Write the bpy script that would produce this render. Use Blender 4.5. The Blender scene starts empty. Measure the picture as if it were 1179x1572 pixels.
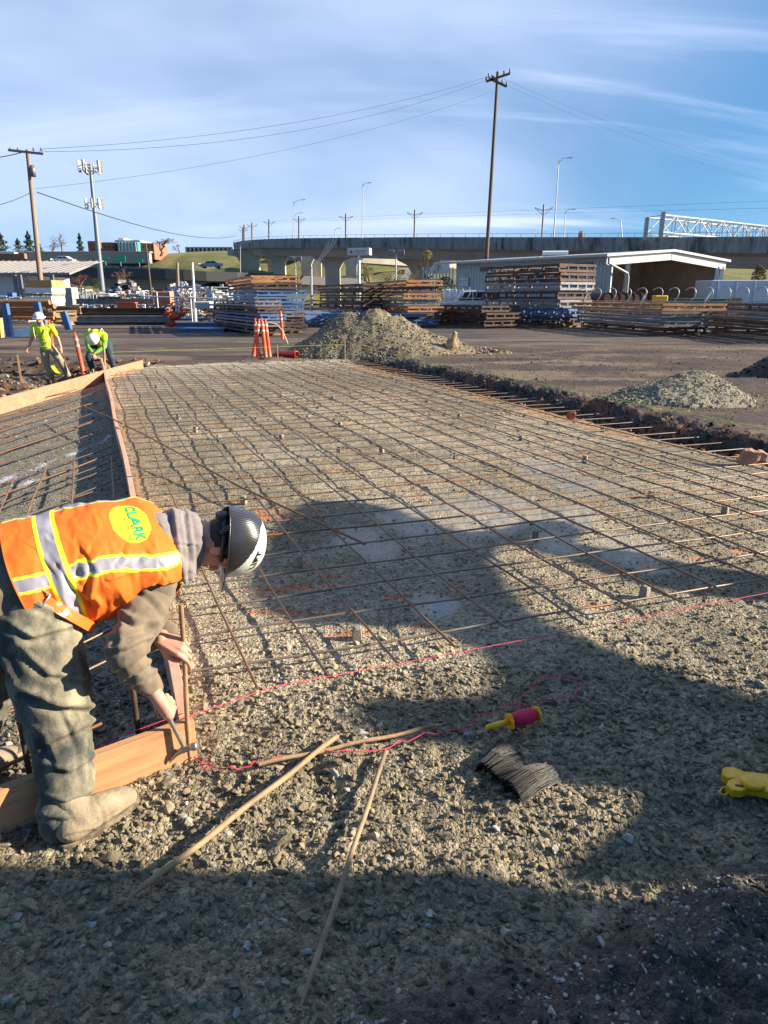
import bpy, bmesh, math, random
import numpy as np
from mathutils import Vector, Matrix
R = math.radians
sc = bpy.context.scene
COL = sc.collection
# ------------------------------------------------------------------ camera
F, PITCH, EYE = 1048.0, R(17.5), 1.7
cam = bpy.data.objects.new('camera', bpy.data.cameras.new('camera'))
COL.objects.link(cam); sc.camera = cam
cam.location = (0, 0, EYE); cam.rotation_euler = (R(90) - PITCH, 0, 0)
cam.data.sensor_fit = 'VERTICAL'; cam.data.sensor_height = 36; cam.data.lens = 24.0
cam.data.clip_start = 0.05; cam.data.clip_end = 3000
sc.render.resolution_x, sc.render.resolution_y = 768, 1024
# ------------------------------------------------------------------ light
SUN_AZ, SUN_EL = 90.0, 24.0            # azimuth clockwise from +Y
sun = bpy.data.objects.new('sun', bpy.data.lights.new('sun', 'SUN'))
COL.objects.link(sun)
sun.data.energy = 5.0; sun.data.angle = R(0.55); sun.data.color = (1.0, 0.87, 0.69)
sd = Vector((math.sin(R(SUN_AZ)) * math.cos(R(SUN_EL)), math.cos(R(SUN_AZ)) * math.cos(R(SUN_EL)), math.sin(R(SUN_EL))))
sun.rotation_euler = sd.to_track_quat('Z', 'Y').to_euler()
sc.view_settings.view_transform = 'Standard'; sc.view_settings.look = 'None'
sc.view_settings.exposure = 1.38; sc.view_settings.gamma = 1.0
w = bpy.data.worlds.new("World"); sc.world = w; w.use_nodes = True
nt = w.node_tree; nt.nodes.clear()
def wn(t, **k):
    n = nt.nodes.new(t)
    for a, b in k.items(): setattr(n, a, b)
    return n
wo = wn('ShaderNodeOutputWorld'); bg = wn('ShaderNodeBackground'); bg.inputs['Strength'].default_value = 0.054
sky = wn('ShaderNodeTexSky', sky_type='NISHITA', sun_disc=False)
sky.sun_elevation = R(SUN_EL); sky.sun_rotation = R(SUN_AZ); sky.air_density = 1.1; sky.dust_density = 0.6; sky.ozone_density = 1.6
tc = wn('ShaderNodeTexCoord')
skm = wn('ShaderNodeVectorMath', operation='ADD'); skm.inputs[1].default_value = (0, 0, .16); nt.links.new(tc.outputs['Generated'], skm.inputs[0])
skn = wn('ShaderNodeVectorMath', operation='NORMALIZE'); nt.links.new(skm.outputs[0], skn.inputs[0]); nt.links.new(skn.outputs[0], sky.inputs[0])
sep = wn('ShaderNodeSeparateXYZ'); nt.links.new(tc.outputs['Generated'], sep.inputs[0])
# project the view direction on a high cloud layer
mx = wn('ShaderNodeMath', operation='ADD'); nt.links.new(sep.outputs[2], mx.inputs[0]); mx.inputs[1].default_value = 0.30
dx = wn('ShaderNodeMath', operation='DIVIDE'); nt.links.new(sep.outputs[0], dx.inputs[0]); nt.links.new(mx.outputs[0], dx.inputs[1])
dy = wn('ShaderNodeMath', operation='DIVIDE'); nt.links.new(sep.outputs[1], dy.inputs[0]); nt.links.new(mx.outputs[0], dy.inputs[1])
cb = wn('ShaderNodeCombineXYZ'); nt.links.new(dx.outputs[0], cb.inputs[0]); nt.links.new(dy.outputs[0], cb.inputs[1])
def cloud(scale, rot, loc, lo, hi, det, stretch):
    mp = wn('ShaderNodeMapping'); mp.inputs['Rotation'].default_value = (0, 0, R(rot)); mp.inputs['Location'].default_value = loc
    mp.inputs['Scale'].default_value = stretch
    nt.links.new(cb.outputs[0], mp.inputs[0])
    nz = wn('ShaderNodeTexNoise'); nz.inputs['Scale'].default_value = scale; nz.inputs['Detail'].default_value = det
    nz.inputs['Roughness'].default_value = 0.55; nz.inputs['Distortion'].default_value = 0.5
    nt.links.new(mp.outputs[0], nz.inputs[0])
    mr = wn('ShaderNodeMapRange', interpolation_type='SMOOTHSTEP'); mr.inputs[1].default_value = lo; mr.inputs[2].default_value = hi
    nt.links.new(nz.outputs[0], mr.inputs[0]); return mr.outputs[0]
c1 = cloud(0.75, 20, (3.4, 1.2, 0), 0.25, 0.70, 4, (1, 1.1, 1))
c2 = cloud(1.25, -28, (1.1, 4.3, 0), 0.50, 0.72, 9, (0.38, 2.6, 1))
# the veil lies towards the left of the view, clear blue low on the right
ml = wn('ShaderNodeMapRange', interpolation_type='SMOOTHSTEP'); ml.inputs[1].default_value = 0.95; ml.inputs[2].default_value = 0.1
nt.links.new(dx.outputs[0], ml.inputs[0])
def m2(op, a, b):
    n = wn('ShaderNodeMath', operation=op)
    for i, v in enumerate((a, b)):
        if isinstance(v, (int, float)): n.inputs[i].default_value = v
        else: nt.links.new(v, n.inputs[i])
    return n.outputs[0]
veil = m2('MULTIPLY', m2('ADD', m2('MULTIPLY', c1, 0.55), 0.25), ml.outputs[0])
mrr = wn('ShaderNodeMapRange', interpolation_type='SMOOTHSTEP'); mrr.inputs[1].default_value = -0.15; mrr.inputs[2].default_value = 0.5; nt.links.new(dx.outputs[0], mrr.inputs[0])
frn = wn('ShaderNodeMapRange', interpolation_type='SMOOTHSTEP'); frn.inputs[1].default_value = -0.3; frn.inputs[2].default_value = 0.3; nt.links.new(sep.outputs[1], frn.inputs[0])
fac = m2('MULTIPLY', m2('MINIMUM', m2('ADD', m2('MULTIPLY', veil, 0.85), m2('MULTIPLY', m2('MULTIPLY', c2, 0.62), m2('ADD', m2('MULTIPLY', mrr.outputs[0], 0.8), 0.2))), 0.9), frn.outputs[0])
mixc = wn('ShaderNodeMixRGB'); mixc.inputs[2].default_value = (6.3, 7.3, 9.9, 1)
hsv = wn('ShaderNodeHueSaturation'); hsv.inputs['Saturation'].default_value = 1.4; hsv.inputs['Value'].default_value = 1.22; nt.links.new(sky.outputs[0], hsv.inputs['Color'])
nt.links.new(fac, mixc.inputs[0]); nt.links.new(hsv.outputs[0], mixc.inputs[1])
nt.links.new(mixc.outputs[0], bg.inputs[0]); nt.links.new(bg.outputs[0], wo.inputs[0])

# ------------------------------------------------------------------ geometry helpers
rs = np.random.RandomState(7); random.seed(5)
def ray(x, y):
    u = x - 589.5; v = 786 - y
    return np.array([u, v * math.sin(PITCH) + F * math.cos(PITCH), v * math.cos(PITCH) - F * math.sin(PITCH)])
def g(x, y, z=0.0):                     # survey: point of the level z seen at a photo position
    r = ray(x, y); return r * ((z - EYE) / r[2]) + np.array([0, 0, EYE])
def at(x, y, Y):                        # survey: point at distance Y
    r = ray(x, y); return r * (Y / r[1]) + np.array([0, 0, EYE])
def nrm(v): v = np.array(v, float); return v / np.linalg.norm(v)
def hash3(i, j, k, seed):
    h = (i * 374761393 + j * 668265263 + k * 2147483647 + seed * 1274126177) & 0xffffffff
    h = ((h ^ (h >> 13)) * 1274126177) & 0xffffffff
    return ((h ^ (h >> 16)) & 0xffff) / 65535.0
def vn(p, scale=1.0, seed=0):           # value noise 0..1 on an (n,3) array
    p = np.asarray(p, float) * scale; i = np.floor(p).astype(np.int64); f = p - i; f = f * f * (3 - 2 * f)
    r = 0
    for a in (0, 1):
        for b in (0, 1):
            for c in (0, 1):
                wgt = (f[:, 0] if a else 1 - f[:, 0]) * (f[:, 1] if b else 1 - f[:, 1]) * (f[:, 2] if c else 1 - f[:, 2])
                r = r + wgt * hash3(i[:, 0] + a, i[:, 1] + b, i[:, 2] + c, seed)
    return r
def fb(p, scale, seed=0, o=3):
    r = 0; t = 0; a = 1.0
    for k in range(o):
        r = r + a * vn(p, scale * 2 ** k, seed + k * 17); t += a; a *= .5
    return r / t
def sst(a, b, x):
    t = np.clip((x - a) / (b - a), 0, 1); return t * t * (3 - 2 * t)
# ------------------------------------------------------------------ materials
MATS = {}
def mat(name, col=(.5, .5, .5), rough=.7, metal=0., spec=.5, var=.0, vscale=8, bump=0., bscale=30, dirt=None, dscale=5, dlo=.5, dhi=.7, stretch=(1, 1, 1), attr=None, voro=False, coat=0, sheen=0, bdist=.01):
    if name in MATS: return MATS[name]
    m = bpy.data.materials.new(name); m.use_nodes = True; t = m.node_tree; N = t.nodes; L = t.links
    b = N['Principled BSDF']; b.inputs['Roughness'].default_value = rough; b.inputs['Metallic'].default_value = metal
    b.inputs['Specular IOR Level'].default_value = spec
    if coat: b.inputs['Coat Weight'].default_value = coat
    if sheen: b.inputs['Sheen Weight'].default_value = sheen
    co = N.new('ShaderNodeTexCoord'); mp = N.new('ShaderNodeMapping'); mp.inputs['Scale'].default_value = stretch
    L.new(co.outputs['Object'], mp.inputs[0])
    if attr:
        a = N.new('ShaderNodeAttribute'); a.attribute_name = attr; base = a.outputs['Color']
    else:
        rgb = N.new('ShaderNodeRGB'); rgb.outputs[0].default_value = (*col, 1); base = rgb.outputs[0]
    if var:
        nz = N.new('ShaderNodeTexNoise'); nz.inputs['Scale'].default_value = vscale; nz.inputs['Detail'].default_value = 6; L.new(mp.outputs[0], nz.inputs[0])
        mr = N.new('ShaderNodeMapRange'); mr.inputs[1].default_value = .3; mr.inputs[2].default_value = .7; mr.inputs[3].default_value = 1 - var; mr.inputs[4].default_value = 1 + var
        L.new(nz.outputs[0], mr.inputs[0])
        mu = N.new('ShaderNodeVectorMath'); mu.operation = 'SCALE'; L.new(base, mu.inputs[0]); L.new(mr.outputs[0], mu.inputs['Scale']); base = mu.outputs[0]
    if dirt:
        nz = N.new('ShaderNodeTexNoise'); nz.inputs['Scale'].default_value = dscale; nz.inputs['Detail'].default_value = 8; nz.inputs['Roughness'].default_value = .65; L.new(mp.outputs[0], nz.inputs[0])
        mr = N.new('ShaderNodeMapRange'); mr.inputs[1].default_value = dlo; mr.inputs[2].default_value = dhi; L.new(nz.outputs[0], mr.inputs[0])
        mi = N.new('ShaderNodeMixRGB'); mi.inputs[2].default_value = (*dirt, 1); L.new(mr.outputs[0], mi.inputs[0]); L.new(base, mi.inputs[1]); base = mi.outputs[0]
    L.new(base, b.inputs['Base Color'])
    if bump:
        if voro:
            nz = N.new('ShaderNodeTexVoronoi'); nz.inputs['Scale'].default_value = bscale
        else:
            nz = N.new('ShaderNodeTexNoise'); nz.inputs['Scale'].default_value = bscale; nz.inputs['Detail'].default_value = 5
        L.new(mp.outputs[0], nz.inputs[0])
        bu = N.new('ShaderNodeBump'); bu.inputs['Strength'].default_value = bump; bu.inputs['Distance'].default_value = bdist
        L.new(nz.outputs[0], bu.inputs['Height']); L.new(bu.outputs[0], b.inputs['Normal'])
    MATS[name] = m; return m
# ------------------------------------------------------------------ objects
def tag(o, label=None, cat=None, group=None, kind=None):
    if label: o['label'] = label
    if cat: o['category'] = cat
    if group: o['group'] = group
    if kind: o['kind'] = kind
    return o
def mesh_np(name, V, Fc, smooth=False):
    me = bpy.data.meshes.new(name); V = np.asarray(V, np.float32); Fc = np.asarray(Fc, np.int32)
    me.vertices.add(len(V)); me.vertices.foreach_set('co', V.ravel())
    k = Fc.shape[1]; me.loops.add(Fc.size); me.loops.foreach_set('vertex_index', Fc.ravel())
    me.polygons.add(len(Fc)); me.polygons.foreach_set('loop_start', np.arange(0, Fc.size, k, dtype=np.int32))
    me.polygons.foreach_set('loop_total', np.full(len(Fc), k, np.int32))
    me.polygons.foreach_set('use_smooth', np.full(len(Fc), smooth, bool))
    me.update(calc_edges=True); me.validate(); return me
def vcol(me, C, name='Col'):
    a = me.color_attributes.new(name, 'FLOAT_COLOR', 'POINT')
    C = np.asarray(C, np.float32)
    if C.shape[1] == 3: C = np.hstack([C, np.ones((len(C), 1), np.float32)])
    a.data.foreach_set('color', C.ravel())
def wloc(o):
    v = np.zeros(3)
    while o is not None: v = v + np.array(o.location); o = o.parent
    return v
def link(name, me, m, parent=None, loc=(0, 0, 0)):
    o = bpy.data.objects.new(name, me); COL.objects.link(o); o.location = loc
    for x in (m if isinstance(m, (list, tuple)) else [m]):
        if x is not None and x.name not in [y.name for y in me.materials if y]: me.materials.append(x)
    if parent is not None: o.parent = parent
    return o
def empty(name, loc=(0, 0, 0), rz=0.0, label=None, cat=None, group=None):
    o = bpy.data.objects.new(name, None); COL.objects.link(o); o.location = [float(v) for v in loc]; o.rotation_euler = (0, 0, rz)
    o.empty_display_size = .2
    return tag(o, label, cat, group)
def copy_tree(o, parent=None):
    c = o.copy(); COL.objects.link(c); c.parent = parent
    for ch in list(o.children): copy_tree(ch, c)
    return c
class MB:
    def __init__(s): s.v = []; s.f = []; s.m = []; s.sm = []
    def add(s, V, Fc, mi=0, smooth=False):
        n = len(s.v); s.v.extend([tuple(float(c) for c in p) for p in V])
        for f in Fc: s.f.append([n + int(i) for i in f]); s.m.append(mi); s.sm.append(smooth)
        return s
    def box(s, c, sz, rz=0, mi=0, ax=None):
        c = np.array(c, float); h = np.array(sz, float) / 2
        if ax is None:
            a = np.array([math.cos(rz), math.sin(rz), 0]); b = np.array([-math.sin(rz), math.cos(rz), 0]); u = np.array([0, 0, 1.])
        else: a, b, u = [np.array(q, float) for q in ax]
        V = [c + a * h[0] * i + b * h[1] * j + u * h[2] * k for k in (-1, 1) for j in (-1, 1) for i in (-1, 1)]
        return s.add(V, [(0, 2, 3, 1), (4, 5, 7, 6), (0, 1, 5, 4), (2, 6, 7, 3), (0, 4, 6, 2), (1, 3, 7, 5)], mi)
    def beam(s, p, q, wd, ht, mi=0):    # box from p to q
        p = np.array(p, float); q = np.array(q, float); d = q - p; L = np.linalg.norm(d); a = d / L
        up = np.array([0, 0, 1.]) if abs(a[2]) < .95 else np.array([0, 1., 0]); b = nrm(np.cross(up, a)); u = np.cross(a, b)
        return s.box((p + q) / 2, (L, wd, ht), mi=mi, ax=(a, b, u))
    def tube(s, pts, r, n=8, mi=0, cap=True):
        P = [np.array(p, float) for p in pts]; k = len(P); rr = r if hasattr(r, '__len__') else [r] * k
        V = []; ref = None
        for i in range(k):
            d = nrm(P[min(i + 1, k - 1)] - P[max(i - 1, 0)])
            if ref is None: ref = np.array([0, 0, 1.]) if abs(d[2]) < .9 else np.array([1., 0, 0])
            a = nrm(np.cross(d, ref)); b = np.cross(a, d); ref = b
            for j in range(n):
                t = 2 * math.pi * j / n; V.append(P[i] + (a * math.cos(t) + b * math.sin(t)) * rr[i])
        Fc = [(i * n + j, i * n + (j + 1) % n, (i + 1) * n + (j + 1) % n, (i + 1) * n + j) for i in range(k - 1) for j in range(n)]
        s.add(V, Fc, mi, True)
        if cap: 
            s.add(V[:n][::-1], [tuple(range(n))], mi); s.add(V[-n:], [tuple(range(n))], mi)
        return s
    def lathe(s, c, prof, n=20, mi=0, ax=None, smooth=True):
        c = np.array(c, float)
        a, b, u = (np.eye(3) if ax is None else [np.array(q, float) for q in ax])
        V = [c + (a * math.cos(2 * math.pi * j / n) + b * math.sin(2 * math.pi * j / n)) * r + u * z for r, z in prof for j in range(n)]
        k = len(prof); Fc = [(i * n + j, i * n + (j + 1) % n, (i + 1) * n + (j + 1) % n, (i + 1) * n + j) for i in range(k - 1) for j in range(n)]
        return s.add(V, Fc, mi, smooth)
    def prism(s, poly, h0, h1, mi=0, f=None):   # poly of (a,b), extruded; f maps (a,b,h) to a point
        f = f or (lambda a, b, h: (a, b, h)); n = len(poly)
        V = [f(a, b, h) for h in (h0, h1) for a, b in poly]
        return s.add(V, [tuple(range(n))[::-1], tuple(range(n, 2 * n))] + [(i, (i + 1) % n, n + (i + 1) % n, n + i) for i in range(n)], mi)
    def build(s, name, m, parent=None, world=False, loc=(0, 0, 0), bevel=0):
        me = bpy.data.meshes.new(name)
        V = s.v
        if world:
            o0 = (wloc(parent) if parent is not None else np.zeros(3)) + np.array(loc, float)
            V = [(p[0] - o0[0], p[1] - o0[1], p[2] - o0[2]) for p in V]
        me.from_pydata(V, [], s.f); me.polygons.foreach_set('material_index', s.m); me.polygons.foreach_set('use_smooth', s.sm)
        me.update()
        ms = m if isinstance(m, (list, tuple)) else [m]
        for x in ms: me.materials.append(x)
        o = bpy.data.objects.new(name, me); COL.objects.link(o); o.location = loc
        if parent is not None: o.parent = parent
        if bevel:
            bv = o.modifiers.new('bevel', 'BEVEL'); bv.width = bevel; bv.segments = 2; bv.limit_method = 'ANGLE'
        return o

# ------------------------------------------------------------------ site frame: N across the slab, A along it
AN = R(22.5); AX = np.array([-math.sin(AN), math.cos(AN)]); NX = np.array([math.cos(AN), math.sin(AN)])
def na(n, a, z=0.0): p = NX * n + AX * a; return np.array([p[0], p[1], z])
def NA(x, y): return x * NX[0] + y * NX[1], x * AX[0] + y * AX[1]
BH = 0.175                                # height of the form boards
C0 = g(304, 1165)[:2]                      # outer corner of the forms
CFAR = g(163, 560)[:2]
FB1 = np.array([-1.259, 1.811]); FBD = nrm(FB1 - C0)     # front board runs this way
SOIL = np.array([g(*q)[:2] for q in [(455, 1600), (640, 1497), (868, 1433), (1051, 1325), (1179, 1290), (1500, 1240)]])
def height(x, y):
    x = np.asarray(x, float); y = np.asarray(y, float); n, a = NA(x, y)
    P = np.stack([x, y, np.zeros_like(x)], -1).reshape(-1, 3)
    f1 = fb(P, 1.3, 3, 3).reshape(x.shape) - .5; f2 = fb(P, 7, 9, 3).reshape(x.shape) - .5; f3 = fb(P, 30, 5, 2).reshape(x.shape) - .5
    near = 1 - sst(18, 40, y)
    h = (.03 * f1 + .02 * f2 + .012 * f3 * (y < 14)) * near
    rough = sst(2.6, 2.0, a)               # loose gravel before the slab
    h = h + rough * (.05 * f1 + .035 * f2 + .012 * f3)
    # berm along the right edge, dirt yard beyond it
    m = sst(-2, 0, a) * (1 - sst(17.2, 18.6, a))
    wob = .55 * f1 + .5 * f2
    top = .20 + .22 * f1 + .16 * f2
    h = h - .05 * m * sst(6.35, 6.5, n) * (1 - sst(6.5, 6.7, n))
    h = h + m * sst(6.55 + wob * .5, 6.95 + wob, n) * (top - (top - .14) * sst(6.9, 7.6, n)) + .07 * m * f3 * sst(6.4, 6.6, n) * (1 - sst(7.3, 8.2, n))
    yd = sst(8.0, 10, n) * (1 - sst(20, 30, y))
    f4 = fb(P * np.array([.3, 1.2, 1]), 1.6, 77, 4).reshape(x.shape) - .5
    h = h + yd * (.03 * f1 + .05 * np.maximum(f2, 0) + .02 * f3 + .16 * f4)
    h = h - .045 * sst(.1, -.05, n) * sst(-6, -5.9, x) * (((np.stack([x, y], -1) - C0) @ np.array([-FBD[1], FBD[0]])) * (1 if AX @ np.array([-FBD[1], FBD[0]]) > 0 else -1) > .02)
    # ditch where the two workers stand
    dm = sst(-6.05, -6.45, x) * sst(10.5, 11.5, y) * (1 - sst(18.9, 19.5, y)) 
    h = h - dm * (.36 + .35 * f1 + .25 * f2)
    # dark muddy bank close on the right
    yb = np.interp(x, SOIL[:, 0], SOIL[:, 1]); bank = sst(0.0, -.25, y - yb) * sst(-.35, .1, x)
    h = h + bank * (.06 + .1 * f2 + .03 * f3) - .05 * sst(.3, .05, np.abs(y - yb - .08)) * sst(0, .5, x)
    # ground falls away under the far roads
    return h
PAINT_SHEEN = [(g(*q)[:2], c, r, s) for q, c, r, s in [
    ((440, 940), 0, .28, .035), ((490, 900), 0, .3, .035), ((520, 885), 0, .15, .03), ((430, 905), 0, .2, .03), ((425, 793), 0, .3, .04), ((410, 820), 0, .2, .04), ((640, 965), 0, .06, .03),
    ((610, 920), 0, .06, .035), ((705, 905), 0, .06, .03), ((740, 942), 0, .05, .03), ((935, 880), 0, .06, .035), ((998, 868), 0, .06, .03), ((1070, 858), 0, .08, .035),
    ((1128, 847), 0, .07, .03), ((915, 930), 0, .07, .03), ((1075, 905), 0, .1, .03), ((310, 850), 0, .2, .1), ((1300, 1300), 0, .05, .02), ((380, 785), 0, .3, .05), ((540, 975), 0, .1, .04),
    ((10, 728), 1, .1, .05), ((37, 738), 1, .1, .04), ((63, 710), 1, .12, .04), ((112, 690), 1, .1, .04), ((160, 672), 1, .1, .04), ((45, 785), 1, .08, .03), ((105, 760), 1, .07, .03),
    ((200, 1120), 1, .05, .03), ((680, 935), 2, .05, .09)]]  # last entry paints the wet spot's shine as a blue-grey tone
WET = [(g(*q)[:2], r) for q, r in [((640, 800), .38), ((740, 800), .5), ((800, 790), .4), ((690, 780), .3), ((880, 790), .35), ((760, 770), .4), ((850, 830), .3), ((680, 935), .12), ((960, 850), .3), ((840, 720), .4), ((900, 745), .4), ((560, 830), .35)]]
def gcolor(x, y):
    """own colour of the ground plus one painted sheen spot: returns rgb, wetness, stone density"""
    x = np.asarray(x, float).ravel(); y = np.asarray(y, float).ravel(); n, a = NA(x, y); P = np.stack([x, y, 0 * x], -1)
    b1 = fb(P, .8, 41, 4); b2 = fb(P, 4, 42, 3); b3 = fb(P, 22, 43, 2)
    def mix(c, d, t): return c * (1 - t[:, None]) + np.array(d)[None] * t[:, None]
    c = np.tile(np.array([[.215, .180, .116]]), (len(x), 1)) * (0.82 + .36 * b2)[:, None]
    inslab = sst(2.35, 2.7, a) * sst(-.1, .1, n)
    c = mix(c, (.35, .292, .20), inslab * sst(.4, .62, b1) * .8)
    c = mix(c, (.30, .19, .10), inslab * sst(.56, .7, b2) * .35 * sst(3, 4, a))
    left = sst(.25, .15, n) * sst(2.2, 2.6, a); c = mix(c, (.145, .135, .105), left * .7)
    wet = np.zeros(len(x)); dens = np.ones(len(x)) * (1 - .45 * inslab * sst(2.5, 4, a))
    for (q, r) in WET:
        d = np.hypot(x - q[0], (y - q[1]) * .8) + (b2 - .5) * .35 + (b3 - .5) * .12; t = sst(r * 1.12, r * .45, d) * (.75 + .25 * sst(.3, .6, b3)); wet = np.maximum(wet, t)
    c = mix(c, (.30, .265, .195), wet * .75); dens = dens * (1 - .88 * wet)
    # far end of the slab: pale dry gravel
    c = mix(c, (.40, .35, .25), sst(15.5, 17.5, a) * (1 - sst(18.3, 19.3, a + 1.2 * (b2 - .5))) * (n < 7) * sst(-.2, .3, n))
    # yard: wet dark dirt turning into old asphalt
    far = np.maximum(sst(18.6, 19.3, a + 1.2 * (b2 - .5)), np.maximum(sst(6.45, 6.6, n + .2 * (b3 - .5)) * sst(-3, -1, a), sst(-6.1, -6.3, x) * (y > 8)))
    yc = np.tile(np.array([[.066, .040, .026]]), (len(x), 1)) * (.35 + 1.3 * fb(P * np.array([.35, 1, 1]), 1.1, 61, 4))[:, None]
    yc = mix(yc, (.21, .15, .088), sst(.46, .62, fb(P * np.array([.4, 1, 1]), 1.6, 71, 4)) * .55)
    yc = mix(yc, (.070, .051, .040), sst(24, 34, y + 6 * (b1 - .5)) * .8)
    yc = yc * (.62 + .76 * fb(P * np.array([.12, .8, 1]), 1.3, 63, 5))[:, None]
    yc = mix(yc, (.030, .022, .018), sst(.52, .60, fb(P * np.array([.25, 1, 1]), 1.2, 81, 3)) * .7 * (1 - sst(34, 44, y)))
    c = c * (1 - far[:, None]) + yc * far[:, None]; dens = dens * (1 - .85 * far)
    soil = sst(6.42, 6.56, n + .25 * (b3 - .5)) * (1 - sst(7.0, 7.45, n + .8 * (b2 - .5))) * sst(-2, 0, a) * (1 - sst(17.3, 18.3, a))
    c = mix(c, (.030, .026, .023), soil * .93)
    red = soil * (1 - sst(6.75, 7.2, n)) * sst(.45, .6, b2) * sst(14.5, 12, a); c = mix(c, (.24, .075, .04), red * .75)
    san = sst(5.9, 6.1, n) * (1 - sst(6.3, 6.45, n)) * sst(1, 2, a) * (1 - sst(16, 17, a)); c = mix(c, (.36, .21, .10), san * sst(.35, .55, b1) * .8)
    dit = sst(-6.1, -6.3, x) * (y > 10.8) * (1 - sst(19.2, 20, y)); c = mix(c, (.10, .06, .035), dit * sst(.35, .6, b2)); c = mix(c, (.26, .22, .17), dit * sst(.62, .7, b3) * .6)
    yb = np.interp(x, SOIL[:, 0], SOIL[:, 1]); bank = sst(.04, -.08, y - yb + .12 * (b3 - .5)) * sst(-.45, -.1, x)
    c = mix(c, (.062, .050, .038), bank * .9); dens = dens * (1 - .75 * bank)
    for (q, k, r, s) in PAINT_SHEEN:
        d = np.hypot((x - q[0]) / r, (y - q[1]) / s) if k == 0 else np.hypot((x - q[0]) / s, (y - q[1]) / (r * 2)) if k == 1 else np.hypot((x - q[0]) / .05, (y - q[1]) / .13)
        t = sst(1.1, .5, d + (b3 - .5) * 2.2 + (b2 - .5)) * .75
        c = mix(c, [(.52, .15, .05), (.50, .53, .60), (.26, .27, .30)][k], t)
    # tyre tracks and pale streaks far on the asphalt
    st = sst(.62, .7, fb(P * np.array([.05, .9, 1]), 1.5, 91, 3)) * sst(26, 30, y) * (1 - sst(60, 70, y)); c = mix(c, (.22, .21, .20), st * .35)
    return c, wet, dens
def axis(lo, hi, a, b, s0, gr):
    v = list(np.arange(a, b, s0)); s = s0; q = b
    while q < hi: v.append(q); s *= gr; q += s
    v.append(hi); s = s0; q = a - s0
    while q > lo: v.insert(0, q); s *= gr; q -= s
    v.insert(0, lo); return np.array(v)
xs = axis(-900, 900, -2.4, 2.4, .016, 1.022)
ys = [-60, -20, -8, -3, -1, 0, .4]; q = .7
while q < 26: ys.append(q); q += max(.012, .0085 * q)
s = .22
while q < 900: ys.append(q); q += s; s *= 1.06
ys = np.array(ys + [900.])
X, Y = np.meshgrid(xs, ys); Z = height(X, Y)
nx, ny = len(xs), len(ys); idx = np.arange(nx * ny).reshape(ny, nx)
Fg = np.stack([idx[:-1, :-1], idx[:-1, 1:], idx[1:, 1:], idx[1:, :-1]], -1).reshape(-1, 4)
me = mesh_np('ground', np.stack([X, Y, Z], -1).reshape(-1, 3), Fg, True)
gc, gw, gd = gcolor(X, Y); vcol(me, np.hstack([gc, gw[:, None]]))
m = bpy.data.materials.new('ground_gravel'); m.use_nodes = True; t = m.node_tree; N_ = t.nodes; L_ = t.links; b = N_['Principled BSDF']
at_ = N_.new('ShaderNodeAttribute'); at_.attribute_name = 'Col'; co = N_.new('ShaderNodeTexCoord')
def vor(sc_, seed=0):
    v = N_.new('ShaderNodeTexVoronoi'); v.inputs['Scale'].default_value = sc_; v.inputs['Randomness'].default_value = 1; L_.new(co.outputs['Object'], v.inputs[0]); return v
v1 = vor(55); v2 = vor(130); nz = N_.new('ShaderNodeTexNoise'); nz.inputs['Scale'].default_value = 9; nz.inputs['Detail'].default_value = 9; nz.inputs['Roughness'].default_value = .7; L_.new(co.outputs['Object'], nz.inputs[0])
hs = N_.new('ShaderNodeSeparateColor'); L_.new(v1.outputs['Color'], hs.inputs[0])
mr = N_.new('ShaderNodeMapRange'); mr.inputs[3].default_value = .62; mr.inputs[4].default_value = 1.4; L_.new(hs.outputs[0], mr.inputs[0])
hs2 = N_.new('ShaderNodeSeparateColor'); L_.new(v2.outputs['Color'], hs2.inputs[0])
mr2 = N_.new('ShaderNodeMapRange'); mr2.inputs[3].default_value = .7; mr2.inputs[4].default_value = 1.3; L_.new(hs2.outputs[0], mr2.inputs[0])
mr3 = N_.new('ShaderNodeMapRange'); mr3.inputs[1].default_value = .3; mr3.inputs[2].default_value = .7; mr3.inputs[3].default_value = .65; mr3.inputs[4].default_value = 1.3; L_.new(nz.outputs[0], mr3.inputs[0])
def mt(op, a, c):
    n = N_.new('ShaderNodeMath'); n.operation = op
    for i, q in enumerate((a, c)):
        if isinstance(q, (int, float)): n.inputs[i].default_value = q
        else: L_.new(q, n.inputs[i])
    return n.outputs[0]
k = mt('MULTIPLY', mt('MULTIPLY', mr.outputs[0], mr2.outputs[0]), mr3.outputs[0])
dry = mt('SUBTRACT', 1.0, mt('MULTIPLY', at_.outputs['Alpha'], .8)); k = mt('ADD', mt('MULTIPLY', k, dry), mt('SUBTRACT', 1.0, dry))
vm = N_.new('ShaderNodeVectorMath'); vm.operation = 'SCALE'; L_.new(at_.outputs['Color'], vm.inputs[0]); L_.new(k, vm.inputs['Scale']); L_.new(vm.outputs[0], b.inputs['Base Color'])
rr = N_.new('ShaderNodeMapRange'); rr.inputs[3].default_value = .85; rr.inputs[4].default_value = .20; L_.new(at_.outputs['Alpha'], rr.inputs[0]); L_.new(rr.outputs[0], b.inputs['Roughness'])
hgt = mt('ADD', mt('MULTIPLY', v1.outputs['Distance'], -1.0), mt('MULTIPLY', v2.outputs['Distance'], -.5)); hgt = mt('ADD', mt('MULTIPLY', hgt, dry), mt('MULTIPLY', nz.outputs[0], .6))
bu = N_.new('ShaderNodeBump'); bu.inputs['Strength'].default_value = .9; bu.inputs['Distance'].default_value = .012; L_.new(hgt, bu.inputs['Height']); L_.new(bu.outputs[0], b.inputs['Normal'])
ground = link('ground', me, m); tag(ground, kind='structure')

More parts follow.
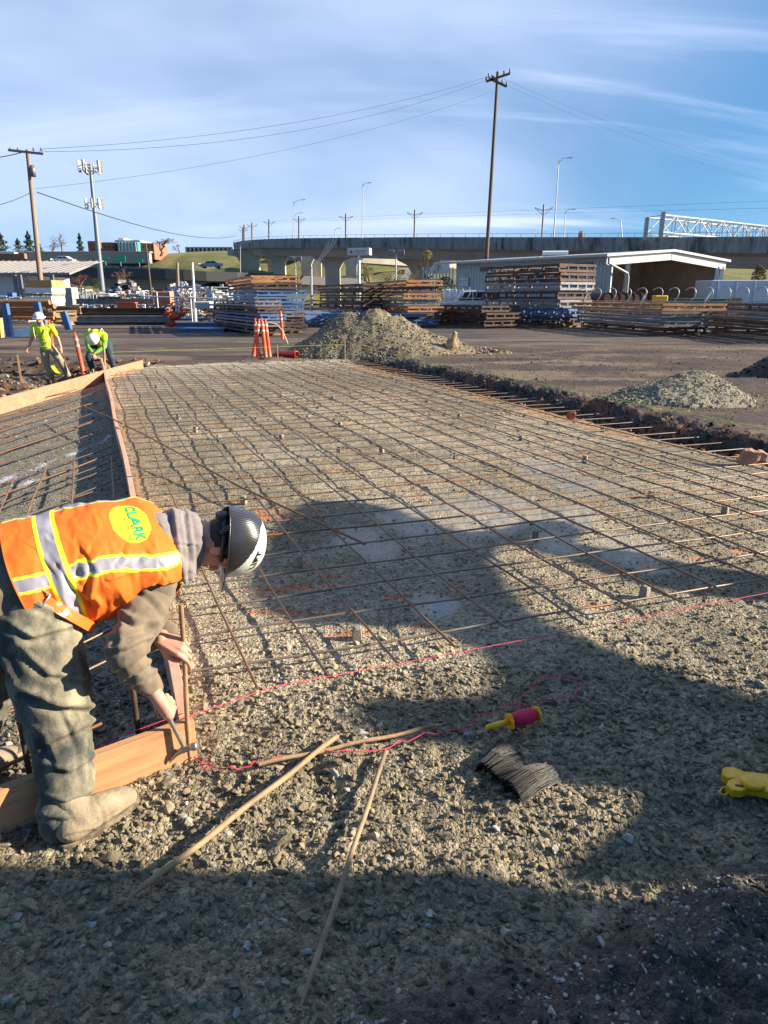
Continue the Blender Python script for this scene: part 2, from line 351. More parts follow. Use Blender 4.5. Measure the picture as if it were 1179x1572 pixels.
# ------------------------------------------------------------------ loose stones
def ico(sub):
    bm = bmesh.new(); bmesh.ops.create_icosphere(bm, subdivisions=sub, radius=1); V = np.array([v.co[:] for v in bm.verts]); Fc = np.array([[v.index for v in f.verts] for f in bm.faces]); bm.free(); return V, Fc
def stone_shapes(sub, k, seed):
    V, Fc = ico(sub); out = []; r = np.random.RandomState(seed)
    for i in range(k):
        W = V.copy()
        for _ in range(10):                # cut flat facets like crushed rock
            d = nrm(r.normal(size=3)); c = r.uniform(.38, .78); p = W @ d; W = W - np.outer(np.maximum(p - c, 0), d)
        W = W * (1 + .16 * (r.rand(len(W), 1) - .5)); out.append(W)
    return out, Fc
def scatter(P, S, C, sub, seed, flat=.62, sink=.25):
    """one mesh of stones at P (n,3), radii S, colours C"""
    shp, Fc = stone_shapes(sub, 10, seed); r = np.random.RandomState(seed + 1); n = len(P); nv = len(shp[0])
    sh = np.array(shp)[r.randint(0, 10, n)]
    ax = np.stack([S * r.uniform(.85, 1.35, n), S * r.uniform(.7, 1.05, n), S * r.uniform(flat * .7, flat * 1.25, n)], -1)
    q = r.normal(size=(n, 4)) * np.array([1, .28, .28, 1]); q[:, 0] = np.cos(q[:, 3] * 3); q[:, 3] = np.sin(q[:, 3] * 3); q /= np.linalg.norm(q, axis=1)[:, None]
    w_, x_, y_, z_ = q.T
    M = np.stack([1 - 2 * (y_ * y_ + z_ * z_), 2 * (x_ * y_ - z_ * w_), 2 * (x_ * z_ + y_ * w_), 2 * (x_ * y_ + z_ * w_), 1 - 2 * (x_ * x_ + z_ * z_), 2 * (y_ * z_ - x_ * w_), 2 * (x_ * z_ - y_ * w_), 2 * (y_ * z_ + x_ * w_), 1 - 2 * (x_ * x_ + y_ * y_)], -1).reshape(n, 3, 3)
    V = np.einsum('nij,nvj->nvi', M, sh * ax[:, None, :]) + P[:, None, :] + np.array([0, 0, 1.]) * (S * (flat - sink * 1.6))[:, None, None]
    FF = (Fc[None] + (np.arange(n) * nv)[:, None, None]).reshape(-1, 3)
    CC = np.repeat(C, nv, axis=0)
    return V.reshape(-1, 3), FF, CC
stone_mat = mat('gravel_stone', attr='Col', rough=.85, spec=.3, var=.22, vscale=60, bump=.35, bscale=150, bdist=.004)
def stone_cols(base, n, r, light=.08):
    c = base * (.55 + .75 * r.rand(n, 1)) * (1 + .10 * (r.rand(n, 3) - .5))
    pal = np.array([[.33, .33, .31], [.30, .29, .25], [.13, .13, .125], [.36, .33, .26], [.20, .17, .13]])
    k = r.rand(n) < light; c[k] = pal[r.randint(0, 5, k.sum())] * (.85 + .3 * r.rand(k.sum(), 1)); return c
def in_board(x, y, pad=.03):
    return False
parts = []
def field(y0, y1, per, smin, smax, sub, seed, light, pw=2.2, cond=None):
    r = np.random.RandomState(seed); wmax = .60 * y1 + .7; n = int(per * (y1 - y0) * 2 * wmax)
    x = r.uniform(-wmax, wmax, n); y = r.uniform(y0, y1, n); k = np.abs(x) < .6 * y + .7; x, y = x[k], y[k]
    c, wt, dn = gcolor(x, y); k = r.rand(len(x)) < dn
    if cond is not None: k &= cond(x, y)
    x, y, c = x[k], y[k], c[k]; n = len(x)
    S = smin + (smax - smin) * r.rand(n) ** pw
    P = np.stack([x, y, height(x, y)], -1)
    V, FF, CC = scatter(P, S, stone_cols(c, n, r, light), sub, seed)
    parts.append((V, FF, CC))
field(.95, 2.9, 2700, .0045, .0195, 2, 11, .06, 2.8)
field(2.9, 5.2, 850, .007, .017, 1, 12, .10, cond=lambda x, y: ~((NA(x, y)[0] > 6.4)))
field(5.2, 9.5, 230, .008, .019, 1, 13, .12)
field(9.5, 19, 60, .010, .03, 1, 14, .12)
field(.9, 3.2, 60, .014, .030, 2, 15, .16, 1.8)
# loose stones of the dark bank: small pale chips
def chips(n, seed):
    r = np.random.RandomState(seed); x = r.uniform(-.3, 1.6, n); y = r.uniform(.9, 1.95, n); yb = np.interp(x, SOIL[:, 0], SOIL[:, 1])
    cl = fb(np.stack([x, y, 0 * x], -1), 5, 77, 3); k = (y < yb - .02) & (r.rand(n) < sst(.40, .62, cl)); x, y = x[k], y[k]; n = len(x)
    c = np.array([.42, .40, .36]) * (.30 + .8 * r.rand(n, 1)); P = np.stack([x, y, height(x, y)], -1)
    parts.append(scatter(P, .003 + .009 * r.rand(n) ** 2.5, c, 1, seed))
chips(5200, 21)
# clods in the berm and in the ditch
def clods(n, seed, fx, smin, smax, cols):
    r = np.random.RandomState(seed); x, y = fx(r, n); P = np.stack([x, y, height(x, y)], -1); C = np.array(cols)[r.randint(0, len(cols), n)] * (.7 + .6 * r.rand(n, 1))
    parts.append(scatter(P, smin + (smax - smin) * r.rand(n) ** 2, C, 1, seed, .7))
def fberm(r, n): a = r.uniform(1, 18, n); nn = 6.5 + np.abs(r.normal(0, .30, n)); p = NX[None] * nn[:, None] + AX[None] * a[:, None]; return p[:, 0], p[:, 1]
clods(3600, 31, fberm, .008, .036, [[.028, .025, .022], [.035, .03, .026], [.022, .02, .019], [.07, .045, .03], [.16, .14, .12]])
def fred(r, n): a = r.uniform(4, 15, n); nn = 6.42 + r.uniform(0, .22, n); p = NX[None] * nn[:, None] + AX[None] * a[:, None]; return p[:, 0], p[:, 1]
clods(380, 32, fred, .015, .06, [[.30, .09, .045], [.22, .08, .05], [.32, .16, .09]])
clods(1500, 33, lambda r, n: (r.uniform(-12.5, -6.2, n), r.uniform(11, 19.6, n)), .03, .13, [[.10, .055, .03], [.07, .05, .035], [.24, .21, .17], [.16, .09, .05]])
clods(2600, 34, lambda r, n: (r.uniform(-2, 14, n), r.uniform(9, 24, n)), .008, .035, [[.20, .15, .09], [.10, .08, .06], [.30, .26, .2]])
V = np.concatenate([p[0] for p in parts]); off = np.cumsum([0] + [len(p[0]) for p in parts[:-1]])
FF = np.concatenate([p[1] + o for p, o in zip(parts, off)]); CC = np.concatenate([p[2] for p in parts])
me = mesh_np('loose_gravel', V, FF, False); vcol(me, CC)
tag(link('loose_gravel', me, stone_mat), 'loose crushed gravel stones and soil clods lying over the whole site ground', 'gravel', kind='stuff')
# ================================================================== THE SITE
WOOD = mat('fresh_lumber', (.52, .255, .12), .65, var=.22, vscale=3, stretch=(1, 14, 14), bump=.15, bscale=18, dirt=(.30, .16, .08), dscale=4, dlo=.52, dhi=.75)
WOODP = mat('pink_lumber', (.60, .33, .215), .65, var=.18, vscale=2, stretch=(6, 6, 14), bump=.15, bscale=18, dirt=(.33, .26, .18), dscale=3, dlo=.5, dhi=.7)
STAKE = mat('stake_wood', (.33, .21, .11), .7, var=.25, vscale=12, stretch=(1, 1, 1), bump=.25, bscale=40, dirt=(.20, .14, .085), dscale=9, dlo=.5, dhi=.7)
REB = mat('rebar_steel', (.12, .10, .085), .4, .5, var=.3, vscale=9, dirt=(.23, .095, .035), dscale=2.2, dlo=.46, dhi=.6, bump=.4, bscale=190, bdist=.002)
REBR = mat('rusty_rebar', (.21, .10, .045), .6, .25, var=.3, vscale=9, dirt=(.15, .10, .07), dscale=3, dlo=.5, dhi=.65, bump=.4, bscale=190, bdist=.002)
REB_LIT = mat('sunlit_rebar', (.22, .18, .142), .40, .45, var=.25, vscale=7, dirt=(.26, .13, .06), dscale=1.6, dlo=.5, dhi=.62, bump=.4, bscale=190, bdist=.002)  # paler base colour paints reflected sun onto the crosswise bars
CONC = mat('concrete', (.34, .33, .31), .85, var=.2, vscale=8, bump=.3, bscale=60)
CONCB = mat('spacer_concrete', (.27, .245, .20), .9, var=.2, vscale=40, bump=.4, bscale=120)
PINK = mat('pink_line', (.60, .05, .10), .7); GRN = mat('green_line', (.35, .55, .08), .6)
def H(x, y): return float(height(np.array([x]), np.array([y]))[0])
# ---- form boards
def board(name, p, q, th, inner, label, m, z0=-.03, z1=BH, group=None, cat='form board'):
    p = np.array(p); q = np.array(q); d = nrm(q - p); L = np.linalg.norm(q - p); nn = np.array([-d[1], d[0]]) * inner
    o = empty(name, (p[0], p[1], 0), math.atan2(d[1], d[0]), label, cat, group)
    mb = MB(); k = max(2, int(L / .4)); r = random.Random(name + str(L)); V = []
    for i in range(k + 1):
        x = L * i / k; wv = .008 * math.sin(x * 1.3 + L) * min(1, i) * min(1, k - i)
        V += [(x, wv, z0), (x, wv + th * inner, z0), (x, wv + th * inner, z1), (x, wv, z1)]
    Fc = [(0, 1, 2, 3), (4 * k + 3, 4 * k + 2, 4 * k + 1, 4 * k)]
    for i in range(k):
        for j in range(4): Fc.append((4 * i + j, 4 * (i + 1) + j, 4 * (i + 1) + (j + 1) % 4, 4 * i + (j + 1) % 4))
    mb.add(V, Fc); mb.build('plank', m, o, bevel=.003)
    return o, d, nn, L
fb_end = C0 + FBD * 3.4
o, d_, n_, L_ = board('form_board', C0, fb_end, .038, -1 if np.cross(np.append(FBD, 0), np.append(AX, 0))[2] < 0 else 1, 'short orange pine form board running past the near worker\'s boot to the corner', WOOD)
P1 = C0 + AX * .02 + NX * .0
lb0 = C0 - NX * .012 + AX * .045; lb1 = lb0 + AX * np.linalg.norm(CFAR - C0)
o2, d2, n2, L2 = board('form_board', lb0, lb1, .042, 1, 'long straight pink form board dividing the two rebar slabs', WOODP)
for a_ in (3.9, 6.3, 8.8, 11.4, 14.2):                 # kicker stakes on the slab side of the long board
    p = lb0 + AX * (a_ - 2.4) + NX * .03
    MB().box((0, 0, 0), (.04, .022, .34), 0).build('nailer', STAKE, o2, loc=(a_ - 2.4, -.045, .06))
fa = g(218, 566)[:2]; fbn = np.array([-5.93, 9.0])
o3, d3, n3, L3 = board('form_board', fa, fbn, .04, 1, 'form board along the far left edge in front of the two hard-hatted workers', mat('far_lumber', (.42, .20, .115), .7, var=.2, vscale=2, stretch=(6, 6, 14)), z1=.21)
MB().box((0, 0, 0), (.05, .03, .36)).build('nailer', STAKE, o3, loc=(abs(fa[1] - 14.3), -.03, .10))
# ---- stakes
def stake(p, top, r, label, cat='stake', zb=-.1, lean=.03):
    o = empty('wooden_stake', (p[0], p[1], 0), 0, label, cat); mb = MB(); n = 12
    mb.tube([(r * .15 * math.sin(i * .9) + lean * i / n, 0, zb + (top - zb) * i / n) for i in range(n + 1)], [r * (1 + .05 * math.sin(i * 2.3)) for i in range(n + 1)], 10)
    mb.build('shaft', STAKE, o); return o
SP = g(290, 1168)[:2] + np.array([0.0, -.003]); 
st_o = stake(SP, .66, .0088, 'round wooden stake held upright by the near worker at the board corner')
def nstake(px, py, top, label, rr=.014, z=0):
    p = g(px, py, z)[:2]; o = empty('grade_stake', (p[0], p[1], 0), 0, label, 'stake'); MB().box((0, 0, top / 2 - .05), (rr * 2, rr * 1.2, top + .1), .3).build('shaft', STAKE, o, bevel=.002)
nstake(530, 556, .62, 'thin grade stake standing in front of the large gravel mound'); nstake(427, 558, .5, 'short grade stake beside the red pipe at the slab end')
nstake(33, 588, .5, 'thin stake standing in the ditch at the left edge', .02, -.1)
# ---- rebar of the large slab
def rebar(p, q, r, z0, amp, m, label, group, seed, ends=0.0, z1=None):
    p = np.array(p); q = np.array(q); L = np.linalg.norm(q - p); k = max(6, int(L / .35)); d = nrm(q - p); nn = np.array([-d[1], d[0]]); z1 = z0 if z1 is None else z1
    rr = random.Random(seed); ph = [rr.uniform(0, 6.3) for _ in range(4)]; pts = []
    for i in range(k + 1):
        t = L * i / k; off = amp * (math.sin(t * .9 + ph[0]) + .5 * math.sin(t * 2.1 + ph[1])); zz = amp * .8 * (math.sin(t * 1.7 + ph[2]) + .6 * math.sin(t * 3.9 + ph[3]))
        pts.append((d[0] * t + nn[0] * off, d[1] * t + nn[1] * off, z0 + (z1 - z0) * i / k + zz))
    mb = MB(); mb.tube(pts, r, 7); o = mb.build('rebar', m, loc=(p[0], p[1], 0)); return tag(o, label, 'rebar', group)
rr_ = random.Random(3)
long_N = [.47, .80, 1.12, 1.45, 1.79, 2.17, 2.52, 2.86, 3.19] + [3.53 + .345 * i for i in range(8)]
for i, n in enumerate(long_N):
    a0 = 2.6 + rr_.uniform(-.05, .08) if i < 9 else 1.9 + .1 * i * 0 - .4 * (i - 9)
    rebar(na(n, a0)[:2], na(n + rr_.uniform(-.06, .06), 17.6 + rr_.uniform(-.3, .2))[:2], .0068, .088, .009, REBR if i in (0, 3, 7) else REB,
          'long brown reinforcing bar running away down the large slab, laid over the crosswise bars', 'lengthwise rebar of the large slab', i)
a_ = 2.87; i = 0
while a_ < 17.5:
    az = np.interp(a_, [2.8, 4, 7, 17], [71.5, 70.5, 74, 72]); dd = np.array([math.sin(R(az)), math.cos(R(az))])
    p = na(.24 + rr_.uniform(0, .12) * (i % 3 > 0), a_)[:2]; L = (6.5 + rr_.uniform(-.12, .14)) / float(dd @ NX); L = min(L, 7.2)
    q = p + dd * L; q = q - AX * (q @ AX - a_) * sst(5, 9, np.array(a_)) * .55
    rebar(p, q, .0068, .074, .007, REBR if rr_.random() < .12 else REB_LIT, 'crosswise reinforcing bar of the large slab, tied below the lengthwise bars', 'crosswise rebar of the large slab', 50 + i)
    a_ += .335 + rr_.uniform(-.02, .02); i += 1
# ---- rebar of the left slab
a_ = 2.66; i = 0
while a_ < 16.6:
    az = np.interp(a_, [2.5, 3.4, 5.5, 7.5, 11, 17], [46, 34, 17.5, 13.5, 6, 1.5]); dd = -np.array([math.sin(R(az)), math.cos(R(az))])
    p = na(.10 - (rr_.choice([.02, .1, .25, .5])), a_)[:2]; p = p + dd * 0
    L = 7.0; pts_ok = .4
    while pts_ok < L:
        q = p + dd * pts_ok; rel = q - C0; sd_ = rel[0] * (-FBD[1]) + rel[1] * FBD[0]
        side = (rel @ np.array([-FBD[1], FBD[0]])) * (1 if (AX @ np.array([-FBD[1], FBD[0]])) > 0 else -1)
        if side < .12 or q[0] < -5.85: break
        pts_ok += .1
    if pts_ok > .5:
        rebar(p, p + dd * pts_ok, .0072, .045, .010, REB if i % 5 else REBR, 'dark wet reinforcing bar of the left slab, ending at the long dividing board', 'rebar of the left slab', 200 + i)
    a_ += np.interp(a_, [2.5, 6, 12], [.30, .40, .45]) * (1 + rr_.uniform(-.12, .12)); i += 1
for k, (a, c, z) in enumerate([((43, 795), (72, 718), .02), ((110, 790), (113, 705), .02), ((172, 800), (172, 700), .02), ((0, 775), (22, 735), .02)]):
    p = g(*a, .09)[:2]; q = g(*c, .09)[:2]; d = nrm(p - q)
    lab = ['rusty bar bent diagonally over the left slab bars', 'rusty bar standing proud in the middle of the left slab', 'curved rusty bar in the shade beside the dividing board', 'rusty bar at the left edge of the photograph on the left slab'][k]
    tag(rebar(q, p + d * .35, .008, .085, .012, REBR, lab, None, 300 + k), lab, 'rebar')
# long loose bar lying across the board
p = g(125, 622, .22); q = g(370, 748, .12); r_ = g(560, 835, .10); mb = MB()
mb.tube([p, p + (q - p) * .25 + [0, 0, .03], p + (q - p) * .55 + [0, 0, .035], q, q + (r_ - q) * .5, r_], .009, 8)
tag(mb.build('loose_rebar', REBR, world=True, loc=(p[0], p[1], 0)), 'long loose bar lying diagonally across the dividing board onto the mesh', 'rebar')
# dowels sticking up near the front board
for (b0, t0, lab) in [((214, 1138), (207, 1062), 'short steel pin standing inside the corner left of the hammer'), ((48, 1200), (52, 1168), 'short steel pin standing by the near worker\'s knee behind the front board')]:
    p = g(*b0)[:2]; o = empty('steel_pin', (p[0], p[1], 0), 0, lab, 'steel pin'); MB().tube([(0, 0, -.1), (0, 0, .26)], .011, 10).build('shaft', REB, o)
# spacer blocks
blk = None
for k, (px, py) in enumerate([(150, 272), (548, 974), (458, 862), (990, 910), (822, 822), (374, 768), (336, 672), (300, 660), (274, 640), (328, 610), (433, 608), (470, 626), (522, 652), (638, 552), (511, 611), (586, 692), (800, 672), (898, 705), (1113, 784), (588, 600), (705, 638), (520, 690), (765, 720), (432, 672), (480, 578), (360, 563), (512, 566), (240, 594), (700, 700), (1000, 760), (925, 660), (640, 600)]):
    if k == 0: continue
    p = g(px, py, .03)
    if k == 1:
        b0_ = bmesh.new(); bmesh.ops.create_cube(b0_, size=1); me = bpy.data.meshes.new('spacer_block'); 
        for v in b0_.verts: v.co = (v.co.x * .052 * (1 - .12 * (v.co.z > 0)), v.co.y * .052 * (1 - .12 * (v.co.z > 0)), v.co.z * .075)
        bmesh.ops.bevel(b0_, geom=b0_.edges[:], offset=.005, segments=1, affect='EDGES'); b0_.to_mesh(me); b0_.free(); me.materials.append(CONCB)
        blk = me
    o = bpy.data.objects.new('spacer_block', blk); COL.objects.link(o); o.location = (p[0], p[1], .034); o.rotation_euler = (0, 0, rr_.uniform(0, 1.5))
    tag(o, 'small grey concrete spacer block holding the rebar grid off the gravel', 'spacer block', 'concrete spacer blocks under the rebar')
# ---- lines
def line(name, pts, r, m, label, cat='string'):
    mb = MB(); mb.tube(pts, r, 6); o = mb.build(name, m, world=True, loc=tuple(pts[0])); return tag(o, label, cat)
fr = [g(1500, 858, .12), g(1179, 910, .11), g(890, 966, .09), g(600, 1021, .10), g(420, 1054, .14), (SP[0] + .012, SP[1] - .012, .205)]
fr2 = [(SP[0] - .008, SP[1] + .012, .205), g(153, 1142, .14), g(48, 1193, .12), g(-60, 1240, .12)]
line('string_line', fr, .0019, PINK, 'taut pink string stretched across the front of the slab to the corner stake')
line('string_line', fr2, .0019, PINK, 'taut pink string running left from the corner stake behind the front board')
line('string_line', [tuple(na(6.62, 19.0, .40)), tuple(na(6.56, 10, .37)), tuple(na(6.50, 4.5, .36)), tuple(na(6.46, 1.0, .36))], .005, GRN, 'taut green string above the dark soil edge of the slab')
line('string_line', [tuple(na(6.62, 19.0, .40)), tuple(na(3.5, 19.2, .36)), tuple(na(.4, 19.0, .36))], .004, GRN, 'taut green string crossing the far end of the slab')
def squig(px, z=.03, seed=1, amp=.012):
    r = random.Random(seed); P = [g(*q, z) for q in px]; out = []
    for i in range(len(P) - 1):
        for k in range(6):
            t = k / 6; p = P[i] * (1 - t) + P[i + 1] * t; p = p + np.array([r.uniform(-amp, amp), r.uniform(-amp, amp), 0]); p[2] = H(p[0], p[1]) + .024 + r.uniform(0, .006); out.append(p)
    p = P[-1].copy(); p[2] = H(p[0], p[1]) + .022; out.append(p); return out
line('loose_string', squig([(298, 1162), (318, 1178), (305, 1166), (345, 1184), (400, 1174), (470, 1158), (560, 1155), (640, 1132), (700, 1118), (762, 1093), (800, 1066), (830, 1042), (862, 1034)], seed=2), .0025, PINK, 'loose pink string wandering over the gravel from the corner stake')
line('loose_string', squig([(862, 1034), (895, 1042), (880, 1060), (845, 1072), (800, 1080), (790, 1086), (800, 1100)], seed=3, amp=.008), .0025, PINK, 'loose end of pink string leading back to the pink spool')
# ---- stakes lying on the gravel
def lying(p, q, r, label, m=STAKE):
    a = g(*p); b_ = g(*q); k = 14; pts = []
    for i in range(k + 1):
        t = i / k; x, y = (a + (b_ - a) * t)[:2]; pts.append((x, y, 0))
    za = max(H(*pts[0][:2]), H(*pts[3][:2])) + .022 + r; zb = max(H(*pts[-1][:2]), H(*pts[-4][:2])) + .022 + r
    pts = [(x, y, za + (zb - za) * i / k + .004 * math.sin(i * 1.1)) for i, (x, y, _) in enumerate(pts)]
    o = empty('wooden_stake', pts[0], 0, label, 'stake'); mb = MB(); mb.tube(pts, [r * (.35 if i == k else .8 if i == k - 1 else 1 + .06 * math.sin(i * 1.7)) for i in range(k + 1)], 10)
    mb.build('shaft', m, o, world=True); return o
lying((398, 1188), (682, 1121), .0082, 'wooden stake lying nearly level with pink string beside it')
lying((518, 1143), (196, 1402), .0102, 'long wooden stake lying diagonally on the gravel, the leftmost loose one')
lying((592, 1165), (462, 1566), .0088, 'half shaded wooden stake lying upright in the picture foreground', mat('old_stake_wood', (.27, .20, .12), .75, var=.25, vscale=12, bump=.3, bscale=40, dirt=(.12, .095, .07), dscale=5, dlo=.45, dhi=.65))
# ---- spool of pink line
YP = mat('yellow_plastic', (.80, .42, .008), .40, var=.15, vscale=30, dirt=(.30, .22, .08), dscale=22, dlo=.58, dhi=.72); PK = mat('pink_twine', (.85, .012, .10), .6, bump=.8, bscale=1, stretch=(1, 1, 1))
t = PK.node_tree; wv = t.nodes.new('ShaderNodeTexWave'); wv.inputs['Scale'].default_value = 130; wv.inputs['Distortion'].default_value = 3; wv.inputs['Detail'].default_value = 2
t.links.new([n for n in t.nodes if n.type == 'TEX_COORD'][0].outputs['Object'], wv.inputs[0])
for n in t.nodes:
    if n.type == 'BUMP': t.links.new(wv.outputs[1], n.inputs['Height']); n.inputs['Distance'].default_value = .002; n.inputs['Strength'].default_value = 1
p = g(748, 1122, .05); q = g(828, 1100, .05); ax_ = nrm(q - p); zc = H(p[0], p[1]) + .055
sx = nrm(np.cross(ax_, [0, 0, 1])); o = empty('string_spool', (p[0], p[1], zc), 0, 'spool of bright pink line with a yellow plastic handle on the gravel', 'string spool')
fr_ = (sx, np.cross(ax_, sx), ax_); Lh = np.linalg.norm(q - p)
MB().lathe((0, 0, 0), [(0, Lh * .42), (.022, Lh * .43), (.029, Lh * .50), (.032, Lh * .66), (.030, Lh * .82), (.022, Lh * .91), (0, Lh * .92)], 28, ax=fr_).build('twine', PK, o)
MB().lathe((0, 0, 0), [(0, -.005), (.009, -.004), (.011, .01), (.0125, Lh * .2), (.011, Lh * .4), (0, Lh * .4)], 14, ax=fr_).build('handle', YP, o)
for s_, nm in ((.405, 'flange'), (.93, 'flange')):
    mb = MB(); poly = [(.038 * math.cos(R(a) + .3) * (1.0 if a % 90 == 0 else .85), .038 * math.sin(R(a) + .3) * (1.0 if a % 90 == 0 else .85)) for a in range(0, 360, 45)]
    mb.prism(poly, Lh * s_, Lh * s_ + .006, f=lambda a, b, h: sx * a + fr_[1] * b + ax_ * h); mb.build(nm, YP, o, bevel=.0015)
MB().lathe((0, 0, 0), [(.008, Lh * .93), (.008, Lh * 1.02), (0, Lh * 1.02)], 12, ax=fr_).build('end_knob', YP, o)
# ---- bundle of black tie wires, twisted in the middle
TW = mat('tie_wire', (.010, .009, .009), .45, .0, var=.4, vscale=60, dirt=(.10, .05, .03), dscale=30, dlo=.64, dhi=.72)
o = empty('tie_wire_bundle', tuple(g(790, 1190)), 0, 'bundle of short black tie wires fanned out and pinched in the middle', 'wire bundle'); r = random.Random(4)
def bundle(e0, e1, off, n, nm):
    A0, A1 = g(*e0, .03), g(*e1, .03); mb = MB()      # spine of the half bundle from e0 to e1; wires lie across it
    for i in range(n):
        t = r.random(); c = A0 * (1 - t) + A1 * t; lay = r.random(); d = np.array(off(t)); d = d + np.array([r.uniform(-.014, .014), r.uniform(-.014, .014), 0])
        bow = .028 * math.sin(math.pi * t) + .02; z = H(c[0], c[1]) + .018 + lay * (.018 + bow)
        p0 = c - d / 2; p1 = c + d / 2; md = c + np.array([0, 0, .010])
        mb.tube([(p0[0], p0[1], z - .006 + r.uniform(-.006, .006)), (md[0], md[1], z + .008), (p1[0], p1[1], z - .004 + r.uniform(-.006, .006))], .0011, 4, cap=False)
    mb.build(nm, TW, o, world=True)
bundle((777, 1196), (836, 1192), lambda t: (.02 + .03 * (1 - t), -.135 + .02 * t, 0), 0, 'wires') if False else None
def wires(quad, n, nm, lift):
    Q = [g(*q, .03) for q in quad]; mb = MB()      # a,b = one edge of the sheaf, d,c = the other; wires run a-b
    for i in range(n):
        t = r.random(); lay = r.random() ** .7; p0 = Q[0] * (1 - t) + Q[3] * t; p1 = Q[1] * (1 - t) + Q[2] * t; d = p1 - p0; e = r.uniform(-.06, .05), r.uniform(-.05, .06)
        p0 = p0 + d * e[0]; p1 = p1 + d * e[1]; j = np.array([r.uniform(-.004, .004), r.uniform(-.004, .004), 0]); p0 = p0 + j; p1 = p1 - j
        z = H(p0[0], p0[1]) + .014 + lay * lift * (.35 + .65 * math.sin(math.pi * (.12 + .76 * t))); md = (p0 + p1) / 2
        mb.tube([(p0[0], p0[1], z), (md[0], md[1], z + .006), (p1[0], p1[1], z + r.uniform(-.003, .003))], .00105, 4, cap=False)
    mb.build(nm, TW, o, world=True)
for nm, t0, t1 in (('wires', 0, .5), ('wires', .5, 1)):
    mb = MB()
    for i in range(330):
        t = t0 + (t1 - t0) * r.random(); lay = r.random() ** .6; cx = np.interp(t, [0, .5, 1], [748, 788, 832]); cy = np.interp(t, [0, .5, 1], [1155, 1185, 1207])
        hx_ = np.interp(t, [0, .12, .5, .55, 1], [16, 20, 19, 24, 26]) + r.uniform(-2, 2); hy_ = np.interp(t, [0, .12, .5, .55, 1], [-22, -14, -5, -10, -17]) + r.uniform(-1.5, 1.5); hx_, hy_ = hx_ * 1.08, hy_ * 1.08
        p0 = g(cx - hx_, cy - hy_, .03); p1 = g(cx + hx_, cy + hy_, .03); z = H(cx * 0 + p0[0], p0[1]) + .012 + lay * (.012 + .045 * abs(math.sin(2 * math.pi * t)) ** .8)
        md = (p0 + p1) / 2; mb.tube([(p0[0], p0[1], z - .004), (md[0], md[1], z + .007), (p1[0], p1[1], z - .004 + r.uniform(-.003, .003))], .0012, 4, cap=False)
    mb.build(nm, TW, o, world=True)
# ---- yellow tape reel at the right edge
o = empty('tape_reel', tuple(g(1150, 1205, .0)), 0, 'yellow open-reel tape measure lying on the gravel at the right edge', 'tape measure')
zr = H(*g(1150, 1205)[:2]) + .03
def PL(px, py, z): return g(px, py, z)
c = g(1157, 1198, zr + .03) - np.array(o.location)
def flatp(pts, z0, z1, nm, m_, bev=.004):
    mb = MB(); P_ = [tuple((g(*q, zr) - np.array(o.location))[:2]) for q in pts]; mb.prism(P_, z0, z1); return mb.build(nm, m_, o, bevel=bev)
flatp([(1108, 1184), (1112, 1181), (1125, 1181), (1142, 1188), (1165, 1190), (1200, 1196), (1240, 1206), (1240, 1228), (1200, 1226), (1172, 1218), (1150, 1214), (1138, 1218), (1124, 1217), (1114, 1209), (1118, 1201), (1128, 1198), (1118, 1198), (1109, 1194)][::-1], zr - .02, zr + .012, 'frame', YP)
MB().lathe((c[0], c[1], 0), [(0, zr + .012), (.040, zr + .012), (.041, zr + .028), (.034, zr + .032), (0, zr + .033)], 28).build('hub', YP, o)
flatp([(1128, 1208), (1140, 1210), (1140, 1213), (1128, 1211)][::-1], zr - .01, zr + .0135, 'slot', mat('dark_slot', (.05, .02, .01), .6), .0005)
mb = MB(); hk = [g(*q, zr - .012) - np.array(o.location) for q in [(1120, 1206), (1108, 1210), (1104, 1217), (1112, 1221), (1118, 1216)]]; mb.tube(hk, .003, 8); mb.build('hook', YP, o)
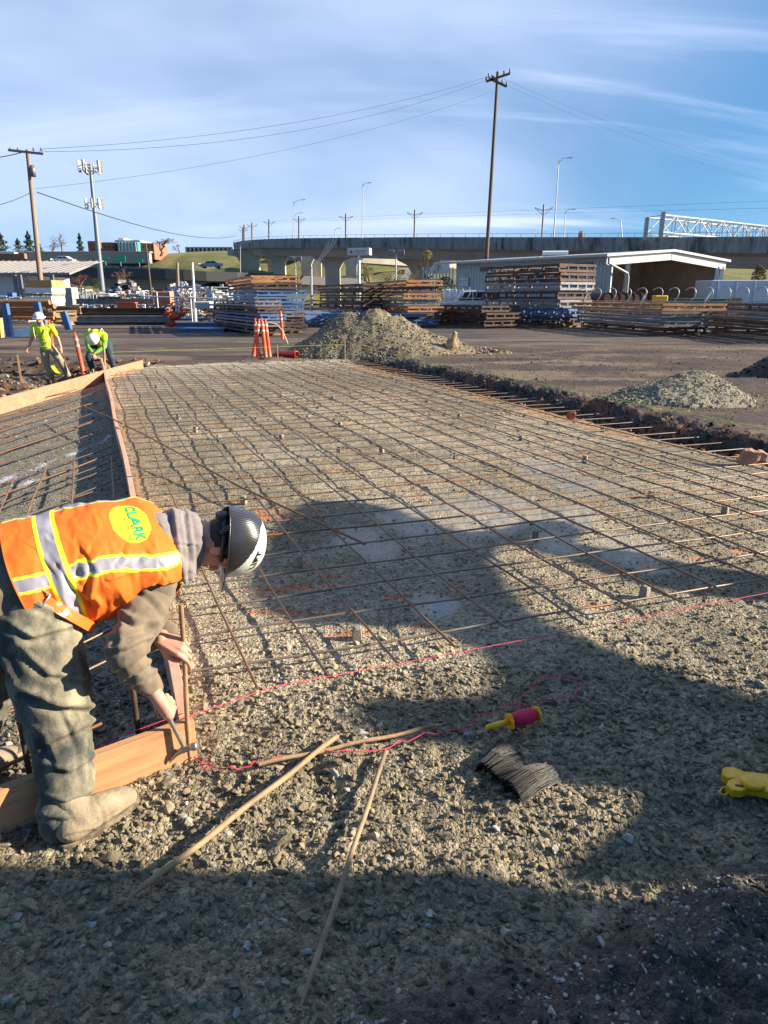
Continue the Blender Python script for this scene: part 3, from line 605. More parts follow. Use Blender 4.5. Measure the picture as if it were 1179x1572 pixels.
# ---- wood chip
# ---- gravel mounds
def mound(name, cx, cy, rx, ry, hgt, ang, label, col, cat, seed, nst, smin, smax, peaks, sub=1):
    o = empty(name, (cx, cy, 0), 0, label, cat); n = 150; u = np.linspace(-1.25, 1.25, n); X, Y = np.meshgrid(u, u)
    P = np.stack([X * rx + cx, Y * ry + cy, 0 * X], -1).reshape(-1, 3)
    def hz(x, y):
        P = np.stack([x, y, 0 * x], -1); lx = (x - cx) * math.cos(ang) + (y - cy) * math.sin(ang); ly = -(x - cx) * math.sin(ang) + (y - cy) * math.cos(ang)
        wob = (fb(P, 1.3 / max(rx, .8), seed, 3) - .5) * .5; z = 0
        for (px, py, pr, ph) in peaks:
            d = np.hypot((lx / rx - px), (ly / ry - py)) / pr + wob; z = np.maximum(z, ph * np.clip(1 - d, 0, 1) ** .92)
        z = np.minimum(z, hgt) if True else z
        z = hgt * (1 - np.exp(-z / hgt * 1.9)) / (1 - math.exp(-1.9)) if False else z
        return z * (1 + .18 * (fb(P, 2.2 / max(rx, .8), seed + 5, 3) - .5)) + .05 * hgt * (fb(P, 9, seed + 9, 2) - .5)
    z = hz(P[:, 0], P[:, 1]); base = height(P[:, 0], P[:, 1]); zz = np.where(z > .02, base + z, base - .05)
    F_ = np.arange(n * n).reshape(n, n); F_ = np.stack([F_[:-1, :-1], F_[:-1, 1:], F_[1:, 1:], F_[1:, :-1]], -1).reshape(-1, 4)
    me = mesh_np('heap', np.stack([P[:, 0] - cx, P[:, 1] - cy, zz], -1), F_, True); b2 = fb(P, 2.5, seed + 3, 3); cc = np.array(col) * (.75 + .5 * b2)[:, None]; vcol(me, np.hstack([cc, np.zeros((len(cc), 1))]))
    link('heap', me, m_ground, o)
    r = np.random.RandomState(seed); x = cx + r.uniform(-1.3, 1.3, nst) * rx; y = cy + r.uniform(-1.3, 1.3, nst) * ry; z = hz(x, y); dd = np.hypot((x - cx) / rx, (y - cy) / ry)
    k = (z > .03) | (r.rand(nst) < .22 * (dd < 1.25)); x, y, z = x[k], y[k], z[k]; S = smin + (smax - smin) * r.rand(len(x)) ** 2
    V, FF, CC = scatter(np.stack([x - cx, y - cy, height(x, y) + np.maximum(z, 0)], -1), S, stone_cols(np.tile(np.array([col]) * 1.15, (len(x), 1)), len(x), r, .12), sub, seed)
    me = mesh_np('stones', V, FF); vcol(me, CC); s_ = link('stones', me, stone_mat, o); s_['kind'] = 'stuff'
    return o
m_ground = bpy.data.materials['ground_gravel']
mound('gravel_mound', -.3, 21.4, 3.0, 2.0, 1.32, 0, 'large tan gravel mound behind the far end of the slab', (.20, .165, .105), 'gravel mound', 101, 9000, .014, .05,
      [(-.28, 0, .72, 1.22), (.02, 0, .8, 1.30), (.25, -.1, .8, 1.15), (.62, .1, .55, .5)])
mound('gravel_mound', 4.75, 11.0, 1.15, .95, .60, 0, 'small pale gravel mound on the dirt at the right', (.215, .195, .14), 'gravel mound', 103, 4200, .012, .028, [(0, 0, 1.0, .44), (.15, .05, .8, .46), (-.35, -.1, .6, .25)])
mound('dirt_mound', 9.0, 14.2, 1.5, 1.1, .75, 0, 'dark dirt mound cut off by the right edge', (.06, .045, .035), 'dirt mound', 105, 1800, .015, .05, [(0, 0, 1.0, .80)])
# small spill heaps
mound('gravel_heap', 3.0, 20.9, .75, .5, .3, 0, 'low spill of rubble right of the large gravel mound', (.24, .19, .13), 'rubble', 107, 600, .02, .07, [(0, 0, 1, .26)])
def rock(p, s, c, label, name='rock', cat='rock', seed=1, rough=.9, sq=(1, .7, .8)):
    shp, Fc = stone_shapes(3, 1, seed); V = shp[0] * np.array(sq) * s; mb = MB(); mb.add(V, Fc); o = mb.build(name, mat('rock%d' % seed, c, rough, var=.25, vscale=9, bump=.4, bscale=25), loc=p); return tag(o, label, cat)
q = g(662, 552); rock((2.0 * .97, 20.2, .42), .42, (.42, .30, .17), 'upright tan rubble slab standing on the mound\'s right shoulder', 'rubble_slab', 'rubble', 3, sq=(.62, .25, 1.0))
rock(tuple(at(1152, 706, 7.0)), .15, (.38, .22, .15), 'pale brown broken lump on the dark soil edge at the right', 'rock', 'rock', 5, sq=(.8, .6, 1.0))
rock(tuple(at(1168, 702, 7.15)), .12, (.34, .21, .15), 'smaller brown lump beside the broken one at the right edge', 'rock', 'rock', 6)
rock(tuple(at(878, 640, 9.4)), .09, (.45, .14, .06), 'orange-red brick fragment on the dark soil edge', 'brick_fragment', 'brick fragment', 8)
# ---- traffic delineators
ORG = mat('orange_plastic', (.80, .085, .018), .45, var=.1, vscale=10, dirt=(.5, .10, .05), dscale=5); WHB = mat('white_band', (.62, .50, .44), .4, var=.1, vscale=12); RUB = mat('black_rubber', (.03, .03, .03), .8)
def delineator(loc, h, lean, az, label, base=True):
    o = empty('delineator_post', loc, 0, label, 'traffic post'); d = np.array([math.sin(lean) * math.sin(az), math.sin(lean) * math.cos(az), math.cos(lean)]); a = nrm(np.cross(d, [0, 1, .01])); b = np.cross(d, a); fr = (a, b, d)
    MB().lathe((0, 0, 0), [(.075, .02), (.062, .05), (.056, h * .5), (.05, h * .9), (.035, h * .93), (.02, h * .95), (.03, h), (0, h)], 16, ax=fr).build('tube', ORG, o)
    for z in (.66, .80): MB().lathe((0, 0, 0), [(.0545, h * z), (.0565, h * z), (.0555, h * (z + .06)), (.053, h * (z + .06))], 16, ax=fr).build('reflective_band', WHB, o)
    if base: MB().lathe((0, 0, 0), [(0, -.02), (.2, -.02), (.2, .02), (.16, .035), (.07, .05), (0, .05)], 8, smooth=False).build('base', RUB, o)
    return o
def hz_(x, y): return (x, y, H(x, y) + .01)
p = g(126, 556); delineator(hz_(p[0], p[1]), 1.15, R(5), R(-90), 'single orange traffic post with white bands between the two far workers')
for (px, py, h, le, az_, lab) in [((397), 551, 1.12, 2, -90, 'orange traffic post at the left front of the cluster of posts'), (408, 551, 1.12, 3, -90, 'orange traffic post in the middle of the cluster'), (414, 549, 1.08, 4, -90, 'rightmost upright orange traffic post of the cluster'), (389, 547, 1.1, 12, 80, 'orange traffic post leaning right in the cluster, foot furthest left')]:
    p = g(px, py); delineator(hz_(p[0], p[1]), h, R(le), R(az_), lab, px == 408)
p = g(434, 521); delineator(hz_(p[0], p[1]), 1.15, R(2), R(-90), 'lone orange traffic post behind the cluster in front of the rusty stack', False)
p = at(80, 530, 22); delineator((p[0], p[1], 0), 1.0, 0, 0, 'orange and white traffic post behind the standing worker\'s shoulder', False)
p = g(425, 547); q = g(452, 549); o = empty('red_pipe', (p[0], p[1], .1), 0, 'red plastic pipe lying beside the orange posts', 'pipe'); d = (q - p)[:3]; d[2] = 0
fr = (nrm(np.cross(nrm(d), [0, 0, 1])), np.array([0, 0, 1.]), nrm(d)); Lp = .85
MB().lathe((0, 0, 0), [(.055, 0), (.085, 0), (.085, Lp * .8), (.10, Lp * .8), (.10, Lp), (.075, Lp), (.072, Lp * .7)], 18, ax=fr).build('barrel', mat('red_plastic', (.42, .035, .03), .4), o)
mb = MB(); p = g(414, 549); mb.tube([p + [0, 0, 1.0], p + [.25, 0, .95], p + [.42, 0, .75], p + [.55, 0, .4]], .012, 5); tag(mb.build('warning_tape', WHB, world=True, loc=tuple(p)), 'pale strip of warning tape hanging off the post cluster', 'tape')
# small yellow level/lath in the ditch
mb = MB(); a = at(88, 530 + 30, 17.6); mb.beam(at(80, 562, 17.6), at(92, 578, 17.3), .09, .03); tag(mb.build('yellow_lath', mat('yellow_paint', (.75, .55, .03), .5), world=True, loc=tuple(a)), 'yellow board leaning in the ditch beside the standing worker\'s leg', 'board')
# ================================================================== PEOPLE
def evalmesh(mb, voxel, it, name, dispf=None):
    me = bpy.data.meshes.new(name); me.from_pydata(mb.v, [], mb.f); me.update()
    o = bpy.data.objects.new('tmp', me); COL.objects.link(o)
    m = o.modifiers.new('r', 'REMESH'); m.mode = 'VOXEL'; m.voxel_size = voxel; m.use_smooth_shade = True
    s = o.modifiers.new('s', 'SMOOTH'); s.factor = .6; s.iterations = it
    dg = bpy.context.evaluated_depsgraph_get(); r = bpy.data.meshes.new_from_object(o.evaluated_get(dg)); r.name = name
    bpy.data.objects.remove(o); bpy.data.meshes.remove(me)
    if dispf is not None:
        n = len(r.vertices); V = np.empty(n * 3); r.vertices.foreach_get('co', V); V = V.reshape(-1, 3); Nn = np.empty(n * 3); r.vertices.foreach_get('normal', Nn); Nn = Nn.reshape(-1, 3)
        V = V + Nn * dispf(V)[:, None]; r.vertices.foreach_set('co', V.ravel()); r.update()
    r.materials.clear(); return r
def cap(mb, p0, p1, r0, r1, n=14, flat=None):
    """tapered capsule; flat=(dir, k) squashes along a direction"""
    p0 = np.array(p0, float); p1 = np.array(p1, float); d = p1 - p0; L = np.linalg.norm(d)
    if L < 1e-6: d = np.array([0, 0, 1.]); L = 1e-6
    d = d / L; a = nrm(np.cross(d, [0, 0, 1.] if abs(d[2]) < .9 else [1., 0, 0])); b = np.cross(d, a); V = []; k = 5
    prof = [(r0 * math.sin(t), -r0 * math.cos(t)) for t in np.linspace(0.08, math.pi / 2, k)] + [(r1 * math.cos(t), L + r1 * math.sin(t)) for t in np.linspace(0, math.pi / 2 - .08, k)]
    for rr, h in prof:
        for j in range(n):
            t = 2 * math.pi * j / n; v = (a * math.cos(t) + b * math.sin(t)) * rr
            V.append(p0 + d * h + v)
    V = np.array(V)
    if flat is not None:
        f = nrm(flat[0]); c = (p0 + p1) / 2; q = (V - p0) @ f - ((V - p0) @ d) * (d @ f); V = V - np.outer(q * (1 - flat[1]), f)
    m = len(prof); Fc = [(i * n + j, i * n + (j + 1) % n, (i + 1) * n + (j + 1) % n, (i + 1) * n + j) for i in range(m - 1) for j in range(n)] + [tuple(range(n))[::-1], tuple(range((m - 1) * n, m * n))]
    mb.add(V, Fc)
def ell(mb, c, rad, fr=None, n=18):
    V, Fc = ELL; fr = np.eye(3) if fr is None else np.array(fr); mb.add(np.array(c) + (V * np.array(rad)) @ fr, Fc)
ELL = ico(3)
def chain(mb, pts, rad):
    for i in range(len(pts) - 1): cap(mb, pts[i], pts[i + 1], rad[i], rad[i + 1])
def rot(v, k, a):
    v = np.array(v, float); k = nrm(k); return v * math.cos(a) + np.cross(k, v) * math.sin(a) + k * (k @ v) * (1 - math.cos(a))
def hand(mb, W, D, Nn, side, curls, thumb, s=1.0, spread=.05, fr=1.0):
    """wrist W, D to the knuckles, Nn back of hand, side +1 right/-1 left; curls per finger (3 angles, degrees)"""
    D = nrm(D); Nn = nrm(Nn - D * (np.array(Nn) @ D)); Lt = np.cross(D, Nn) * (-1 if side > 0 else 1)   # towards the thumb
    W = np.array(W, float)
    ln = [(.045, .026, .021), (.050, .030, .023), (.046, .028, .022), (.036, .021, .019)]; rd = [.0095, .0098, .0092, .0082]
    for i in range(4):
        kn = W + (D * [.083, .087, .082, .074][i] + Lt * (.030 - .0195 * i) + Nn * [.0, .003, .002, -.002][i]) * s
        cap(mb, W + Lt * (.014 - .009 * i) * s, kn, .017 * s, .0125 * s * fr); p = kn; d = rot(D, Nn, (spread * (1.5 - i)) * (-1 if side > 0 else 1) * -1)
        for j in range(3):
            d = rot(d, Lt, R(curls[i][j]) * (1 if (rot(D, Lt, .1) @ -Nn) > 0 else -1)); q = p + d * ln[i][j] * s; r0 = rd[i] * s * fr * (1 - .08 * j); cap(mb, p, q, r0, r0 * .93); p = q
    tb = W + (D * .022 + Lt * .026 - Nn * .006) * s; t = [tb] + [W + (D * a + Lt * b + Nn * c) * s for a, b, c in thumb]
    chain(mb, t, [.0155 * s, .0125 * s, .0108 * s, .0095 * s])
    cap(mb, W + D * .02 * s, W + D * .06 * s, .02 * s, .02 * s, flat=(Nn, .8))
SKIN = mat('skin', (.56, .27, .19), .55, var=.22, vscale=26, bump=.15, bscale=220, bdist=.001); SKIN.node_tree.nodes['Principled BSDF'].inputs['Subsurface Weight'].default_value = .12; SKIN.node_tree.nodes['Principled BSDF'].inputs['Subsurface Scale'].default_value = .01
HOOD = mat('grey_hoodie', (.20, .175, .175), .95, var=.12, vscale=30, bump=.4, bscale=300, bdist=.002, sheen=.2)
SLV = mat('brown_sleeve', (.145, .115, .080), .95, var=.18, vscale=18, bump=.4, bscale=260, bdist=.002, dirt=(.22, .17, .105), dscale=7, dlo=.48, dhi=.7, sheen=.15)
PNT = mat('muddy_pants', (.058, .062, .052), .9, var=.35, vscale=12, bump=.5, bscale=210, bdist=.003, dirt=(.31, .27, .18), dscale=6.5, dlo=.42, dhi=.64, stretch=(1.3, 1, .7))
BOOT = mat('muddy_boot', (.27, .215, .14), .8, var=.25, vscale=14, bump=.4, bscale=80, dirt=(.20, .18, .13), dscale=10, dlo=.5, dhi=.7)
HAIR = mat('dark_hair', (.022, .014, .009), .6, var=.3, vscale=90, bump=.8, bscale=320, bdist=.003)
ORV = mat('vest_cloth', attr='Col', rough=.8, bump=.3, bscale=420, bdist=.001, var=.12, vscale=9, dirt=(.36, .14, .04), dscale=6, dlo=.60, dhi=.85); ORV.use_backface_culling = False
def folds(seed, amp, sc_=9, ax_=None, k=2.6):
    def f(V):
        W = V.copy()
        if ax_ is not None:
            a = nrm(ax_); t = W @ a; W = W + np.outer(t * (k - 1), a)     # many folds along a, long across it
        n = fb(W, sc_, seed, 3); r = 1 - np.abs(2 * n - 1) * 1.6; r2 = fb(W, sc_ * 2.6, seed + 4, 2) - .5
        return amp * (np.clip(r, -1, 1) - .35) + amp * .35 * r2
    return f
# ---------------------------------------------------------- near worker
L0 = np.array([g(140, 1290)[0], g(140, 1290)[1], 0.0])
man = empty('person', L0, 0, 'bent-over worker in black hard hat and orange vest hammering at the board corner', 'person')
def put(name, me, m, parent=None):
    """world-space mesh under a parent"""
    pl = wloc(parent if parent is not None else man); me.transform(Matrix.Translation(Vector([-float(v) for v in pl]))); return link(name, me, m, parent if parent is not None else man)
pel = at(8, 893, 2.14); nk = at(262, 842, 2.42); a_ = nrm(nk - pel); Lt_ = np.linalg.norm(nk - pel)
up = np.array([0, 0, 1.]); n0 = nrm(up - a_ * (up @ a_)); ltv = nrm(np.cross(a_, n0))      # his right side
if ltv[1] > 0: ltv = -ltv
nb = rot(n0, a_, 0); roll = R(24); nb = nrm(n0 * math.cos(roll) + ltv * math.sin(roll)); ltv = nrm(ltv * math.cos(roll) - n0 * math.sin(roll))
def tor(s, l, b): return pel + a_ * (Lt_ * s) + ltv * l + nb * b
# legs
rh = at(56, 962, 2.04); rk = at(88, 1095, 1.99); ra = at(106, 1258, 1.86); rk2 = at(100, 1180, 1.93)
lh = pel - ltv * .12 + np.array([-.05, .02, -.08]); lk = np.array([-1.42, 2.22, .42]); la = np.array([-1.55, 2.08, .08])
pf1 = folds(5, .016, 3.4, (.45, .1, 1), 3.2); pf2 = folds(15, .005, 9, (-.6, .2, 1), 3.0); pf = lambda V: .6 * pf1(V) + .7 * pf2(V) + creases(V, PCR)
def pjv(V):
    P = V - np.array([0, 0, EYE]); d = P[:, 1] * math.cos(PITCH) - P[:, 2] * math.sin(PITCH); v = P[:, 1] * math.sin(PITCH) + P[:, 2] * math.cos(PITCH); return 589.5 + F * P[:, 0] / d, 786 - F * v / d
def creases(V, CR, s=1.0):
    x, y = pjv(V); o = np.zeros(len(V))
    for pts, amp, wd in CR:
        best = np.full(len(V), 1e9); sg = np.zeros(len(V))
        for (ax0, ay0), (bx, by) in zip(pts[:-1], pts[1:]):
            dx_, dy_ = bx - ax0, by - ay0; L2_ = dx_ * dx_ + dy_ * dy_; t = np.clip(((x - ax0) * dx_ + (y - ay0) * dy_) / L2_, 0, 1); e = np.hypot(x - ax0 - t * dx_, y - ay0 - t * dy_); sd_ = ((x - ax0) * dy_ - (y - ay0) * dx_) / math.sqrt(L2_)
            k = e < best; best[k] = e[k]; sg[k] = sd_[k]
        o += amp * (-np.exp(-(best / wd) ** 2) + .75 * np.exp(-((sg - wd * 1.5) / wd / 1.1) ** 2) * np.exp(-(np.maximum(best - wd * 2.2, 0) / wd) ** 2))
    return o * s
PCR = [([(-4, 1008), (22, 1060), (84, 1090), (150, 1094)], .019, 6), ([(8, 962), (48, 984), (108, 968)], .012, 5), ([(28, 1000), (70, 1040), (128, 1046)], .011, 5), ([(18, 905), (40, 930), (88, 948), (128, 946)], .010, 5),
       ([(66, 1150), (100, 1135), (148, 1112)], .009, 5), ([(70, 1180), (108, 1190), (146, 1166)], .010, 5), ([(60, 1225), (100, 1238), (146, 1220)], .010, 5), ([(30, 1110), (60, 1130), (80, 1170)], .009, 5), ([(95, 1100), (118, 1150), (122, 1200)], .007, 5), ([(64, 1255), (105, 1262), (148, 1246)], .008, 4)]
BCR = [([(146, 1226), (158, 1250), (158, 1276)], .0022, 3.5), ([(100, 1284), (150, 1274), (206, 1236)], .003, 2.5)]
HCR = [([(262, 792), (268, 845), (280, 900)], .010, 4), ([(283, 792), (291, 850), (289, 900)], .009, 3.5), ([(238, 838), (270, 836), (300, 838)], .004, 2), ([(244, 815), (256, 850), (270, 885)], .008, 4)]
SCR = [([(172, 985), (200, 975), (232, 965)], .013, 5), ([(166, 1004), (196, 1000), (226, 985)], .012, 4), ([(186, 948), (205, 962), (226, 960)], .012, 5), ([(184, 1030), (205, 1022), (226, 1006)], .010, 4), ([(196, 1045), (215, 1035), (234, 1020)], .009, 4), ([(206, 1056), (222, 1046), (238, 1036)], .008, 3.5), ([(165, 930), (180, 960), (176, 990)], .008, 5), ([(210, 910), (232, 925), (246, 945)], .009, 5)]
VCR = [([(112, 800), (122, 845), (120, 880)], .010, 6), ([(128, 850), (140, 875), (132, 905)], .010, 5), ([(170, 800), (150, 830), (128, 862)], .008, 5), ([(88, 870), (110, 905), (140, 925)], .010, 5), ([(20, 825), (55, 850), (80, 880)], .008, 5), ([(225, 850), (205, 868), (170, 880)], .007, 4), ([(245, 868), (250, 885), (240, 900)], .007, 4), ([(192, 838), (186, 856), (176, 870)], .007, 4)]
w1, w2_ = at(-6, 872, 2.06), at(152, 962, 2.06); wl = nrm(w2_ - w1); vd = nrm((w1 + w2_) / 2 - np.array([0, 0, EYE])); wn_ = nrm(np.cross(wl, vd)); wn_ = wn_ if wn_[2] > 0 else -wn_
def waist(V): d = (V - w1) @ wn_; return V - np.outer(np.maximum(d, 0) * .93, wn_)
pm = MB(); chain(pm, [(w1 + w2_) / 2 + vd * .06 - wn_ * .08, rh, (rh + rk) / 2, rk, rk2, ra + [0, 0, .05]], [.120, .128, .126, .110, .090, .081])
cap(pm, ra + [-.005, -.005, .05], ra + [-.006, -.008, .008], .080, .078)
chain(pm, [tor(-.04, -.06, -.02), lh, lk, la], [.115, .12, .105, .085])
for sl, b, r_ in ((0, 0, .125), (.06, .0, .12), (-.06, .0, .12), (.04, -.05, .11)): cap(pm, tor(-.16, sl, b - .02), tor(.05, sl, b - .02), r_, r_ * .95)
pme = evalmesh(pm, .009, 4, 'work_pants', lambda V: pf(V) + .003 * (fb(V, 30, 8, 2) - .5)); Vp = np.empty(len(pme.vertices) * 3); pme.vertices.foreach_get('co', Vp); pme.vertices.foreach_set('co', waist(Vp.reshape(-1, 3)).ravel()); pme.update(); put('work_pants', pme, PNT)
# orange belt and buckle on the trousers
bp_ = []; bcn = (w1 + w2_) / 2 + vd * .10 - wn_ * .012; be2 = -nrm(vd - wn_ * (vd @ wn_))
for t in np.linspace(-1.9, 1.9, 48): bp_.append(bcn + wl * .176 * math.sin(t) + be2 * .158 * math.cos(t))
mb = MB(); w2 = .017
V = []; 
for i, p in enumerate(bp_):
    o_ = nrm(p - bcn); V += [p - wn_ * w2 + o_ * .012, p + wn_ * w2 + o_ * .008, p + wn_ * w2 - o_ * .002, p - wn_ * w2 + o_ * .002]
k = len(bp_); mb.add(V, [(4 * i + j, 4 * i + 4 + j, 4 * i + 4 + (j + 1) % 4, 4 * i + (j + 1) % 4) for i in range(k - 1) for j in range(4)], 0, False)
belt = mb.build('belt', mat('orange_strap', (.80, .17, .02), .6, var=.15, vscale=20, dirt=(.5, .48, .44), dscale=6, dlo=.6, dhi=.62), man, world=True)
bc = bcn + be2 * .172 - wl * .02; mb = MB(); q4 = [bc + wl * i * .020 + wn_ * j * .022 for i, j in ((-1, -1), (1, -1), (1, 1), (-1, 1), (-1, -1), (1, -1))]; mb.tube(q4, .004, 6); mb.build('buckle', mat('buckle_metal', (.6, .56, .5), .3, .9), belt, world=True)
# boots
def boot(ankle, heel, toe, nm, par):
    bm_ = MB(); h = np.array(heel, float); t = np.array(toe, float); d = nrm(t - h); z = .0
    cap(bm_, np.array([ankle[0], ankle[1], .15]), h + [d[0] * .08, d[1] * .08, .07], .050, .048)
    cap(bm_, h + np.append(d[:2] * .045, .05), h + np.append(d[:2] * .14, .055), .048, .050); cap(bm_, h + np.append(d[:2] * .12, .07), t - np.append(d[:2] * .07, -.045), .052, .046, flat=((0, 0, 1), .85)); cap(bm_, h + np.append(d[:2] * .17, .04), t - np.append(d[:2] * .05, -.035), .048, .043, flat=((0, 0, 1), .8))
    o = put(nm, evalmesh(bm_, .006, 4, nm, lambda V: .005 * (fb(V, 24, 3, 3) - .5) + creases(V, BCR)), BOOT, par)
    sm = MB(); sd = np.array([-d[1], d[0], 0]); pr = []; Lb = np.linalg.norm(t[:2] - h[:2])
    for k in range(20):
        an = 2 * math.pi * k / 20; x = math.cos(an); y = math.sin(an); wv_ = .044 if x < 0 else .050; pr.append((h + d * (Lb / 2 + x * (Lb / 2 + .004)) + sd * y * wv_)[:2])
    sm.prism([tuple(q) for q in pr], .002, .028); s_ = sm.build('sole', mat('boot_sole', (.09, .07, .05), .9, var=.3, vscale=30, dirt=(.25, .2, .13), dscale=12, dlo=.45, dhi=.6), o, world=True, bevel=.006)
    return o
hl = g(92, 1300, .02); tl = g(212, 1222, .02); zb_ = .012
boot(ra, hl + [0, 0, zb_ - .02], tl + [0, 0, zb_ - .02], 'boot', man); boot(la, (-1.56, 2.03, -.03), (-1.42, 2.28, -.03), 'boot', man)
# arms
rsh = tor(.80, .175, -.055); rel = at(185, 1005, 1.99); rwr = at(228, 1050, 2.13)
hd_grip = at(249, 1082, 2.16); hd_head = at(284, 1150, 2.165)
lsh = tor(.84, -.16, -.05); lel = at(205, 985, 2.42); lwr = at(250, 972, 2.33); stk = np.array([SP[0] + .02, SP[1], 0]); lgrip = np.array([SP[0] + .0235, SP[1], 0.47])
lgrip[2] = at(288, 1000, lgrip[1])[2]
# torso shirt
tm = MB()
for sl in (-.085, .085, 0):
    chain(tm, [tor(-.05, sl, .0), tor(.25, sl, .015), tor(.5, sl * 1.0, .03), tor(.78, sl * 1.15, .02), tor(.92, sl * .9, .01)], [.120, .108, .110, .112, .095])
cap(tm, tor(.80, -.13, -.01), tor(.80, .13, -.01), .10, .10)
put('hoodie_body', evalmesh(tm, .009, 4, 'hoodie_body', folds(9, .008, 8, a_, 2)), SLV)
am = MB(); chain(am, [rsh - ltv * .04, rsh + (rel - rsh) * .35, rel + [.012, 0, .01], rel * .55 + rwr * .45, rwr], [.090, .078, .060, .055, .044])
cap(am, rwr * .95 + rel * .05, rwr * 1.10 - rel * .10, .041, .039)
sf1 = folds(23, .011, 8, (.3, 1, .6), 1.9); sf2 = folds(27, .008, 15, (.8, .2, -.5), 1.8); sf = lambda V: .55 * sf1(V) + .6 * sf2(V) + creases(V, SCR); put('hoodie_sleeve', evalmesh(am, .0065, 4, 'hoodie_sleeve', sf), SLV)
am = MB(); chain(am, [lsh, lel, lel * .4 + lwr * .6, lwr * 1.15 - lel * .15], [.085, .066, .052, .042]); put('hoodie_sleeve', evalmesh(am, .007, 4, 'hoodie_sleeve', folds(31, .010, 10, lwr - lel, 2.6)), SLV)
# head frame
U = nrm((.955, .26, -.13)); Fw = np.array([-.02, .20, -1.0]); Fw = nrm(Fw - U * (Fw @ U)); Rt = np.cross(Fw, U)
if Rt[1] > 0: Rt = -Rt
Hc = at(338, 834, 2.46)
def hp(r_, f_, u_): return Hc + Rt * r_ + Fw * f_ + U * u_
bd = MB(); fr = np.array([Rt, Fw, U])
ell(bd, hp(0, -.012, .035), (.076, .093, .085), fr); ell(bd, hp(0, .018, -.02), (.066, .072, .075), fr); ell(bd, hp(0, .045, -.065), (.048, .045, .045), fr)
ell(bd, hp(.033, .03, -.05), (.026, .045, .04), fr); ell(bd, hp(-.033, .03, -.05), (.026, .045, .04), fr)
ell(bd, hp(0, .088, -.072), (.022, .016, .017), fr)                                     # chin
cap(bd, hp(0, .085, .012), hp(0, .112, -.022), .009, .014); ell(bd, hp(.012, .098, -.026), (.009, .011, .008), fr); ell(bd, hp(-.012, .098, -.026), (.009, .011, .008), fr)   # nose
cap(bd, hp(-.02, .088, -.047), hp(.02, .088, -.047), .008, .008); cap(bd, hp(-.018, .086, -.056), hp(.018, .086, -.056), .008, .008)   # lips
cap(bd, hp(-.04, .076, .025), hp(.04, .076, .025), .012, .012)                        # brow
for s_ in (-1, 1):                                                                     # ears
    e0 = hp(.077 * s_, -.012, -.012); earf = np.array([nrm(Rt * s_ - Fw * .5), nrm(Fw + U * .2), U])
    ell(bd, e0, (.007, .018, .031), [nrm(Rt * .86 * s_ - Fw * .5), nrm(Fw * .86 + Rt * .5 * s_), U]); cap(bd, e0 + U * .026 - Fw * .012, e0 + U * .030 + Fw * .01, .006, .005); cap(bd, e0 + U * .022 - Fw * .016 + Rt * s_ * .006, e0 - U * .022 - Fw * .012 + Rt * s_ * .004, .0055, .0065)
nb0 = tor(.90, 0, .02); chain(bd, [nb0, tor(1.0, 0, .02), hp(0, -.03, -.075), hp(0, -.018, -.02)], [.08, .064, .060, .062])
chain(bd, [pel, tor(.4, 0, .02), tor(.8, 0, .01), tor(.9, 0, .01)], [.10, .10, .10, .08]); cap(bd, tor(.8, -.12, -.02), tor(.8, .12, -.02), .06, .06)
chain(bd, [rsh - ltv * .03, rel, rwr], [.05, .042, .028]); chain(bd, [lsh, lel, lwr], [.05, .04, .027])
chain(bd, [tor(0, .07, -.02), rh, rk, ra], [.09, .085, .055, .042]); chain(bd, [tor(0, -.07, -.02), lh, lk, la], [.09, .085, .055, .042])
# right hand round the hammer handle
hx = nrm(hd_head - hd_grip); toW = nrm((rwr - hd_grip) - hx * ((rwr - hd_grip) @ hx)); view = nrm(np.array([0, 0, EYE]) - hd_grip)
Dr = -toW; Nr = nrm(np.cross(hx, Dr));  Nr = Nr if Nr @ view > 0 else -Nr
sgn = 1 if (np.cross(Dr, Nr) * -1) @ hx > 0 else -1
Wr = hd_grip - Dr * .078 + Nr * .030
chain(bd, [rwr, Wr], [.027, .024])
hand(bd, Wr, Dr, Nr, sgn, [(62, 78, 45), (66, 82, 48), (70, 84, 48), (74, 84, 48)], [(.050, .046, -.020), (.072, .046, -.030), (.090, .040, -.040)], .98, .02)
# left hand round the stake
axs = np.array([0, 0, 1.]); Dl = nrm(np.array([.80, -.15, -.25])); Nl = nrm(np.array([.25, -.55, .75])); Nl = nrm(Nl - Dl * (Nl @ Dl))
Wl = lgrip - Dl * .088 + Nl * .028; chain(bd, [lwr, Wl], [.027, .024])
hand(bd, Wl, Dl, Nl, -1, [(30, 38, 20), (48, 55, 35), (58, 66, 40), (66, 70, 45)], [(.050, .042, -.022), (.074, .040, -.034), (.092, .030, -.044)], .98, .06)
body = put('body', evalmesh(bd, .0036, 2, 'body'), SKIN)
# eyes (mostly hidden by the cap peak)
for s_ in (-1, 1): MB().lathe(hp(.031 * s_, .078, .008), [(0, -.011), (.009, -.006), (.011, 0), (.009, .006), (0, .011)], 12).build('eye', mat('eye_white', (.7, .68, .65), .2), body, world=True)
# hair
hm = MB(); ell(hm, hp(0, -.022, .035), (.081, .092, .088), fr); ell(hm, hp(0, -.052, -.008), (.068, .046, .05), fr); ell(hm, hp(.04, -.02, .0), (.040, .042, .030), fr); ell(hm, hp(-.04, -.02, .0), (.040, .042, .030), fr); cap(hm, hp(.072, .012, .02), hp(.070, .010, -.012), .012, .006)
put('hair', evalmesh(hm, .004, 2, 'hair', lambda V: .003 * (fb(V, 120, 3, 2) - .5)), HAIR, body)
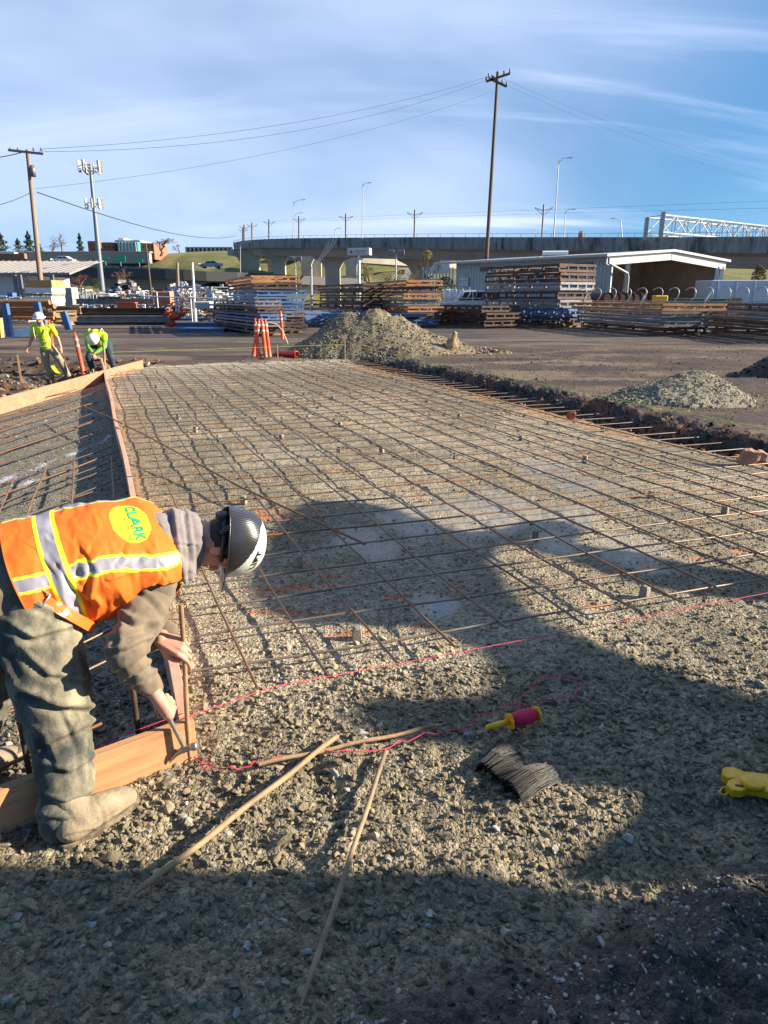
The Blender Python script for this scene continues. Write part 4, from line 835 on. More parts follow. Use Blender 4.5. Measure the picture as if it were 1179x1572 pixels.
# hood bunched on the neck
hm = MB(); rr_ = [.055, .06, .062, .058, .05]
pts = []
for k_, t in enumerate(np.linspace(-2.5, 2.5, 17)):
    q = tor(1.02 + .03 * math.cos(t), .085 * math.sin(t), .012 + .088 * math.cos(t)); pts.append((q, .040 + .012 * math.cos(t * .5)))
for i in range(len(pts) - 1): cap(hm, pts[i][0], pts[i + 1][0], pts[i][1], pts[i + 1][1])
for i in range(len(pts) - 1): cap(hm, pts[i][0] + a_ * .05, pts[i + 1][0] + a_ * .05, pts[i][1] * .72, pts[i + 1][1] * .72)
cap(hm, tor(.93, -.02, .10), tor(.97, .07, .08), .055, .05); cap(hm, tor(.90, .0, .085), tor(1.0, .03, .10), .05, .045)
cap(hm, tor(1.07, .09, .0), at(286, 885, 2.30), .045, .022); cap(hm, tor(1.0, .10, .02), at(283, 872, 2.30), .05, .028); cap(hm, tor(.96, .12, .0), at(270, 865, 2.29), .05, .03)
put('hood', evalmesh(hm, .006, 4, 'hood', lambda V: folds(44, .006, 10, ltv, 2.2)(V) + creases(V, HCR)), HOOD)
# hard hat
hat = MB(); n = 160; Rl, Rf = .114, .140
hb = hp(0, -.008, .028)
def hatp(t, v):                        # t round the head, v 0 rim .. 1 crown
    ph = v * math.pi / 2; c = math.cos(ph) ** .8; return hb + Rt * (Rl * c * math.sin(t)) + Fw * (Rf * c * math.cos(t)) + U * (.142 * math.sin(ph) ** .95)
V = [hatp(2 * math.pi * j / n, v) for v in np.linspace(0, .98, 72) for j in range(n)]
mask_w = []
Fc = [(i * n + j, i * n + (j + 1) % n, (i + 1) * n + (j + 1) % n, (i + 1) * n + j) for i in range(71) for j in range(n)]
hat.add(V, Fc, 0, True); hat.add([V[71 * n + j] for j in range(n)], [tuple(range(n))], 0, True)
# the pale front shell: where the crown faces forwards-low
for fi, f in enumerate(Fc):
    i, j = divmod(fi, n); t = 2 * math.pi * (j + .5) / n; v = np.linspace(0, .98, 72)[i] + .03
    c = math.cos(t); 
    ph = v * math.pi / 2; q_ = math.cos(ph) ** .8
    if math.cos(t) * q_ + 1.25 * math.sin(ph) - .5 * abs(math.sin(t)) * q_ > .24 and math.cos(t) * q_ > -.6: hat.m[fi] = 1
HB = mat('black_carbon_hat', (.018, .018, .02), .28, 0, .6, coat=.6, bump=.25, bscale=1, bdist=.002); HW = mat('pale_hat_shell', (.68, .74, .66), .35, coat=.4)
t = HB.node_tree; wv = t.nodes.new('ShaderNodeTexWave'); wv.inputs['Scale'].default_value = 55; wv.inputs['Distortion'].default_value = 1.5; wv.bands_direction = 'Z'
cx_ = [q for q in t.nodes if q.type == 'TEX_COORD'][0]; t.links.new(cx_.outputs['Object'], wv.inputs[0])
for q in t.nodes:
    if q.type == 'BUMP': t.links.new(wv.outputs[1], q.inputs['Height'])
cr = t.nodes.new('ShaderNodeMixRGB'); cr.inputs[1].default_value = (.012, .012, .014, 1); cr.inputs[2].default_value = (.05, .05, .055, 1); t.links.new(wv.outputs[1], cr.inputs[0]); t.links.new(cr.outputs[0], t.nodes['Principled BSDF'].inputs['Base Color'])
hat_o = hat.build('hard_hat', [HB, HW], man, world=True)
sol = hat_o.modifiers.new('s', 'SOLIDIFY'); sol.thickness = .004; sol.offset = -1
mb = MB(); V = []                      # rim and peak
for j in range(n):
    t_ = 2 * math.pi * j / n; c = max(0, math.cos(t_)); e = .008 + .068 * c ** 2.0; dr = nrm(Rt * math.sin(t_) * Rf + Fw * math.cos(t_) * Rl)
    p0 = hatp(t_, 0); dd_ = nrm(p0 - hb); V += [p0 - dd_ * .002, p0 + dd_ * e - U * (.012 * c), p0 + dd_ * e - U * (.012 * c + .005), p0 - dd_ * .002 - U * .006]
mb.add(V, [(4 * j + k, 4 * ((j + 1) % n) + k, 4 * ((j + 1) % n) + (k + 1) % 4, 4 * j + (k + 1) % 4) for j in range(n) for k in range(4)], 0, True)
mb.build('brim', HB, hat_o, world=True)
BLK = mat('black_strap', (.02, .02, .022), .5)
mb = MB(); mb.lathe(hp(.0, -.122, .0) , [(0, -.012), (.022, -.012), (.026, -.006), (.026, .006), (.020, .010), (0, .010)], 18, ax=(Rt, U, -Fw)); mb.build('adjuster_knob', BLK, hat_o, world=True)
mb = MB(); mb.tube([hp(.092 * math.sin(t_), .112 * math.cos(t_) - .006, .004 - .006 * math.cos(t_)) for t_ in np.linspace(R(75), R(285), 20)], .009, 8); mb.build('headband', BLK, hat_o, world=True)
for s_ in (-1, 1):
    mb = MB(); mb.tube([hatp(R(140) * s_, 0) - U * .004, hp(.075 * s_, -.085, -.004)], .011, 6); mb.build('headband_arm', BLK, hat_o, world=True)
for tt, v in ((62, .18), (108, .30), (80, .52)):
    p = hatp(R(tt) * (1 if True else -1), v); d = nrm(p - hb); a2 = nrm(np.cross(d, U)); mb = MB(); mb.lathe(p, [(.0045, 0), (.0058, .0015), (.0045, .003), (.003, .0015)], 12, ax=(a2, np.cross(d, a2), d)); mb.build('vent_ring', mat('vent_grey', (.12, .12, .12), .4), hat_o, world=True)
def text_mesh(s, bold=0.0, fine=.03):
    cu = bpy.data.curves.new('t', 'FONT'); cu.body = s; cu.align_x = 'CENTER'; cu.align_y = 'CENTER'; cu.offset = bold; cu.resolution_u = 4
    o = bpy.data.objects.new('t', cu); COL.objects.link(o); dg = bpy.context.evaluated_depsgraph_get(); me = bpy.data.meshes.new_from_object(o.evaluated_get(dg))
    bm = bmesh.new(); bm.from_mesh(me); bmesh.ops.triangulate(bm, faces=bm.faces); 
    for _ in range(4):
        es = [e for e in bm.edges if e.calc_length() > .22]
        if not es: break
        bmesh.ops.subdivide_edges(bm, edges=es, cuts=1); bmesh.ops.triangulate(bm, faces=bm.faces)
    V = np.array([v.co[:2] for v in bm.verts]); Fc = [[v.index for v in f.verts] for f in bm.faces]; bm.free(); bpy.data.objects.remove(o); bpy.data.curves.remove(cu); bpy.data.meshes.remove(me); return V, Fc
def wrap(s, f, m, name, parent, bold=0.0):
    V, Fc = text_mesh(s, bold); mb = MB(); mb.add([f(x, y) for x, y in V], Fc); return mb.build(name, m, parent, world=True)
def hatpo(t, v, e=.002): p = hatp(t, v); return p + nrm(p - hb) * e
wrap('LIFT', lambda x, y: hatpo(R(76) + x * .38 + y * .10, .49 + x * .10 - y * .17, .0068), mat('black_print', (.015, .015, .015), .4), 'lettering', hat_o, .035)
# ---------------------------------------------------------- vest
def vest_P(s, t, e=0.0):
    """s along the spine 0..1 (hem to shoulder), t round (0 back, + his right)"""
    s = np.asarray(s, float); t = np.asarray(t, float); c = np.cos(t); sn = np.sin(t)
    hem = .02 + .17 * (1 - c) / 2; ss = hem + (1.0 - hem) * s
    wd = np.interp(ss, [0, .3, .6, .85, .95, 1.02], [.215, .205, .216, .222, .188, .13]); dp = np.interp(ss, [0, .3, .6, .85, .95, 1.02], [.150, .152, .160, .150, .125, .085])
    dn = np.interp(ss, [0, .3, .6, .85, 1.0], [.185, .175, .165, .14, .09])
    k = 2.5; cc = np.sign(c) * np.abs(c) ** (2 / k); s2 = np.sign(sn) * np.abs(sn) ** (2 / k)
    off = np.interp(ss, [0, .5, 1.0], [.0, .02, .005])
    P = pel[None] + a_[None] * (Lt_ * ss)[:, None] + ltv[None] * ((wd + e) * s2)[:, None] + nb[None] * (np.where(c > 0, dp + e, dn + e) * cc + off)[:, None]
    W = P.copy(); tt = W @ a_; W = W + np.outer(tt * .9, a_)
    r = 1 - np.abs(2 * fb(W, 7, 71, 3) - 1) * 1.7; D_ = (P - (pel[None] + a_[None] * (Lt_ * ss)[:, None])); D_ /= np.linalg.norm(D_, axis=1)[:, None]
    amp = (.009 + .010 * (1 - np.abs(c))) * (1 - .9 * np.exp(-((ss - .78) / .16) ** 2 - (t / .5) ** 2)); return P + D_ * (amp * np.clip(r, -1, 1))[:, None]
ns, ntt = 230, 420
S_, T_ = np.meshgrid(np.linspace(0, 1, ns), np.linspace(-math.pi, math.pi, ntt), indexing='ij'); sf_, tf_ = S_.ravel(), T_.ravel()
VP = vest_P(sf_, tf_)
VP = VP + ltv * creases(VP, VCR, 1.0)[:, None] * (np.sin(tf_) > -.2)[:, None]
def vest_col(s, t):
    c = np.tile(np.array([[.80, .145, .008]]), (len(s), 1)); at_t = np.abs(t)
    YE = np.array([.80, .86, .03]); GR = np.array([.27, .265, .31])
    def strip(x, c0, w, y):
        i = np.abs(x - c0) < w / 2; o = (np.abs(x - c0) < w / 2 + y) & ~i; return i, o
    tv = at_t - .03 * np.sin(s * 9); gi, yo = strip(tv, .74 + .10 * s, .25, .055); c[yo] = YE; c[gi] = GR
    gi, yo = strip(s, .25, .085, .022); c[yo] = YE; c[gi] = GR
    c[(s > .985)] = YE; c[(s < .012)] = [.85, .17, .02]
    return c
vc = vest_col(sf_, tf_)
# yellow edging round the armholes, yellow oval on the back
def arm_d(s, t): return np.hypot((s - .80) / .20, (np.abs(t) - 1.86) / .52)
ad = arm_d(sf_, tf_)
SC, OV = .74, (.115, .38)
od = np.hypot((sf_ - SC) / OV[0], (tf_ - .02) / OV[1]); vc[od < 1] = [.86, .78, .02]
FQ = np.arange(ns * ntt).reshape(ns, ntt); FQ = np.stack([FQ[:-1, :-1], FQ[:-1, 1:], FQ[1:, 1:], FQ[1:, :-1]], -1).reshape(-1, 4)
keep = (ad[FQ].min(1) > 1.0) & ~((np.abs(tf_[FQ]).min(1) > 3.06)); FQ = FQ[keep]
me = mesh_np('vest', VP, FQ, True); vcol(me, vc); vest = put('safety_vest', me, ORV)
sol = vest.modifiers.new('s', 'SOLIDIFY'); sol.thickness = .004; sol.offset = 1
def vtext(s_, size, sc_, m, bold=0.0, wide=1.0):
    def f(x, y):
        # reads along t; letters' tops towards the neck
        tt = .02 + x * size * wide / .19; ss = sc_ + y * size / (Lt_ * .97)
        return vest_P(np.array([ss]), np.array([tt]), .0062)[0]
    return wrap(s_, f, m, 'lettering', vest, bold)
GRT = mat('green_print', (.02, .36, .16), .6); BRT = mat('brown_print', (.30, .16, .05), .6); OLT = mat('olive_print', (.50, .52, .04), .6)
vtext('CLARK', .046, SC + .030, GRT, .03, .85); vtext('LAND SEA', .0155, SC - .022, BRT, .01, .8); vtext('CONCRETE', .014, SC - .058, OLT, 0, .8)
# ---------------------------------------------------------- hammer
ham = empty('hammer', tuple(hd_head), 0, 'steel claw hammer in the near worker\'s right hand against the stake', 'hammer')
HST = mat('hammer_steel', (.42, .41, .38), .35, .8, var=.2, vscale=40, dirt=(.3, .26, .2), dscale=20, dlo=.5, dhi=.7)
tip = hd_grip - hx * .05; mb = MB(); mb.tube([tip, hd_grip, hd_grip + (hd_head - hd_grip) * .5, hd_head], [.013, .013, .008, .009], 10); mb.build('handle', HST, ham, world=True)
hv = nrm(at(300, 1136, 2.16) - at(268, 1164, 2.16)); hv = nrm(hv - hx * (hv @ hx)); hw = np.cross(hx, hv); mb = MB()
mb.tube([hd_head - hv * .012, hd_head + hv * .022], [.014, .011], 12); mb.lathe(hd_head + hv * .02, [(0, 0), (.011, 0), (.0155, .012), (.016, .026), (.014, .030), (0, .030)], 16, ax=(hx, hw, hv)); mb.build('head', HST, ham, world=True)
for s_ in (-1, 1): mb = MB(); mb.tube([hd_head - hv * .008 + hw * .004 * s_, hd_head - hv * .035 + hw * .008 * s_ + hx * .006, hd_head - hv * .06 + hw * .012 * s_ + hx * .020, hd_head - hv * .072 + hw * .013 * s_ + hx * .030], [.010, .008, .005, .002], 8); mb.build('claw', HST, ham, world=True)
# ---------------------------------------------------------- far workers
SKF = SKIN; HV = mat('lime_cloth', (.50, .72, .02), .85, var=.2, vscale=7, bump=.5, bscale=30, bdist=.02); HVG = mat('green_sleeve', (.14, .42, .05), .85, var=.15, vscale=6); TAN = mat('tan_pants', (.34, .26, .17), .9, var=.2, vscale=6); DEN = mat('dark_jeans', (.03, .045, .07), .9, var=.3, vscale=8, dirt=(.12, .11, .09), dscale=5, dlo=.55, dhi=.7)
WHH = mat('white_hard_hat', (.74, .71, .64), .35, coat=.3); REF = mat('reflective_tape', (.60, .50, .36), .5)
def strip_on(mb, pts, w, nrms):
    V = []
    for p, n_ in zip(pts, nrms): V.append(p)
def far_worker(loc, scale, J, label, mats, tape):
    o = empty('person', loc, 0, label, 'person'); S = lambda k: np.array(J[k], float)
    def mk(nm, prims, m, vox=.018, disp=None, par=None):
        mb = MB()
        for p in prims:
            if p[0] == 'c': cap(mb, *p[1:])
            else: ell(mb, *p[1:])
        me = evalmesh(mb, vox, 3, nm, disp); q = link(nm, me, m, par or o); return q
    P = [('c', S('pel'), S('chest'), .12, .13), ('c', S('chest'), S('neck'), .12, .055), ('c', S('neck'), S('head'), .052, .06), ('e', S('head') + nrm(S('head') - S('neck')) * .03, (.078, .09, .105)), ('e', S('head') + S('face') * .06 - [0, 0, .0], (.05, .05, .06)), ('e', S('head') + S('face') * .105, (.014, .016, .02))]
    for s_ in 'rl':
        P += [('c', S('chest') * .3 + S(s_ + 'sh') * .7, S(s_ + 'el'), .055, .042), ('c', S(s_ + 'el'), S(s_ + 'wr'), .042, .028), ('c', S(s_ + 'hip'), S(s_ + 'kn'), .08, .055), ('c', S(s_ + 'kn'), S(s_ + 'an'), .055, .04)]
    mb = MB()
    for p in P:
        if p[0] == 'c': cap(mb, *p[1:])
        else: ell(mb, *p[1:])
    for s_, sd_ in (('r', 1), ('l', -1)):
        d = nrm(S(s_ + 'wr') - S(s_ + 'el')); hand(mb, S(s_ + 'wr'), d, nrm(np.cross(d, [sd_ * .3, 1, .2])), sd_, [(20, 30, 20)] * 4, [(.045, .045, -.01), (.07, .05, -.02), (.09, .045, -.02)], 1.05, .08)
    b = link('body', evalmesh(mb, .008, 1, 'body'), SKF, o)
    fl = folds(60, .012, 7, (0, 0, 1), 2)
    mk('trousers', [('c', S('pel'), S(s_ + 'hip'), .135, .115) for s_ in 'rl'] + [('c', S(s_ + 'hip'), S(s_ + 'kn'), .112, .09) for s_ in 'rl'] + [('c', S(s_ + 'kn'), S(s_ + 'an') + [0, 0, .04], .09, .072) for s_ in 'rl'], mats[1], .016, fl)
    up_ = nrm(S('chest') - S('pel')); sh = [('c', S('pel') + up_ * .02, S('chest'), .155, .165), ('c', S('chest'), S('rsh'), .155, .085), ('c', S('chest'), S('lsh'), .155, .085)]
    sh += [('c', S(s_ + 'sh'), S(s_ + 'sh') * (1 - mats[3]) + S(s_ + 'el') * mats[3], .08, .072) for s_ in 'rl']
    mk('shirt', sh, mats[0], .014, folds(66, .010, 8, (0, 0, 1), 1.6))
    if mats[2] is not None: mk('sleeves', [('c', S(s_ + 'sh') * .6 + S(s_ + 'el') * .4, S(s_ + 'el'), .078, .062) for s_ in 'rl'] + [('c', S(s_ + 'el'), S(s_ + 'wr'), .062, .045) for s_ in 'rl'], mats[2], .014)
    for s_ in 'rl':
        an = S(s_ + 'an'); f = S('foot'); mk('boot', [('c', an + [0, 0, .06], an + [0, 0, -.02], .065, .06), ('c', an + [0, 0, -.035], an + f * .15 + [0, 0, -.045], .055, .042)], BOOT, .014)
    hc = S('head') + S('hatup') * .055; u = nrm(S('hatup')); a = nrm(np.cross(u, [.3, 1, .1])); b_ = np.cross(u, a)
    mb = MB(); mb.lathe(hc, [(.175, -.012), (.176, -.004), (.142, .008), (.136, .03), (.125, .075), (.095, .118), (.05, .14), (0, .146)], 28, ax=(a, b_, u)); h_ = mb.build('hard_hat', WHH, o)
    for pts in tape:
        mb = MB(); mb.tube([np.array(p) for p in pts], .013, 6); q = mb.build('reflective_tape', REF, o)
    return o
# standing worker: faces the camera, looks down to his right hand
pw = at(80, 560, 17.4); 
fw1 = far_worker((pw[0], 17.4, -.36), 1, dict(pel=(-.05, 0, .95), chest=(-.10, -.03, 1.38), neck=(-.11, -.05, 1.60), head=(-.12, -.10, 1.70), face=(-.2, -.95, -.3), hatup=(-.05, -.20, .98),
    rsh=(-.33, -.02, 1.50), rel=(-.44, -.04, 1.20), rwr=(-.50, -.16, .96), lsh=(.12, -.02, 1.50), lel=(.26, 0, 1.22), lwr=(.36, -.10, .95), rhip=(-.16, 0, .88), rkn=(-.10, -.10, .48), ran=(-.06, -.02, .08), lhip=(.07, 0, .88), lkn=(.33, -.16, .58), lan=(.44, -.04, .10), foot=(.2, -1, 0)),
    'standing worker in lime vest, white hard hat and tan pants in the ditch', (HV, TAN, None, .62),
    [[(-.29, -.165, 1.50), (-.27, -.205, 1.35), (-.25, -.20, 1.15)], [(.08, -.165, 1.50), (.08, -.20, 1.35), (.08, -.19, 1.15)], [(-.29, -.10, 1.14), (-.17, -.19, 1.11), (.0, -.20, 1.11), (.11, -.10, 1.14)], [(-.27, -.10, 1.0), (-.17, -.165, .98), (.0, -.17, .98), (.09, -.10, 1.0)]])
# stooping worker
fw1.scale = (.9, .9, .9)
pw = at(153, 560, 18.3)
fw2 = far_worker((pw[0], 18.3, -.26), 1, dict(pel=(-.02, .30, .86), chest=(-.01, -.02, 1.06), neck=(.02, -.20, 1.02), head=(.04, -.30, .96), face=(.0, -.5, -.85), hatup=(.02, -.88, .42),
    rsh=(-.24, -.04, 1.04), rel=(-.20, -.10, .72), rwr=(-.03, -.28, .58), lsh=(.24, -.04, 1.06), lel=(.24, -.10, .76), lwr=(.06, -.28, .62), rhip=(-.18, .30, .80), rkn=(-.32, .10, .46), ran=(-.30, .20, .08), lhip=(.18, .30, .80), lkn=(.30, .08, .46), lan=(.30, .22, .08), foot=(0, -1, 0)),
    'stooping worker in lime vest and white hard hat at the far corner of the forms', (HV, DEN, HVG, .35),
    [[(-.17, .20, 1.13), (-.17, .02, 1.235), (-.15, -.12, 1.17)], [(.15, .20, 1.13), (.17, .02, 1.235), (.17, -.12, 1.17)]])
fw2.scale = (.95, .95, .95)
st2 = g(160, 566, 0); stake((st2[0], st2[1] + .05), .62, .03, 'stake under the hands of the stooping far worker')
# ---------------------------------------------------------- unseen stand-in added beyond the right edge, shaped to cast the gravel shadows
XM = 6.0; TEL = math.tan(R(SUN_EL))
caster = empty('shadow_caster', (XM, 1.5, 0), 0, 'yellow digger-shaped stand-in added out of view at right to cast the long shadows', 'shadow_caster')
EY = mat('machine_yellow', (.62, .38, .03), .45, var=.1, vscale=4, dirt=(.3, .24, .15), dscale=3); EB = mat('machine_black', (.04, .04, .04), .6); EG = mat('cab_glass', (.03, .04, .05), .08)
def slab_yz(poly, x0, x1, nm, m):
    mb = MB(); mb.prism([(y - 1.5, z) for y, z in poly], x0, x1, f=lambda a, b, h: (h, a, b)); return mb.build(nm, m, caster, bevel=.03)
def sh(px, py, x=None):  # outline point of the added caster, from where its shadow should land
    p = g(px, py); return (p[1], (XM - p[0]) * TEL)
slab_yz([(-3.0, .75), (1.62, .75), (sh(880, 1378)), (sh(870, 1370)), (sh(700, 1340)), (sh(640, 1332)), (1.70, 2.9), (1.71, 4.05), (-3.0, 4.05)], -.02, .5, 'caster_side', EY)
slab_yz([(-2.9, .78), (1.5, .78), (1.5, 3.9), (-2.9, 3.9)], .5, 2.4, 'house', EY)
slab_yz([(1.5, .95), sh(900, 1330), sh(905, 1305), sh(965, 1258), sh(978, 1230), sh(930, 1205), sh(840, 1195), sh(735, 1182), sh(700, 1152), sh(600, 1138), sh(545, 1125), sh(520, 1105), sh(522, 1085), sh(560, 1075), sh(630, 1082), sh(700, 1078), sh(738, 1055), sh(728, 1010), sh(690, 985), sh(640, 970), sh(520, 960), sh(425, 958), sh(385, 930), sh(372, 880), sh(400, 830), sh(435, 785), sh(470, 768), sh(530, 778), sh(600, 800), sh(660, 820), sh(760, 812), sh(810, 798), sh(835, 812), (4.66, 2.2), sh(920, 850), sh(1010, 872), sh(1110, 885), sh(1220, 905), sh(1240, 930), sh(1150, 925), sh(1050, 915), sh(950, 890), sh(850, 855), sh(790, 838), sh(700, 838), sh(680, 862), sh(700, 900), sh(722, 940), sh(765, 965), sh(830, 995), sh(960, 1045), sh(1120, 1080), sh(1300, 1100), (2.4, .95)], 0, .35, 'caster_outline', EY)
for dx in (0, 1.7): slab_yz([(-2.8, .02), (2.2, .02), (2.7, .3), (2.6, .7), (2.2, .85), (-2.8, .85), (-3.2, .5)], dx + .15, dx + .65, 'track', EB)
slab_yz([(.2, 2.2), (1.3, 2.2), (1.3, 3.6), (.2, 3.6)], -.03, -.021, 'window', EG)
# ================================================================== THE YARD
def Z0(px, py, Y): return at(px, py, Y)
RUST = mat('rusty_steel', (.115, .068, .048), .75, .2, var=.3, vscale=3, dirt=(.055, .042, .038), dscale=1.2, dlo=.45, dhi=.65, bump=.2, bscale=20)
RUSTO = mat('orange_rusty_steel', (.40, .20, .085), .7, .15, var=.25, vscale=3, dirt=(.20, .11, .07), dscale=2, dlo=.5, dhi=.7)
BLU = mat('blue_paint_steel', (.07, .15, .32), .5, .1, var=.2, vscale=3, dirt=(.13, .10, .09), dscale=1.5, dlo=.55, dhi=.68)
GRYS = mat('grey_steel', (.20, .20, .21), .5, .4, var=.2, vscale=3, dirt=(.2, .12, .08), dscale=2, dlo=.52, dhi=.7)
LGS = mat('pale_steel', (.42, .41, .40), .5, .3, var=.2, vscale=4, dirt=(.25, .16, .1), dscale=3, dlo=.55, dhi=.7)
TIM = mat('weathered_timber', (.30, .20, .11), .85, var=.25, vscale=2, stretch=(1, 1, 8), bump=.2, bscale=15)
GALV = mat('galvanised_steel', (.46, .47, .48), .45, .5, var=.1, vscale=5); DRK = mat('dark_void', (.02, .02, .02), .9)
FR_CACHE = {}
def frame_proto(L, W, h, m, nlp, nwp, key):
    """box frame: upper and lower rectangular chords with short posts between (origin: middle of its base)"""
    k = (round(L, 2), round(W, 2), round(h, 2), m.name, nlp, nwp)
    if k in FR_CACHE: return copy_tree(FR_CACHE[k])
    o = empty('steel_crib'); c = h * .30
    for nm, z in (('lower_chord', c / 2 + .01), ('upper_chord', h - c / 2 - .01)):
        mb = MB(); t = .13
        for s in (-1, 1): mb.box((0, s * (W / 2 - t / 2), z), (L, t, c)); mb.box((s * (L / 2 - t / 2), 0, z), (t * .95, W - 2 * t - .004, c * .98))
        for x in np.linspace(-L / 2, L / 2, 4)[1:-1]: mb.box((x, 0, z), (t * .7, W - 2 * t - .004, c * .7))
        mb.build(nm, m, o)
    pm = MB().box((0, 0, 0), (.10, .10, h - 2 * c - .02)).build('post', m, o); first = True
    P = [(x, s * (W / 2 - .07)) for x in np.linspace(-L / 2 + .12, L / 2 - .12, nlp) for s in (-1, 1)] + [(s * (L / 2 - .07), y) for y in np.linspace(-W / 2, W / 2, nwp + 2)[1:-1] for s in (-1, 1)]
    for x, y in P:
        q = pm if first else pm.copy()
        if not first: COL.objects.link(q)
        q.location = (x, y, h / 2); first = False
    FR_CACHE[k] = o; return o
def stack(corner, left, right, layers, h, where, seed, nlp=5, nwp=2, wlen=None, gap=.02, z0=.12):
    """corner = nearest lower corner (px), left/right = the neighbouring lower corners"""
    c = g(*corner)[:2]; l = g(*left)[:2] if len(left) == 2 else np.array(left[:2]); lv = l - c; L = np.linalg.norm(lv); u = lv / L; v = np.array([-u[1], u[0]])
    if v[0] < 0: v = -v
    W = wlen; mid = c + u * L / 2 + v * W / 2; az = math.atan2(u[1], u[0]); r = random.Random(seed); z = z0
    for i, (m, lab, dl, dw) in enumerate(layers):
        o = frame_proto(L + dl, W + dw, h, m, nlp, nwp, seed)
        n = len(layers); order = 'bottom frame' if i == 0 else 'topmost frame' if i == n - 1 else '%s frame from the bottom' % ['', 'second', 'third', 'fourth', 'fifth', 'sixth', 'seventh', 'eighth'][i]
        o.location = (mid[0] + r.uniform(-.10, .10) - u[0] * 0, mid[1] + r.uniform(-.08, .08), z); o.rotation_euler = (0, 0, az + r.uniform(-.015, .015)); z += h + gap
        tag(o, '%s, %s of %s' % (lab.replace(' steel', '').replace(' painted', ''), order.replace(' frame', '').replace(' from the bottom', ' from bottom'), where), 'steel frame', 'steel frames stacked in the yard')
    for k, t in enumerate((.12, .88)):          # timber bearers
        p = c + u * L * t + v * W / 2; o = MB().box((0, 0, 0), (.15, W + .2, z0), 0).build('timber_bearer', TIM, loc=(p[0], p[1], z0 / 2)); o.rotation_euler = (0, 0, az)
        tag(o, 'timber bearer under %s, %s end' % (where, 'nearer' if k == 0 else 'farther'), 'timber bearer')
    return mid, az, z
R1 = (RUST, 'brown rusty steel frame', 0, 0); O1 = (RUSTO, 'orange rusty steel frame', 0, 0); B1 = (BLU, 'blue painted steel frame', 0, 0); G1 = (GRYS, 'dark grey steel frame', 0, 0); P1_ = (LGS, 'pale grey steel frame', 0, 0)
def vr(t, dl, dw): return (t[0], t[1], dl, dw)
stack((856, 504), (741, 498), None, [vr(R1, .1, -.3), vr(B1, .2, -.5), vr(G1, .05, -.1), vr(R1, 0, 0), vr(G1, -.1, .1), vr(R1, -.2, .2), vr(R1, -.3, .25)], .46, 'the tallest stack by the metal building', 1, 6, 3, 2.6)
stack((394, 513), (352, 501), None, [vr(R1, .2, .2), vr(R1, 0, .1), vr(G1, -.1, 0), vr(B1, 0, .05), vr(B1, .1, .1), vr(B1, .1, .05), vr(R1, .1, 0), vr(O1, 0, 0)], .30, 'the rusty and blue stack at left', 2, 4, 3, 2.35)
stack((558, 499), (492, 492), None, [R1, vr(G1, .1, 0), R1, vr(R1, -.1, 0), vr(R1, 0, .1), vr(R1, .1, 0)], .38, 'the brown stack left of the middle', 3, 6, 2, 2.0)
stack((622, 503), (560, 495), None, [vr(B1, 0, -.2), R1, vr(O1, .1, 0), G1, vr(O1, .1, .1), vr(R1, 0, 0), vr(O1, .1, 0)], .34, 'the stack behind the large mound', 4, 6, 2, 2.2)
stack((742, 505), (665, 499), None, [R1, vr(R1, .1, 0), vr(R1, -.1, .1)], .36, 'the low stack before the pickup', 5, 8, 3, 2.4)
stack((1013, 517), (884, 504), None, [vr(R1, -.1, -.4), vr(G1, .1, -.2), vr(G1, 0, 0), vr(O1, .5, .6)], .32, 'the low stack with orange ends', 6, 4, 3, 2.5, z0=.08)
stack((1230, 528), (1080, 510), None, [vr(R1, 0, 0), vr(R1, .3, 0), vr(G1, .2, 0), vr(R1, .5, .2)], .31, 'the low stack at the right edge', 7, 5, 3, 2.5)
stack((398, 517), (330, 505), None, [R1, vr(G1, .1, 0), vr(B1, -.1, 0), vr(R1, 0, 0), vr(G1, .1, 0)], .27, 'the stack touching the blue stack\'s left', 8, 5, 2, 1.2)
stack((350, 508), (318, 498), None, [G1, vr(R1, .1, 0), vr(R1, 0, 0)], .38, 'the short stack by the blue plates', 9, 4, 3, 2.2)
stack((470, 502), (452, 500), None, [vr(B1, 0, 0), vr(B1, .2, .1)], .36, 'the low blue pair left of the mound', 10, 3, 4, 4.8)
stack((275, 492), (268, 490), None, [G1, R1, vr(G1, .1, 0)], .40, 'the dark rack by the red clamps', 11, 3, 5, 2.6)
# flat plates
for k, (px, py, z, m, lab, s_) in enumerate([(306, 505, .30, BLU, 'blue steel plate on top of the pair by the dark rack', (2.6, 1.8)), (312, 509, .12, BLU, 'lower blue steel plate beside the dark rack', (2.4, 1.6)), (575, 503, .75, BLU, 'long bright blue plate behind the gravel mound\'s left shoulder', (6.0, 1.2))]):
    p = g(px, py); mb = MB(); mb.box((0, 0, 0), (s_[0], s_[1], .09)); mb.box((0, -s_[1] / 2 - .03, -.06), (s_[0], .06, .2)); o = mb.build('steel_plate', m, loc=(p[0], p[1] + .5, z)); o.rotation_euler = (0, 0, -.06); tag(o, lab, 'steel plate')
